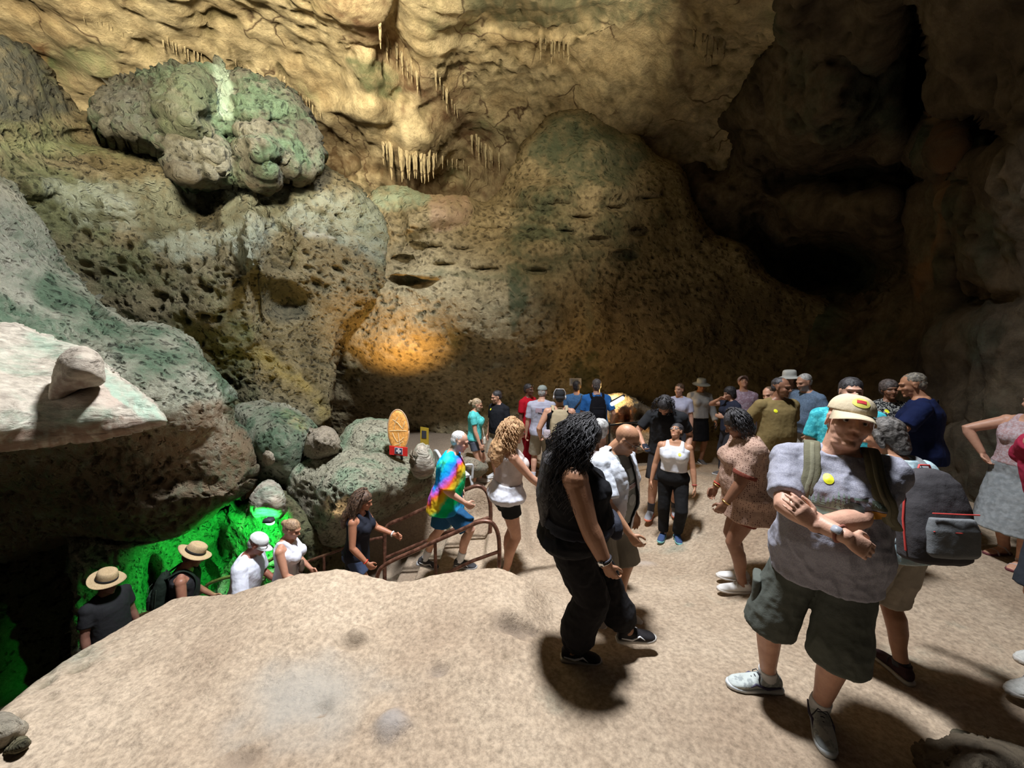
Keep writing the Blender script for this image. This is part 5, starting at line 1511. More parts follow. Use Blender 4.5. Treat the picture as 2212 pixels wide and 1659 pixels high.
w3.shoes(cloth((0.02, 0.018, 0.02), 0.6), sole=plain((0.50, 0.47, 0.43), 0.6), laces=INK, accent=plain((0.72, 0.72, 0.74), 0.5), size=1.02)
w3.band(1, 1.96, SILVER, 'bracelet', .004); w3.watch(1, 1.90, INK, SILVER)
sticker(w3, top3, w3.bend((.09, .25, 1.33)), w3.R @ Vector((.5, .85, 0)))
S = Soup(); rr = [w3.ring(z, .034) for z in (1.02, 1.035, 1.065, 1.08)]; S.loft(rr, 28)
base = w3.bend((0, 0, 1.02)); o = thing('waist_bag', 'charcoal waist bag round the waist of the woman in black', 'bag', w3.world(base), -w3.heading)
part(o, 'belt', S, cloth((0.05, 0.052, 0.07)), base, w3.s, vox=.007)
S = Soup(); c = w3.bend((.03, .30, 1.03)); S.loft([(c + Vector((0, 0, z)), Vector((1, 0, 0)), Vector((0, 1, 0)), a, b_, 2.6) for z, a, b_ in ((-.075, .09, .03), (-.05, .12, .05), (.0, .125, .055), (.05, .11, .04), (.065, .09, .02))], 20)
part(o, 'pouch', S, cloth((0.035, 0.037, 0.05)), base, w3.s, vox=.007, wr=.005)

# --- bald man in open white shirt
m4 = Person('bald man with dark sunglasses band, open white shirt over a printed grey T-shirt', aim=(1356, 918, 2.85), head_to=135, skin=(0.50, 0.27, 0.16), w=1.10, belly=.06, limb=1.05, near=2, lean=(6, 0, 0), head=(28, 0, -8), neckw=1.15,
            feet=((-.10, .08), (.12, -.10)), hands=((-.33, .08, .80), (.20, .30, .95)), elbows=((-1, -.3, 0), (1, -.5, -.2)), curl=(.35, .5), face=dict(wide=1.08, jowl=1, browa=.3, beard=((0.20, 0.13, 0.10), .35)))
t4 = m4.top(cloth((0.27, 0.28, 0.26)), hem=.90, sleeve=.3, grow=.012, loose=.9, name='inner_tshirt', wrinkle=.008)
m4.bottom(cloth((0.28, 0.25, 0.20)), to=.95, width=.12)
m4.shoes(cloth((0.5, 0.48, 0.46)), socks=cloth((.6, .6, .6)), sock_to=1.85)
# the open shirt: two fronts, back and wide sleeves
S = Soup(); WHT = cloth((0.70, 0.73, 0.80))
S.loft([m4.ring(z, .034, None, .9) for z in np.arange(.84, 1.40, .05)] + [m4.ring(z, .026) for z in (1.42, 1.45, 1.475)], 28)
for k in (0, 1):
    sg = -1 if k == 0 else 1
    S.tube([m4.bend((sg * .05, -.02, 1.455)), m4.sh[k]], [.062, .068], 12); S.ball(m4.sh[k], .076, m4.R)
    S.tube([m4.armp(k, t) for t in (0, .3, .6, .85)], [.072, .076, .082, .088], 16, caps='flat')
def open_front(v):
    qv = (v - np.array(m4.piv)) @ np.array(m4.R)
    return (np.abs(qv[:, 0] - .01) < .075 + .02 * np.sin(qv[:, 2] * 14)) & (qv[:, 1] > 0.0)
m4.wear(S, 'open_shirt', WHT, .014, cut=open_front)
F = m4.R @ Vector((0, 1, 0)); U = m4.R @ Vector((0, 0, 1))
m4.decal(t4, m4.bend((0, .12, 1.245)), F, U, .17, .040, plain((0.62, 0.60, 0.60), 0.8), 'lettering_panel', nx=14, ny=5, off=.004)
m4.text(t4, 'MUNICIPAL', m4.bend((0, .12, 1.245)), F, U, .036, plain((0.30, 0.05, 0.06), 0.8), 'lettering', off=.0065)
m4.decal(t4, m4.bend((-.01, .12, 1.335)), F, U, .075, .085, plain((0.48, 0.52, 0.52), 0.7), 'print_panel', nx=8, ny=8)
m4.decal(t4, m4.bend((0, .12, 1.14)), F, U, .10, .09, plain((0.42, 0.44, 0.44), 0.7), 'round_print', shape='round', nx=9, ny=9)
m4.glasses(plain((0.03, 0.02, 0.02), .3), SHADE, up=.012, fwd=.004, name='sunglasses')

# --- woman in white tank top looking up
w5 = Person('woman in white sleeveless crop top and black trousers, glasses, looking up', aim=(1462, 914, 4.72), head_to=205, skin=(0.50, 0.27, 0.165), w=1.08, bust=.03, hipw=1.15, limb=1.05, female=True, near=1, head=(-34, 6, 22), feet=((-.09, .03), (.10, -.03)), toes=(14, 10),
            hands=((-.29, .08, .84), (.30, .02, .84)), curl=(.4, .4), face=dict(eye=.5))
w5.hair(BLK_HAIR, 'short', vol=.006)
t5 = w5.top(cloth((0.74, 0.76, 0.82)), hem=1.06, strap=True, loose=.3, name='tank_top', wrinkle=.004)
w5.bottom(cloth((0.012, 0.012, 0.013)), to=1.92, width=.068, name='trousers', waist=1.07)
w5.shoes(cloth((0.04, 0.07, 0.16), .6), sole=plain((0.20, 0.50, 0.50), .5))
sticker(w5, t5, w5.bend((-.07, .12, 1.34))); w5.band(0, 1.9, plain((0.5, 0.06, 0.06), .5), 'bracelet', .005)
w5.glasses(SILVER, CLEAR)

# --- man in black T-shirt bent over his phone behind her
m6 = Person('man with long dark hair in black T-shirt, head bowed over a phone', aim=(1437, 858, 5.1), head_to=205, skin='light', w=1.12, limb=1.08, near=1, lean=(10, 0, 0), head=(40, 0, 10), feet=((-.16, .0), (.14, .05)), hands=((-.27, .12, .95), (.24, .34, 1.06)), elbows=(None, (1, -.3, -.6)), palms=(None, (0, .2, 1)), face=dict(beard=((0.03, .02, .015), .9)))
m6.hair(BLK_HAIR, 'bob', vol=.012, strands=50, length=.06)
m6.top(cloth((0.022, 0.023, 0.026)), hem=.88, sleeve=.72)
m6.bottom(cloth((0.03, 0.028, 0.03)), to=.9, width=.11)
m6.shoes(cloth((0.30, 0.30, 0.33)), sole=plain((0.70, 0.20, 0.12), .5), socks=INK, sock_to=1.72)
phone(m6, 1, 'phone held low by the man in black with bowed head')

# --- woman in the dotted dress
w7 = Person('woman with braids in a pinkish brown dotted shirt dress with rust hem, head bowed', aim=(1592, 888, 3.38), head_to=284, skin='brown', w=1.24, belly=.07, bust=.06, hipw=1.15, limb=1.10, armw=1.2, female=True, near=2, lean=(6, 0, 0), head=(26, 0, 0), feet=((-.10, .02), (.10, -.03)), toes=(5, 5),
            hands=((-.20, .26, .86), (.24, .22, .86)), elbows=((-1, -.8, -.3), (1, -.8, -.3)), curl=(.7, .7), face=dict(wide=1.08, lips=(0.9, .5, .5)))
w7.hair(BLK_HAIR, 'bob', vol=.012, strands=150, length=.05, curl=.006, rad=.006, freq=5, seed=9)
d7 = w7.top(cloth((0.43, 0.285, 0.22), kind='dots', c2=(0.09, 0.035, 0.03)), hem=.74, sleeve=.78, loose=1.0, name='dress', wrinkle=.012, flare=.02, sleeve_w=.035)
w7.bottom(cloth((0.17, 0.045, 0.03)), to=.50, width=.110, name='shorts')
S = Soup()
for k in (0, 1): S.tube([w7.armp(k, .72), w7.armp(k, .84)], [.098, .098], 16, caps='flat')
w7.wear(S, 'cuffs', cloth((0.17, 0.045, 0.03)), .003)
w7.decal(d7, w7.bend((.20, .02, .84)), (1, 0.1, 0), (0, 0, 1), .05, .20, cloth((0.17, 0.045, 0.03)), 'side_panel', nx=6, ny=12, off=.005)
w7.shoes(cloth((0.66, 0.64, 0.62), .6), sole=plain((0.62, 0.58, 0.54), .6), laces=plain((.7, .68, .64), .6), size=1.06)
w7.band(0, 1.93, GOLD, 'bracelet', .006); w7.watch(1, 1.92, GOLD, plain((.7, .6, .5), .3)); w7.band(1, 1.84, plain((.7, .06, .04), .5), 'bracelet', .004)

# --- olive shirt man
m8 = Person('man in olive T-shirt with sunglasses hung at the neck, hands behind his back', aim=(1690, 816, 4.4), head_to=178, skin='brown', w=1.16, belly=.05, limb=1.08, near=1, head=(4, 0, -28), hands=((-.16, -.16, .95), (.16, -.16, .95)), elbows=((-1, -.2, 0), (1, -.2, 0)), face=dict(smile=1))
m8.hair(BLK_HAIR, vol=-.006)
t8 = m8.top(cloth((0.20, 0.145, 0.060)), hem=.87, sleeve=.78, sleeve_w=.03)
m8.bottom(cloth((0.085, 0.075, 0.05)), to=1.92, width=.075, name='trousers'); m8.shoes(cloth((.05, .04, .04)), sole=DARK_SOLE)
sticker(m8, t8, m8.bend((.11, .12, 1.36)))
S = Soup()
for dz in (0, .045, .09): S.ball(m8.bend((0, .135, 1.335 - dz)), (.014, .010, .026))
m8.out(np.array([list(x) for x in S.v]), S.f, None, 'hung_sunglasses', SHADE)

# --- bearded man in denim-blue shirt
m9 = Person('bearded grey-haired man in denim-blue short-sleeved shirt, turned left', aim=(1738, 808, 5.2), head_to=262, skin='light', w=1.08, belly=.07, near=0, lean=(10, 0, 0), head=(8, 0, 0), hands=((-.25, .2, .95), (.22, .25, 1.0)), face=dict(beard=((0.35, .33, .31), .9)))
m9.hair(GREY_HAIR, vol=-.004); m9.top(cloth((0.11, 0.16, 0.24), kind='marl', c2=(0.15, 0.21, 0.30)), hem=.88, sleeve=.8, sleeve_w=.03)
m9.bottom(cloth((0.34, 0.31, 0.27)), to=1.0, width=.11); m9.shoes(cloth((.3, .28, .26)), socks=cloth((.6, .6, .6)), sock_to=1.7)
m10 = Person('person in white sun hat and dark top between the olive and denim shirts', aim=(1705, 804, 5.7), head_to=262, skin='light', near=0, head=(10, 0, 0)); m10.brimhat(cloth((0.62, 0.62, 0.58)), brim=.05, crown=.10); m10.top(cloth((0.05, 0.05, 0.055)), hem=.9); m10.bottom(cloth((.2, .18, .15)), to=1.9, width=.08, name='trousers'); m10.shoes(cloth((.1, .1, .1))); m10.hair(BRN_HAIR)
m11 = Person('person in dark shirt with face half hidden behind the olive T-shirt man', aim=(1662, 836, 5.0), head_to=230, skin='light', near=0, head=(15, 10, 10)); m11.hair(BRN_HAIR, vol=-.005); m11.top(cloth((0.04, 0.035, 0.04)), hem=.9); m11.bottom(cloth((.1, .1, .1)), to=1.9, width=.08, name='trousers'); m11.shoes(cloth((.1, .1, .1)))

# --- turquoise shirt man behind the cap
m12 = Person('dark-haired man in turquoise patterned shirt, half hidden behind the tan cap', aim=(1842, 817, 3.35), head_to=205, skin='pale', w=1.18, belly=.05, near=1, head=(0, 0, 0)); m12.hair(BLK_HAIR, vol=.002)
m12.top(cloth((0.05, 0.42, 0.50), kind='splotch', c2=(0.10, 0.62, 0.68), scale=2), hem=.88, sleeve=.7); m12.bottom(cloth((.12, .12, .10)), to=1.0, width=.11); m12.shoes(cloth((.2, .2, .2)), socks=INK)

# --- smiling woman in black with white print, and the man in navy
w13 = Person('smiling dark-haired woman in black top with small white print', aim=(1924, 822, 4.5), head_to=192, skin='brown', w=1.05, bust=.04, female=True, near=1, head=(0, 6, 8), hands=((-.1, .32, 1.15), (.15, .32, 1.12)), face=dict(smile=1)); w13.hair(hair_mat((.03, .022, .02), (.14, .11, .10)), 'short', vol=.012)
t13 = w13.top(cloth((0.012, 0.012, 0.014), kind='splotch', c2=(0.35, 0.35, 0.33), scale=3.5), hem=.9, sleeve=.6); w13.bottom(cloth((.02, .02, .03)), to=1.9, width=.075, name='trousers'); w13.shoes(cloth((.1, .1, .1)))
sticker(w13, t13, w13.bend((.09, .12, 1.37)))
m14 = Person('man in navy T-shirt seen from behind, leaning toward the smiling woman', aim=(1972, 806, 3.9), head_to=322, skin='tan', w=1.20, belly=.06, limb=1.1, near=1, lean=(8, 0, -6), head=(10, 0, -12), hands=((-.28, .34, 1.12), (.30, .05, .85)), elbows=((-1, -.3, -.5), None)); m14.hair(hair_mat((0.05, .045, .04), (.30, .26, .2)), vol=-.004)
m14.top(cloth((0.008, 0.014, 0.055)), hem=.86, sleeve=.82, sleeve_w=.03, loose=1.0); m14.bottom(cloth((0.17, 0.145, 0.09)), to=1.0, width=.12); m14.shoes(cloth((.06, .06, .06)), sole=DARK_SOLE)
small_bag(m14, 'dark bag hanging at the hip of the man in navy', cloth((.01, .01, .015)), (.30, -.05, .93), (.16, .10, .18), strap_to=[m14.bend((.22, -.12, 1.2)), m14.bend((.10, -.13, 1.45))])

# --- woman in the grey dress at the right edge
p = ground_at(2192, 1212)
w15 = Person('person in pink and grey sleeveless dress and sandals, cut by the right edge', p, H=1.66, head_to=262, skin='light', w=1.2, belly=.04, bust=.04, hipw=1.2, limb=1.15, female=True, near=1, lean=(4, 0, 0), shift=(0, 0), feet=((-.10, .10), (.12, -.06)), hands=((-.3, .22, .95), (.27, .16, 1.06)), elbows=(None, (1, .8, -.5)))
w15.hair(BRN_HAIR); w15.top(cloth((0.42, 0.27, 0.27), kind='marl', c2=(0.5, 0.42, 0.45)), hem=1.0, strap=True, loose=.5); w15.skirt(cloth((0.24, 0.26, 0.27), kind='marl', c2=(0.30, 0.32, 0.33), scale=.5), z1=.34, w1=.30, d1=.27, waist=1.08)
w15.shoes(cloth((0.16, 0.05, 0.06)), kind='sandal', sole=plain((0.4, 0.36, 0.36), .6))

# --- person with raised arms at the right edge, near
p = ground_at(2330, 1478)
m16 = Person('person at the right edge with bent bare arm, red and dark clothes and white shoes', p, H=1.78, head_to=268, skin='pale', w=1.05, limb=1.05, near=2, feet=(('px', 2246, 1488, p.y - .10), (.16, -.05)), toes=(2, 2), shift=(.08, .06), lean=(20, 0, 0),
             hands=(('px', 2300, 925, 1.93), ('px', 2300, 880, 2.1)), elbows=(('px', 1850, 1300, 1.90), ('px', 2100, 1000, 2.1)), face=dict(noeyes=1))
m16.hair(BRN_HAIR); m16.top(cloth((0.30, 0.02, 0.05)), hem=.9); m16.bottom(cloth((0.03, 0.035, 0.045)), to=.9, width=.11); m16.shoes(cloth((0.58, 0.58, 0.55), .7, kind='marl', c2=(.45, .45, .42)), sole=plain((.5, .48, .45), .6), laces=plain((.7, .7, .7), .6), size=1.05)

# ------------------------------------------------------------------ the far group by the wall
def simple(label, px, py, H, head_to, skin, hairm, topc, botc, bot='trousers', near=0, **k):
    opt = {a: k.pop(a) for a in ('sleeve', 'hem', 'strap', 'to', 'width', 'hairkind', 'vol', 'hairlen', 'shoe', 'hat', 'socks', 'skirt', 'tname', 'strands', 'curl') if a in k}
    P = Person(label, aim=(px, py, H), crown=.135 if opt.get('hat') else .122, head_to=head_to, skin=skin, near=near, **k)
    P.T = P.top(topc, hem=opt.get('hem', .88), sleeve=opt.get('sleeve', .7), strap=opt.get('strap', False), name=opt.get('tname', 'shirt'))
    if opt.get('skirt'): P.skirt(botc, z1=opt['skirt'], w1=.2)
    else: P.bottom(botc, to=opt.get('to', 1.92), width=opt.get('width', .08), name=bot)
    P.shoes(opt.get('shoe') or cloth((.12, .11, .11)), socks=opt.get('socks'), sock_to=1.78)
    if hairm: P.hair(hairm, opt.get('hairkind', 'short'), vol=opt.get('vol', 0), length=opt.get('hairlen', .2), strands=opt.get('strands', 0), curl=opt.get('curl', .012))
    return P
LAV = cloth((0.52, 0.54, 0.74))
simple('young woman with pulled-back fair hair in lavender white T-shirt', 1468, 828, 6.6, 212, 'pale', BRN_HAIR, cloth((0.55, 0.56, 0.74)), cloth((.05, .05, .06)), female=True, hairkind='bun', bust=.03, head=(0, 0, 20))
w18 = simple('woman in wide grey sun hat, white long-sleeved top and black skirt', 1516, 818, 7.3, 186, 'tan', BRN_HAIR, cloth((0.50, 0.51, 0.52)), cloth((.012, .012, .014)), sleeve=1.92, skirt=.52, hem=.96, female=True, bust=.03, head=(14, 0, 0), hands=((-.26, .18, .92), (.27, .04, .84)), hat=1)
w18.brimhat(cloth((0.42, 0.44, 0.42)), brim=.075, crown=.09, droop=.03); phone(w18, 0, 'phone in the hand of the woman in the wide grey sun hat')
w19 = simple('dark-haired woman in navy top with one bare arm raised to her head', 1576, 836, 6.0, 268, 'light', BLK_HAIR, cloth((0.03, 0.035, 0.06)), cloth((.04, .04, .05)), female=True, bust=.03, hairkind='bob', vol=.012, head=(14, 0, 0), hands=((-.2, .25, 1.2), (.06, .20, 1.50)), elbows=(None, (1, .6, -.6)), sleeve=.4)
w20 = simple('person in pink cap and flowered pink shirt looking straight up', 1606, 811, 6.5, 196, 'light', None, cloth((0.44, 0.30, 0.38), kind='splotch', c2=(0.60, 0.50, 0.62), scale=2), cloth((.1, .1, .12)), head=(-34, 0, 0), hat=1, sleeve=.8)
w20.cap(cloth((0.36, 0.28, 0.28)), tilt=-12)
m21 = simple('person in red shirt with sunglasses pushed up on the head', 1143, 829, 7.5, 130, 'dark', BLK_HAIR, cloth((0.42, 0.008, 0.02)), cloth((.3, .01, .02)), head=(0, 0, 0), bot='trousers'); m21.glasses(PHONE, SHADE, up=.085, fwd=-.012)
m22 = simple('man in pale grey T-shirt with a flag print, wearing a grey green cap', 1172, 831, 7.02, 8, 'pale', GREY_HAIR, cloth((0.42, 0.42, 0.52)), cloth((0.34, 0.31, 0.24)), 'shorts', to=.95, width=.11, w=1.08, belly=.03, near=1, feet=((-.14, 0), (.14, .05)), hat=1, shoe=cloth((.4, .4, .45)), socks=cloth((.6, .6, .66)), head=(8, 0, 14), vol=-.006, sleeve=.8)
m22.cap(cloth((0.26, 0.29, 0.27)))
m22.decal(m22.T, (-.01, -.12, 1.33), (0, -1, 0), (0, 0, 1), .17, .075, plain((0.40, 0.24, 0.28), .8), 'flag_print', nx=10, ny=8)
m22.decal(m22.T, (.05, -.12, 1.335), (0, -1, 0), (0, 0, 1), .07, .06, plain((0.10, 0.11, 0.2), .8), 'flag_corner_print', nx=6, ny=6, off=.0045)
for i in range(3): m22.decal(m22.T, (-.03, -.12, 1.305 + i * .022), (0, -1, 0), (0, 0, 1), .11, .007, plain((0.55, 0.50, 0.58), .8), 'flag_stripe_print', nx=8, ny=3, off=.0045)
m22.decal(m22.T, (.03, -.12, 1.27), (0, -1, 0), (.3, 0, 1), .18, .010, INK, 'print_bar', nx=10, ny=3, off=.0045)
m23 = simple('man in black tank top and backwards black cap with headphones, back turned', 1209, 840, 6.3, 4, 'light', BLK_HAIR, cloth((0.012, 0.012, 0.014)), cloth((.03, .03, .035)), 'shorts', to=.95, width=.11, w=1.12, limb=1.15, strap=True, near=1, tname='tank_top', hat=1, vol=-.004, hands=((-.30, .12, .98), (.28, .15, .98)))
m23.cap(cloth((0.02, 0.02, 0.022)), rev=True)
S = Soup(); S.tube([m23.L(-.092, -.01, .0), m23.L(-.088, -.02, .08), m23.L(-.06, -.03, .135), m23.L(.06, -.03, .135), m23.L(.088, -.02, .08), m23.L(.092, -.01, .0)], .006, 8); S.ball(m23.L(-.092, -.01, 0), (.012, .03, .035)); S.ball(m23.L(.092, -.01, 0), (.012, .03, .035))
m23.out(np.array([list(x) for x in S.v]), S.f, None, 'headphones', plain((.55, .56, .58), .35))
backpack(m23, 'tan daypack on the back of the man in black tank top', cloth((0.38, 0.31, 0.20)), cloth((0.22, 0.18, 0.11)), w=.30, h=.48, d=.17)
small_bag(m23, 'striped cloth hat hanging from the tan daypack', cloth((.55, .48, .50), kind='marl', c2=(.3, .25, .3)), (-.19, -.24, 1.10), (.12, .08, .14), name='cloth_hat', cat='hat')
m24 = simple('man in blue T-shirt with dark strap across the back', 1246, 822, 7.7, 10, 'light', BLK_HAIR, cloth((0.06, 0.16, 0.36), kind='marl', c2=(0.10, .22, .42)), cloth((.06, .07, .1)), w=1.05)
S = Soup(); S.tube([m24.bend((.10, -.075, 1.46)), m24.bend((.07, -.135, 1.36)), m24.bend((-.02, -.145, 1.24)), m24.bend((-.14, -.115, 1.10))], .014, 8)
m24.out(np.array([list(x) for x in S.v]), S.f, None, 'cross_strap', INK)
m25 = simple('man with short greying hair in bright blue T-shirt, back turned', 1289, 818, 7.35, 4, 'pale', hair_mat((.05, .045, .045), (.22, .19, .18)), cloth((0.035, 0.17, 0.52)), cloth((.04, .05, .09)), w=1.12, near=1, sleeve=.75, hands=((-.28, .08, .86), (.30, .12, .95)))
backpack(m25, 'black backpack on the man in bright blue T-shirt', cloth((0.010, 0.010, 0.014)), cloth((0.03, 0.03, 0.035)), w=.28, h=.46, d=.14)
w26 = simple('woman in turquoise T-shirt and grey denim shorts, sunglasses on her blonde hair', 1031, 861, 6.9, 92, 'light', hair_mat((0.22, 0.15, 0.09), (0.50, 0.38, 0.24)), cloth((0.07, 0.46, 0.46), kind='marl', c2=(.12, .55, .53)), cloth((0.09, 0.10, 0.13)), 'shorts', to=.42, width=.098, female=True, bust=.04, near=1, hairkind='pony', hairlen=.03, head=(16, 0, 0), hands=((-.2, .1, .84), (.22, .13, .86)), hem=.93, feet=((-.09, .08), (.09, -.02)), sleeve=.5, shoe=cloth((.5, .45, .4)))
w26.glasses(PHONE, SHADE, up=.082, fwd=-.016)
small_bag(w26, 'cream knitted pouch worn across the woman in turquoise', cloth((0.62, 0.58, 0.50)), (.10, .20, .92), (.09, .06, .15), strap_to=[(.08, .17, 1.15), (-.02, .12, 1.38), (-.06, .03, 1.47)])
phone(w26, 1, 'phone at the hip of the woman in turquoise')
m27 = simple('dark-haired man in black polo shirt with yellow sticker, khaki shorts', 1072, 844, 7.15, 222, 'light', BLK_HAIR, cloth((0.013, 0.014, 0.018)), cloth((0.33, 0.29, 0.23)), 'shorts', to=.95, width=.11, near=1, w=1.08, belly=.03, head=(12, 0, 22), sleeve=.78, hands=((-.24, .16, .92), (.25, .05, .84)), shoe=cloth((.5, .5, .5)), hem=.92)
sticker(m27, m27.T, m27.bend((.10, .12, 1.38)))
small_bag(m27, 'clear water bottle held by the man in black polo', plain((.75, .78, .8), .15, 0, None, .5, 1, .5), tuple(m27.hand[0] + Vector((0, .03, -.06))), (.07, .07, .18), name='water_bottle', cat='bottle')

# --- woman with curly ginger hair by the rail
w28 = Person('woman with long curly ginger hair, white top and black shorts by the handrail', aim=(1112, 911, 4.05), head_to=70, skin='light', w=1.05, bust=.05, hipw=1.12, limb=1.04, female=True, near=1, lean=(4, 0, 4), head=(10, 0, 0), feet=((-.09, .02), (.10, -.06)), heel=(28, 0), toes=(8, 8),
             hands=((-.24, -.05, .86), (.26, .46, .92)), elbows=((-.6, -1, 0), (.5, -.6, -.6)), curl=(.5, .7))
w28.hair(hair_mat((0.26, 0.13, 0.055), (0.58, 0.36, 0.18)), 'curly', length=.16, vol=.026, strands=320, curl=.020, rad=.006, freq=17, seed=5)
w28.top(cloth((0.58, 0.50, 0.47)), hem=1.02, strap=True, loose=.7, name='top', wrinkle=.012)
S = Soup(); S.loft([w28.ring(z, g_, None, .8) for z, g_ in ((.90, .05), (.95, .06), (1.0, .05), (1.05, .035), (1.09, .03))], 28); w28.wear(S, 'tied_shirt', cloth((0.66, 0.66, 0.72)), .020)
w28.bottom(cloth((0.022, 0.024, 0.024)), to=.38, width=.105); w28.shoes(cloth((0.40, 0.36, 0.32), .7), socks=cloth((.7, .7, .72)), sock_to=1.88)

# --- man in tie-dye on the stairs
m29 = Person('white-haired man in rainbow tie-dye T-shirt and blue shorts climbing the stairs', aim=(993, 932, 4.45), head_to=88, skin='pale', w=1.08, belly=.05, near=1, lean=(12, 0, 0), head=(10, 0, 0), feet=((-.09, -.36), (.09, .16)), heel=(20, 0),
             hands=((-.26, .10, .95), (.22, .24, .96)), elbows=(None, (.6, -1, -.2)), face=dict(browa=.2, flush=1))
m29.hair(hair_mat((0.45, 0.44, 0.43), (0.75, 0.74, 0.73)), vol=-.006)
m29.top(cloth((0.1, 0.3, 0.6), kind='tiedye'), hem=.80, sleeve=.95, sleeve_w=.045, loose=1.1, wrinkle=.012, flare=.03)
m29.bottom(cloth((0.02, 0.09, 0.20)), to=.85, width=.12); m29.shoes(cloth((0.05, 0.05, 0.055), .7), sole=plain((.3, .3, .3), .6), socks=cloth((.72, .74, .78)), sock_to=1.70, accent=plain((.6, .6, .6), .5))

# ------------------------------------------------------------------ people on the lower stairs
def stair_person(label, px, py, Y, H, head_to, **k):
    return Person(label, aim=(px, py, Y, H), head_to=head_to, **k)
w30 = stair_person('woman with long straight brown hair in dark sleeveless dress gripping the handrail', 785, 1062, 4.35, 1.66, 90, skin=(0.42, 0.19, 0.11), female=True, bust=.04, near=1, lean=(6, 0, 0), head=(12, 0, 0), hands=((-.16, .42, 1.08), (.22, .20, .92)), elbows=((-.4, -.8, -.6), (.5, -1, 0)), feet=((-.09, -.1), (.09, .12)), curl=(.8, .6))
w30.hair(hair_mat((0.035, 0.02, 0.013), (0.17, 0.095, 0.055)), 'long', length=.16, vol=.012, strands=220, curl=.005, rad=.004, freq=3, seed=8)
w30.top(cloth((0.018, 0.02, 0.03)), hem=.78, strap=True, loose=.5, name='dress'); w30.bottom(cloth((.05, .07, .13)), to=.5, width=.1); w30.shoes(cloth((.1, .1, .1)))
w30.band(0, 1.92, plain((.75, .75, .75), .4), 'wristwatch', .010); w30.band(1, 1.92, plain((.7, .05, .03), .5), 'bracelet', .006)
w31 = stair_person('fair-haired woman in white tank top on the lower stairs', 630, 1124, 4.25, 1.64, 84, skin=(0.50, 0.26, 0.17), female=True, bust=.05, near=1, lean=(4, 0, 0), head=(20, 0, 6), hands=((-.2, .2, .95), (.2, .3, .98)))
w31.hair(hair_mat((0.20, 0.12, 0.07), (0.46, 0.31, 0.18)), 'bun', vol=.002); w31.top(cloth((0.72, 0.72, 0.80)), hem=.95, strap=True, loose=.3, name='tank_top'); w31.bottom(cloth((.1, .1, .12)), to=.5, width=.1); w31.shoes(cloth((.4, .4, .4)))
small_bag(w31, 'small brown bag with a strap across the woman in white tank top', cloth((.10, .07, .05)), (.02, .19, 1.12), (.10, .05, .14), strap_to=[(.04, .15, 1.3), (.08, .02, 1.48)])
m32 = stair_person('man in white cap and white T-shirt with sunglasses on the cap, near the green light', 556, 1154, 4.15, 1.78, 82, skin=(0.30, 0.12, 0.08), near=1, w=1.1, lean=(12, 0, 0), head=(20, 0, 0), hands=((-.25, .25, .95), (.25, .3, .95)))
m32.hair(GREY_HAIR, vol=-.006); m32.top(cloth((0.70, 0.72, 0.82)), hem=.88, sleeve=.85, sleeve_w=.035); m32.cap(cloth((0.68, 0.70, 0.70)), tilt=6, brim_len=.085); m32.bottom(cloth((.1, .1, .12)), to=1, width=.11); m32.shoes(cloth((.2, .2, .2)))
m32.glasses(PHONE, SHADE, up=.055, fwd=.006)
m33 = stair_person('bare-shouldered person in straw hat with black band against the green light', 418, 1180, 4.15, 1.74, 60, skin=(0.30, 0.14, 0.09), near=1, w=1.05, lean=(8, 0, 0), head=(22, 0, 0), hands=((-.2, .25, .95), (.25, .25, .95)))
STRAW = cloth((0.52, 0.38, 0.22), kind='marl', c2=(0.42, .30, .17), scale=2)
m33.hair(BRN_HAIR); m33.top(cloth((0.02, 0.02, 0.022)), hem=.9, strap=True); m33.bottom(cloth((.05, .05, .06)), to=1, width=.1); m33.shoes(cloth((.1, .1, .1))); m33.brimhat(STRAW, plain((.01, .01, .01), .8), brim=.065, crown=.10, up=.03, pinch=.015, tilt=4)
backpack(m33, 'black rucksack on the back of the person in straw hat by the green light', cloth((.012, .02, .014)), cloth((.02, .03, .02)), w=.26, h=.42, d=.14)
m34 = stair_person('person in straw hat deep in shadow at the foot of the stairs', 230, 1238, 4.0, 1.74, 100, skin=(0.22, 0.11, 0.08), near=0, w=1.0, head=(14, 0, 0))
m34.hair(BRN_HAIR); m34.top(cloth((0.02, 0.02, 0.022)), hem=.9); m34.bottom(cloth((.05, .05, .06)), to=1.9, width=.1, name='trousers'); m34.shoes(cloth((.1, .1, .1))); m34.brimhat(STRAW, plain((.01, .01, .01), .8), brim=.065, crown=.105, up=.03, pinch=.015, tilt=2)
# half-hidden man behind the long black hair
m35 = simple('grey-haired person mostly hidden behind the woman in black', 1298, 903, 3.55, 20, 'light', GREY_HAIR, cloth((.40, .33, .34)), cloth((.2, .2, .2)), to=1.0, width=.1)

# ================================================================== BOULDERS AND STONES
def stone(name, label, poly, Yc, bulge, mat, seed, step=4, rim=None, disp=None, stains_and_shade=(), back=.6, tilt=0.0, rough_amp=3, cat='rock'):
    P_ = np.array(poly, float); c = P_.mean(0); w_ = (P_.max(0) - P_.min(0))
    ctrl = [(x, y, Yc + tilt * (y - c[1]) / w_[1]) for x, y in poly] + [(c[0], c[1], Yc - bulge)]
    o = rock(name, poly, ctrl, mat, step=step, rim=rim or min(w_) * .4, rimd=bulge * .9, back=back, seed=seed, rough_amp=rough_amp,
             disp=disp or [('fbm', 2.2, .07), ('pit', 9.0, .035), ('fbm', 8.0, .02)], stains_and_shade=stains_and_shade)
    tag(o, label, cat); return o
stone('boulder', 'grey green slope of rock behind the stairs, left of the mossy boulder', [(500, 880), (540, 865), (600, 868), (660, 900), (690, 925), (680, 990), (640, 1060), (560, 1060), (520, 1000)], 5.9, .5, M['karst'], 31, tilt=-.6)
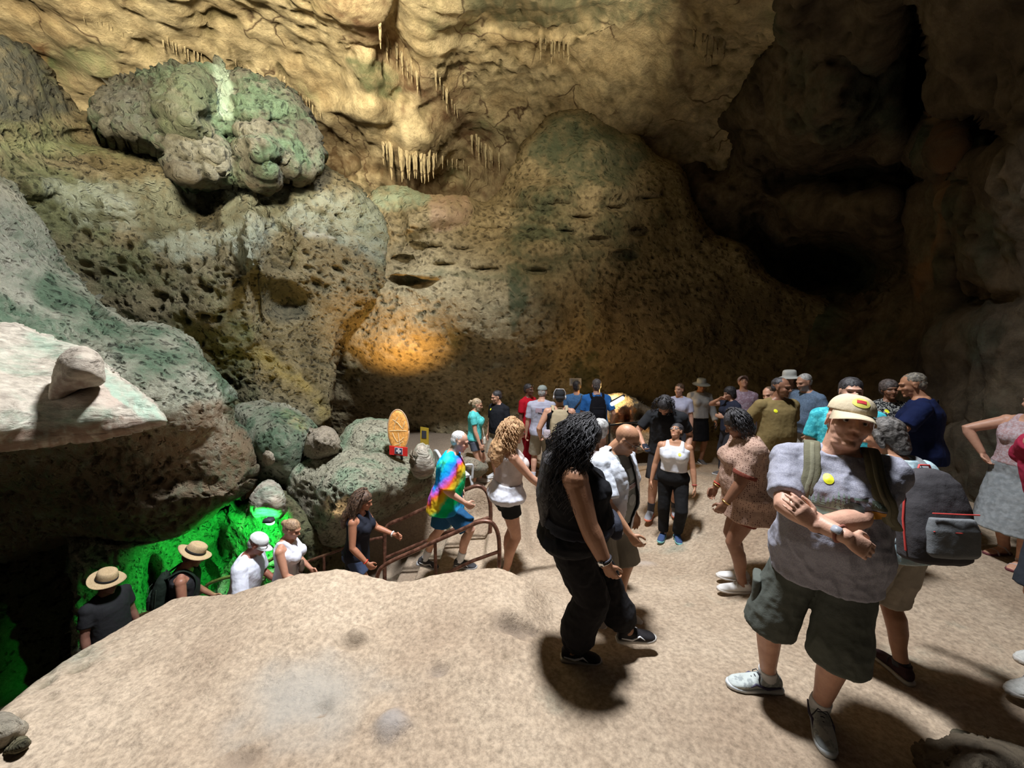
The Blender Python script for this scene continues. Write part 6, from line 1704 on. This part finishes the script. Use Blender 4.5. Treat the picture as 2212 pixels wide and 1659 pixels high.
stone('boulder', 'pale pitted slope of rock behind the orange oval panel', [(740, 930), (770, 905), (800, 900), (840, 905), (870, 930), (880, 975), (860, 1010), (760, 1010), (720, 975)], 6.1, .35, M['boulder'], 32, tilt=-.5)
stone('boulder', 'round pale stone on top of the mossy boulder, left end', [(652, 960), (662, 932), (690, 922), (722, 930), (742, 950), (738, 985), (690, 1000), (652, 990)], 5.45, .28, M['stone'], 33, step=3)
stone('boulder', 'small rounded pale stone in the gap left of the mossy boulder', [(556, 985), (562, 960), (585, 957), (603, 975), (606, 1000), (590, 1018), (568, 1012)], 5.4, .18, M['stone'], 34, step=3)
stone('boulder', 'big mossy boulder beside the stairs, pitted and pale green on top', [(600, 1045), (606, 1000), (640, 985), (700, 965), (760, 958), (820, 968), (880, 990), (940, 1000), (962, 1030), (945, 1075), (900, 1095), (860, 1110), (820, 1130), (770, 1165), (720, 1190), (680, 1180), (640, 1140), (610, 1095)], 5.35, .75, M['boulder'], 35,
      tilt=-.55, back=1.0, disp=[('fbm', 1.4, .12), ('pit', 8.5, .05), ('fbm', 6.0, .03)], stains_and_shade=[('line', [(830, 1085), (900, 1060), (940, 1040)], 22, (0.22, 0.15, 0.10), .8), ('area', [(605, 1060), (650, 1060), (665, 1130), (690, 1185), (640, 1150)], 14, (0.16, 0.13, 0.10), .8)])
stone('boulder', 'white grey jagged stone above the green lamp', [(530, 1110), (545, 1075), (565, 1050), (600, 1045), (622, 1080), (615, 1110), (600, 1130), (580, 1105), (555, 1130), (535, 1130)], 4.9, .2, M['pale'], 36, step=3)
stone('boulder', 'dark stone wedged behind the green lamp', [(600, 1060), (650, 1090), (690, 1150), (700, 1210), (660, 1240), (620, 1180), (600, 1130)], 5.15, .2, M['ochre'], 37)
stone('boulder', 'pointed pale stone beside the red sign', [(884, 1020), (893, 975), (910, 952), (926, 965), (938, 1005), (942, 1032), (905, 1040)], 5.1, .14, M['pale'], 38, step=3, rim=9, disp=[('fbm', 3.0, .03), ('fbm', 9.0, .012)])
stone('boulder', 'small tan block of stone below the red sign', [(882, 985), (895, 975), (908, 985), (910, 1010), (893, 1018), (884, 1008)], 4.75, .1, M['stone'], 39, step=2, rough_amp=1.5)
stone('boulder', 'grey standing stone on the pale slab', [(112, 810), (120, 775), (150, 745), (180, 741), (210, 760), (228, 800), (232, 830), (205, 838), (170, 835), (150, 850), (110, 872), (95, 866)], 2.62, .16, M['pale'], 40, step=4, back=.25, disp=[('fbm', 2.0, .03), ('fbm', 8.0, .012)], stains_and_shade=[('area', [(130, 815), (200, 830), (180, 870), (110, 872)], 8, (.20, .13, .10), .8)])
stone('stone', 'flat pale stone lying in the bottom left corner', [(-60, 1560), (0, 1555), (45, 1558), (62, 1570), (50, 1595), (20, 1612), (-60, 1625)], 1.82, .10, M['stone'], 41, step=3, back=.15, cat='stone')
stone('stone', 'thin dark-rimmed stone just below the flat pale stone, bottom left', [(2, 1625), (30, 1608), (62, 1600), (68, 1606), (40, 1622), (12, 1630)], 1.74, .04, M['ochre'], 42, step=2, back=.08, rough_amp=1, cat='stone')
stone('boulder', 'rough dark rock in the bottom right corner', [(1962, 1760), (1958, 1612), (1990, 1602), (2030, 1610), (2058, 1584), (2085, 1586), (2110, 1594), (2170, 1600), (2230, 1615), (2330, 1640), (2330, 1760)], 1.62, .25, M['dark'], 43, step=3, back=.4, disp=[('fbm', 4.0, .05), ('pit', 14.0, .03), ('fbm', 14.0, .015)])
stone('boulder', 'row of low rocks along the wall behind the white chair', [(990, 990), (1010, 985), (1040, 990), (1060, 1010), (1040, 1035), (1000, 1040)], 6.6, .2, M['stone'], 44, step=3)

# rock lit by the green floodlight, down in the pit
o = rock('boulder', [(150, 1150), (260, 1160), (390, 1140), (450, 1120), (490, 1100), (550, 1080), (600, 1110), (620, 1160), (625, 1250), (560, 1330), (400, 1420), (150, 1420)],
     [(200, 1170, 5.0), (400, 1150, 5.4), (550, 1110, 5.5), (590, 1180, 5.1), (500, 1200, 5.5), (460, 1230, 5.7), (380, 1230, 5.2), (300, 1230, 5.0), (350, 1320, 4.8), (200, 1300, 4.9), (600, 1250, 5.0), (500, 1300, 5.0)],
     M['boulder'], step=4, rim=20, rimd=.3, back=.8, seed=46, disp=[('fbm', 1.8, .16), ('pit', 7.0, .07), ('fbm', 6, .04)], bumps=[(475, 1170, (16, 40), .6), (445, 1250, (14, 50), .4), (330, 1270, (20, 60), .5)])
tag(o, 'pitted rock down in the pit glowing bright green in the floodlight', 'rock')
# the rock face of the stairwell under the mossy boulder
o = rock('boulder', [(640, 1130), (760, 1100), (900, 1060), (980, 1040), (1000, 1120), (1010, 1180), (960, 1230), (800, 1330), (640, 1330)],
     [(640, 1150, 5.5), (800, 1120, 5.9), (950, 1060, 5.8), (1000, 1170, 5.5), (800, 1250, 5.6), (650, 1300, 5.3), (900, 1200, 5.7)],
     M['ochre'], step=5, rim=20, rimd=.3, back=.8, seed=47, disp=[('fbm', 1.5, .16), ('fbm', 6, .04)])
tag(o, 'brown rock face in the dark gap under the mossy boulder', 'rock')

# ================================================================== HANDRAILS, SIGNS, CHAIR, LAMPS
RUST = new_mat('rusty_steel')[0]
nt = RUST.node_tree; b = nt.nodes['Principled BSDF']; tc = N(nt, 'ShaderNodeTexCoord'); n_ = N(nt, 'ShaderNodeTexNoise', i_Scale=22.0, i_Detail=6.0)
nt.links.new(tc.outputs['Object'], n_.inputs['Vector']); nt.links.new(ramp(nt, n_.outputs[0], [(0.35, (0.075, 0.030, 0.018)), (0.6, (0.19, 0.085, 0.055)), (0.75, (0.26, 0.14, 0.10))]), b.inputs['Base Color']); b.inputs['Roughness'].default_value = 0.42; b.inputs['Metallic'].default_value = 0.35

def smooth_path(pts, n=6):
    out = []; m = len(pts)
    for i in range(m - 1):
        p0 = pts[max(0, i - 1)]; p1 = pts[i]; p2 = pts[i + 1]; p3 = pts[min(m - 1, i + 2)]
        for q_ in range(n):
            t = q_ / n; out.append(0.5 * ((2 * p1) + (p2 - p0) * t + (2 * p0 - 5 * p1 + 4 * p2 - p3) * t * t + (-p0 + 3 * p1 - 3 * p2 + p3) * t ** 3))
    return out + [pts[-1]]
def pipe(parent, name, pts, r, mat, sm=True, base=None, seg=12):
    S = Soup(); S.tube(smooth_path(pts) if sm else pts, r, seg); return part(parent, name, S, mat, base or Vector((0, 0, 0)))
# near rail
Yn = 3.62
ra = lambda px, py: V(px, py, Yn)
b0 = ra(1080, 1222); o = thing('handrail', 'rusty brown handrail on the near side of the stairs', 'handrail', b0)
pipe(o, 'top_rail', [ra(1078, 1222), ra(1079, 1190), ra(1076, 1155), ra(1066, 1133), ra(1050, 1126), ra(1030, 1129), ra(1000, 1143), ra(950, 1165), ra(900, 1188), ra(850, 1210), ra(830, 1222), ra(818, 1236), ra(808, 1275)], .021, RUST, base=b0)
pipe(o, 'middle_rail', [ra(1076, 1192), ra(1020, 1212), ra(960, 1240), ra(820, 1300)], .017, RUST, base=b0, sm=False)
pipe(o, 'post', [ra(940, 1172), ra(942, 1290)], .017, RUST, base=b0, sm=False)
Yf = 4.95
ra = lambda px, py: V(px, py, Yf)
b0 = ra(1058, 1160); o = thing('handrail', 'rusty brown handrail on the far side of the stairs, under the mossy boulder', 'handrail', b0)
pipe(o, 'top_rail', [ra(1058, 1162), ra(1060, 1110), ra(1057, 1078), ra(1048, 1058), ra(1032, 1050), ra(1012, 1055), ra(985, 1068), ra(935, 1090), ra(870, 1120), ra(845, 1130), ra(834, 1142), ra(831, 1160), ra(831, 1262)], .027, RUST, base=b0)
pipe(o, 'middle_rail', [ra(1056, 1118), ra(1000, 1135), ra(940, 1160), ra(833, 1205)], .022, RUST, base=b0, sm=False)
pipe(o, 'lower_rail', [ra(831, 1160), ra(790, 1168), ra(700, 1200), ra(560, 1250)], .020, RUST, base=b0, sm=False)
pipe(o, 'post', [ra(700, 1200), ra(700, 1330)], .02, RUST, base=b0, sm=False)
Yb = 4.7; ra = lambda px, py: V(px, py, Yb)
b0 = ra(480, 1262); o = thing('handrail', 'dark handrail low down in front of the green light', 'handrail', b0)
pipe(o, 'top_rail', [ra(610, 1195), ra(560, 1222), ra(510, 1242), ra(480, 1250), ra(450, 1262), ra(425, 1285), ra(300, 1330)], .022, RUST, base=b0)

# loose root on the ground by the rail
g1 = [ground_at(1052, 1058), ground_at(1068, 1068), ground_at(1082, 1082), ground_at(1091, 1098), ground_at(1093, 1118)]
S = Soup(); S.tube(smooth_path([v + Vector((0, 0, .015)) for v in g1]), .02, 8)
o = part(None, 'root', S, cloth((0.16, 0.12, 0.06)), Vector((0, 0, 0))); tag(o, 'curved brown root lying on the floor right of the far handrail', 'root')

# white plastic chair
WPL = plain((0.62, 0.65, 0.68), 0.35)
c = Vector((float(at(982, 1010, 6.25)[0]), 6.25, 0)); c.z = float(floor_z(c.x, c.y))
o = thing('plastic_chair', 'white plastic armchair behind the man in tie-dye', 'chair', c, math.radians(-62))
Z0 = Vector((0, 0, 0))
S = Soup(); S.loft([(Vector((0, 0, z)), Vector((1, 0, 0)), Vector((0, 1, 0)), a, b_, 4) for z, a, b_ in ((.40, .20, .20), (.405, .225, .225), (.425, .225, .225), (.43, .20, .20))], 24); part(o, 'seat', S, WPL, Z0)
for sx in (-1, 1):
    for sy in (-1, 1):
        S = Soup(); S.tube([Vector((sx * .20, sy * .20, .41)), Vector((sx * .235, sy * .235, .2)), Vector((sx * .26, sy * .26, .0))], [.028, .022, .018], 8); part(o, 'leg', S, WPL, Z0)
    S = Soup(); S.tube(smooth_path([Vector((sx * .24, .22, .40)), Vector((sx * .26, .22, .60)), Vector((sx * .27, .15, .645)), Vector((sx * .27, -.12, .65)), Vector((sx * .22, -.22, .66))]), .020, 8); part(o, 'armrest', S, WPL, Z0)
S = Soup(); S.tube(smooth_path([Vector((-.20, -.20, .42)), Vector((-.215, -.25, .62)), Vector((-.16, -.29, .80)), Vector((0, -.30, .86)), Vector((.16, -.29, .80)), Vector((.215, -.25, .62)), Vector((.20, -.20, .42))]), .026, 8)
for x in (-.10, 0, .10): S.tube([Vector((x, -.21, .42)), Vector((x * 1.05, -.26, .62)), Vector((x * 1.0, -.30, .83))], .020, 8)
part(o, 'backrest', S, WPL, Z0)

# red first-aid sign on the boulder
def plate(name, label, cat, px0, py0, px1, py1, Y, mat, depth=.012, skew=0.0):
    a, b_, c_, d = V(px0, py0, Y), V(px1, py0 + skew, Y), V(px1, py1 + skew, Y), V(px0, py1, Y)
    base = (d + c_) / 2; o = thing(name, label, cat, base)
    n = Vector((0, -1, 0)) * depth
    vs = [a, b_, c_, d, a - n, b_ - n, c_ - n, d - n]
    fs = [(0, 1, 2, 3), (7, 6, 5, 4), (0, 4, 5, 1), (1, 5, 6, 2), (2, 6, 7, 3), (3, 7, 4, 0)]
    mesh_obj('board', np.array([list(v - base) for v in vs]), fs, mat, o, smooth=False)
    return o, base
o, base = plate('first_aid_sign', 'red sign with a white cross on the mossy boulder', 'sign', 841, 963, 880, 982, 5.02, plain((0.80, 0.03, 0.025), .5), skew=4)
def card(o, base, name, px0, py0, px1, py1, Y, mat, skew=0.0):
    vs = [V(px0, py0, Y), V(px1, py0 + skew, Y), V(px1, py1 + skew, Y), V(px0, py1, Y)]
    vs += [v + Vector((0, .004, 0)) for v in vs]
    return mesh_obj(name, np.array([list(v - base) for v in vs]), [(0, 1, 2, 3), (7, 6, 5, 4), (0, 4, 5, 1), (1, 5, 6, 2), (2, 6, 7, 3), (3, 7, 4, 0)], mat, o, smooth=False)
card(o, base, 'cross_panel_rim', 852.5, 966.5, 869.5, 980.5, 5.012, plain((.75, .75, .75), .5), 2); card(o, base, 'cross_panel', 853.6, 967.5, 868.4, 979.5, 5.005, plain((.06, .07, .14), .5), 2)
card(o, base, 'cross_bar', 856, 972, 866, 976, 4.998, plain((.85, .85, .85), .5), 1.5); card(o, base, 'cross_upright', 859.2, 969, 862.8, 979, 4.997, plain((.85, .85, .85), .5), 1)

# oval orange panel standing behind the sign
oc = V(861, 930, 5.75); rx = 23 / FPX * 5.75; rz = 48 / FPX * 5.75 * .98
o = thing('oval_panel', 'tall oval panel with an orange glow and pale drawn lines, behind the red sign', 'lamp panel', oc - Vector((0, 0, rz)))
gm, nt, b = new_mat('glowing_orange'); tc = N(nt, 'ShaderNodeTexCoord'); sp = N(nt, 'ShaderNodeSeparateXYZ'); nt.links.new(tc.outputs['Object'], sp.inputs[0])
n_ = N(nt, 'ShaderNodeTexNoise', i_Scale=30.0, i_Detail=6.0, i_Roughness=.7); nt.links.new(tc.outputs['Object'], n_.inputs['Vector'])
cc = ramp(nt, n_.outputs[0], [(.35, (0.42, 0.17, 0.04)), (.65, (0.80, 0.40, 0.10))]); nt.links.new(cc, b.inputs['Base Color']); nt.links.new(cc, b.inputs['Emission Color']); b.inputs['Emission Strength'].default_value = .42; b.inputs['Roughness'].default_value = .6
S = Soup(); X, Z, Yv = Vector((1, 0, 0)), Vector((0, 0, 1)), Vector((0, 1, 0)); base = oc - Vector((0, 0, rz))
S.loft([(oc - Yv * .03, X, Z, rx * .8, rz * .8, 2), (oc - Yv * .025, X, Z, rx * .93, rz * .95, 2), (oc, X, Z, rx, rz, 2), (oc + Yv * .03, X, Z, rx * .9, rz * .93, 2)], 40); part(o, 'shade', S, gm, base)
S = Soup(); S.tube([oc + X * rx * math.cos(a) + Z * rz * math.sin(a) - Yv * .01 for a in np.linspace(0, 2 * PI, 41)], .010, 8, caps='flat'); part(o, 'rim', S, plain((0.55, 0.36, 0.22), .5), base)
S = Soup()
for ax, az, bx, bz in ((-.9, 0, .9, 0), (-.5, .6, .5, .1), (.5, .1, .75, .5), (-.6, -.1, -.1, -.6), (-.1, -.6, .6, -.35), (0, -.1, .2, -.9), (-.4, -.75, .5, -.55), (-.45, .1, .05, .75)):
    S.tube([oc + X * rx * ax * .9 + Z * rz * az * .9 - Yv * .028, oc + X * rx * (ax + bx) / 2 + Z * rz * ((az + bz) / 2 + .03) - Yv * .036, oc + X * rx * bx * .9 + Z * rz * bz * .9 - Yv * .028], .005, 6)
part(o, 'drawn_lines', S, plain((0.75, 0.60, 0.36), .6), base)
S = Soup(); S.tube([oc - Z * rz * .9 + Yv * .04, oc - Z * rz * 1.5 + Yv * .12], .02, 8); part(o, 'stand', S, INK, base)
# dim yellow warning board
o, base = plate('warning_board', 'dim yellow folding board in the dark behind the white chair', 'sign', 908, 922, 926, 966, 7.0, plain((0.36, 0.24, 0.02), .6), skew=3)
card(o, base, 'pictogram', 911, 930, 921, 946, 6.99, INK, 1)
# grey notice board behind the heads
o, base = plate('notice_board', 'grey notice board standing behind the men in blue', 'sign', 1230, 817, 1256, 833, 7.9, plain((0.20, 0.19, 0.17), .6))
S = Soup(); S.tube([V(1243, 833, 7.92), V(1243, 960, 7.92)], .02, 8); part(o, 'post', S, INK, base)
card(o, base, 'notice_text_block', 1236, 820, 1250, 830, 7.89, plain((0.10, 0.10, 0.09), .6))

# lit niche of flowstone behind the bald man, with its lamp and barrier
EM = plain((1.0, 0.97, 0.85), .5, 0, 2.6)
o = rock('flowstone_niche', [(1290, 880), (1300, 855), (1330, 842), (1365, 850), (1380, 870), (1400, 878), (1425, 885), (1440, 905), (1440, 980), (1290, 980)],
         [(1300, 870, 7.7), (1350, 850, 7.8), (1435, 900, 7.6), (1360, 885, 7.3), (1340, 920, 7.5), (1365, 930, 7.9), (1400, 930, 7.4), (1380, 900, 7.9), (1300, 950, 7.4), (1430, 960, 7.3)], M['stone'], step=2, rim=9, rimd=.2, back=.5, seed=51, rough_amp=3,
         disp=[('fbm', 4.0, .07), ('fbm', 12.0, .03)], bumps=[(1352, 905, (9, 18), .35), (1382, 898, (7, 10), .3), (1405, 915, (9, 9), -.15), (1330, 895, (8, 10), -.15)],
         stains_and_shade=[('area', [(1335, 890), (1362, 880), (1366, 930), (1330, 932)], 8, (0.45, 0.12, 0.02), .85), ('line', [(1362, 878), (1372, 890)], 7, (.8, .30, .03), .8), ('area', [(1310, 850), (1365, 850), (1375, 875), (1310, 875)], 8, (.62, .62, .48), .5), ('line', [(1380, 925), (1430, 935)], 10, (.5, .25, .04), .7)])
tag(o, 'glowing niche of orange flowstone by the back wall', 'rock')
b0 = V(1345, 866, 7.2); o = thing('niche_lamp', 'white lit lamp bar over the orange flowstone niche', 'lamp', b0)
S = Soup(); S.tube([V(1322, 873, 7.2), V(1345, 860, 7.2)], .035, 10); part(o, 'tube', S, EM, b0); S = Soup(); S.tube([V(1320, 869, 7.24), V(1347, 855, 7.24)], .03, 8); part(o, 'housing', S, INK, b0)
b0 = V(1370, 915, 6.7); o = thing('barrier', 'dark horizontal barrier rail in front of the flowstone niche', 'railing', V(1370, 960, 6.7))
S = Soup(); S.tube([V(1312, 919, 6.7), V(1412, 909, 6.7)], .022, 8); part(o, 'rail', S, plain((.03, .028, .025), .3, .6), V(1370, 960, 6.7))
S = Soup(); S.tube([V(1366, 918, 6.72), V(1412, 921, 6.72)], .018, 8); part(o, 'lower_rail', S, plain((.03, .028, .025), .3, .6), V(1370, 960, 6.7))
for x_ in (1316, 1408):
    S = Soup(); S.tube([V(x_, 915, 6.7), V(x_, 1000, 6.7)], .02, 8); part(o, 'post', S, plain((.03, .028, .025), .3, .6), V(1370, 960, 6.7))

# green floodlight lamp
b0 = V(583, 1128, 4.55); o = thing('floodlight', 'small green floodlight under the white grey stone', 'lamp', b0)
S = Soup(); S.ball(b0, (.06, .03, .04)); part(o, 'lens', S, plain((0.55, 1.0, 0.75), .5, 0, 1.2), b0)
S = Soup(); S.loft([(b0 + Vector((0, -.02, .02)), Vector((1, 0, 0)), Vector((0, 1, 0)), .065, .05, 4), (b0 + Vector((0, -.02, .06)), Vector((1, 0, 0)), Vector((0, 1, 0)), .05, .05, 4)], 16); part(o, 'housing', S, INK, b0)

# ------------------------------------------------------------------ stalactites
ceil_ = bpy.data.objects['ceiling']
from mathutils.bvhtree import BVHTree
me = ceil_.data; bvh = BVHTree.FromPolygons([v.co.copy() for v in me.vertices], [tuple(p_.vertices) for p_ in me.polygons])
protos = []
for s_ in range(4):
    r_ = random.Random(s_); S = Soup(); ln = 1.0; pts = [Vector((0, 0, .15))]; rr = [.16]
    for k in range(1, 9):
        t = k / 8; pts.append(Vector((r_.uniform(-.02, .02), r_.uniform(-.02, .02), -t * ln))); rr.append(.15 * (1 - t) ** .8 * r_.uniform(.8, 1.1) + .012)
    S.tube(pts, rr, 8, caps='flat'); v = np.array([list(x) for x in S.v]); me_o = mesh_obj('stalactite', v, S.f, M['vault']); ca_ = me_o.data.attributes.new('stain', 'FLOAT_COLOR', 'POINT'); ca_.data.foreach_set('color', np.zeros(len(v) * 4, np.float32)); protos.append(me_o.data); bpy.data.objects.remove(me_o)
rs = random.Random(5); spots = []
def fringe(x0, y0, x1, y1, n, l0, l1):
    for k in range(n):
        t = (k + rs.uniform(-.3, .3)) / max(1, n - 1); spots.append((x0 + (x1 - x0) * t + rs.uniform(-3, 3), y0 + (y1 - y0) * t + rs.uniform(-4, 4), rs.uniform(l0, l1)))
fringe(345, 78, 430, 112, 11, .18, .38); fringe(510, 130, 575, 160, 8, .15, .3); fringe(600, 160, 690, 235, 12, .2, .5); fringe(820, 300, 870, 320, 5, .4, 1.1); fringe(868, 325, 930, 335, 9, .5, 1.0); fringe(940, 150, 990, 240, 8, .3, .8)
fringe(1020, 290, 1080, 330, 9, .4, .9); fringe(1170, 75, 1230, 85, 7, .3, .6); fringe(930, 330, 1010, 350, 8, .3, .7); fringe(820, 55, 900, 150, 8, .3, .7); fringe(1500, 60, 1570, 90, 6, .3, .6); fringe(180, 30, 260, 60, 8, .1, .25)
for px, py, ln in spots:
    dx, dy, dz = ray(px, py); d = Vector((float(dx), float(dy), float(dz))).normalized()
    h = bvh.ray_cast(Vector((0, 0, CAMZ)), d, 60)
    if h[0] is None: continue
    o = bpy.data.objects.new('stalactite', rs.choice(protos)); COL.objects.link(o); o.parent = ceil_
    o.location = h[0] + Vector((0, .05, .1)); o.scale = (ln * .55, ln * .55, ln); o.rotation_euler = (0, 0, rs.uniform(0, 6))
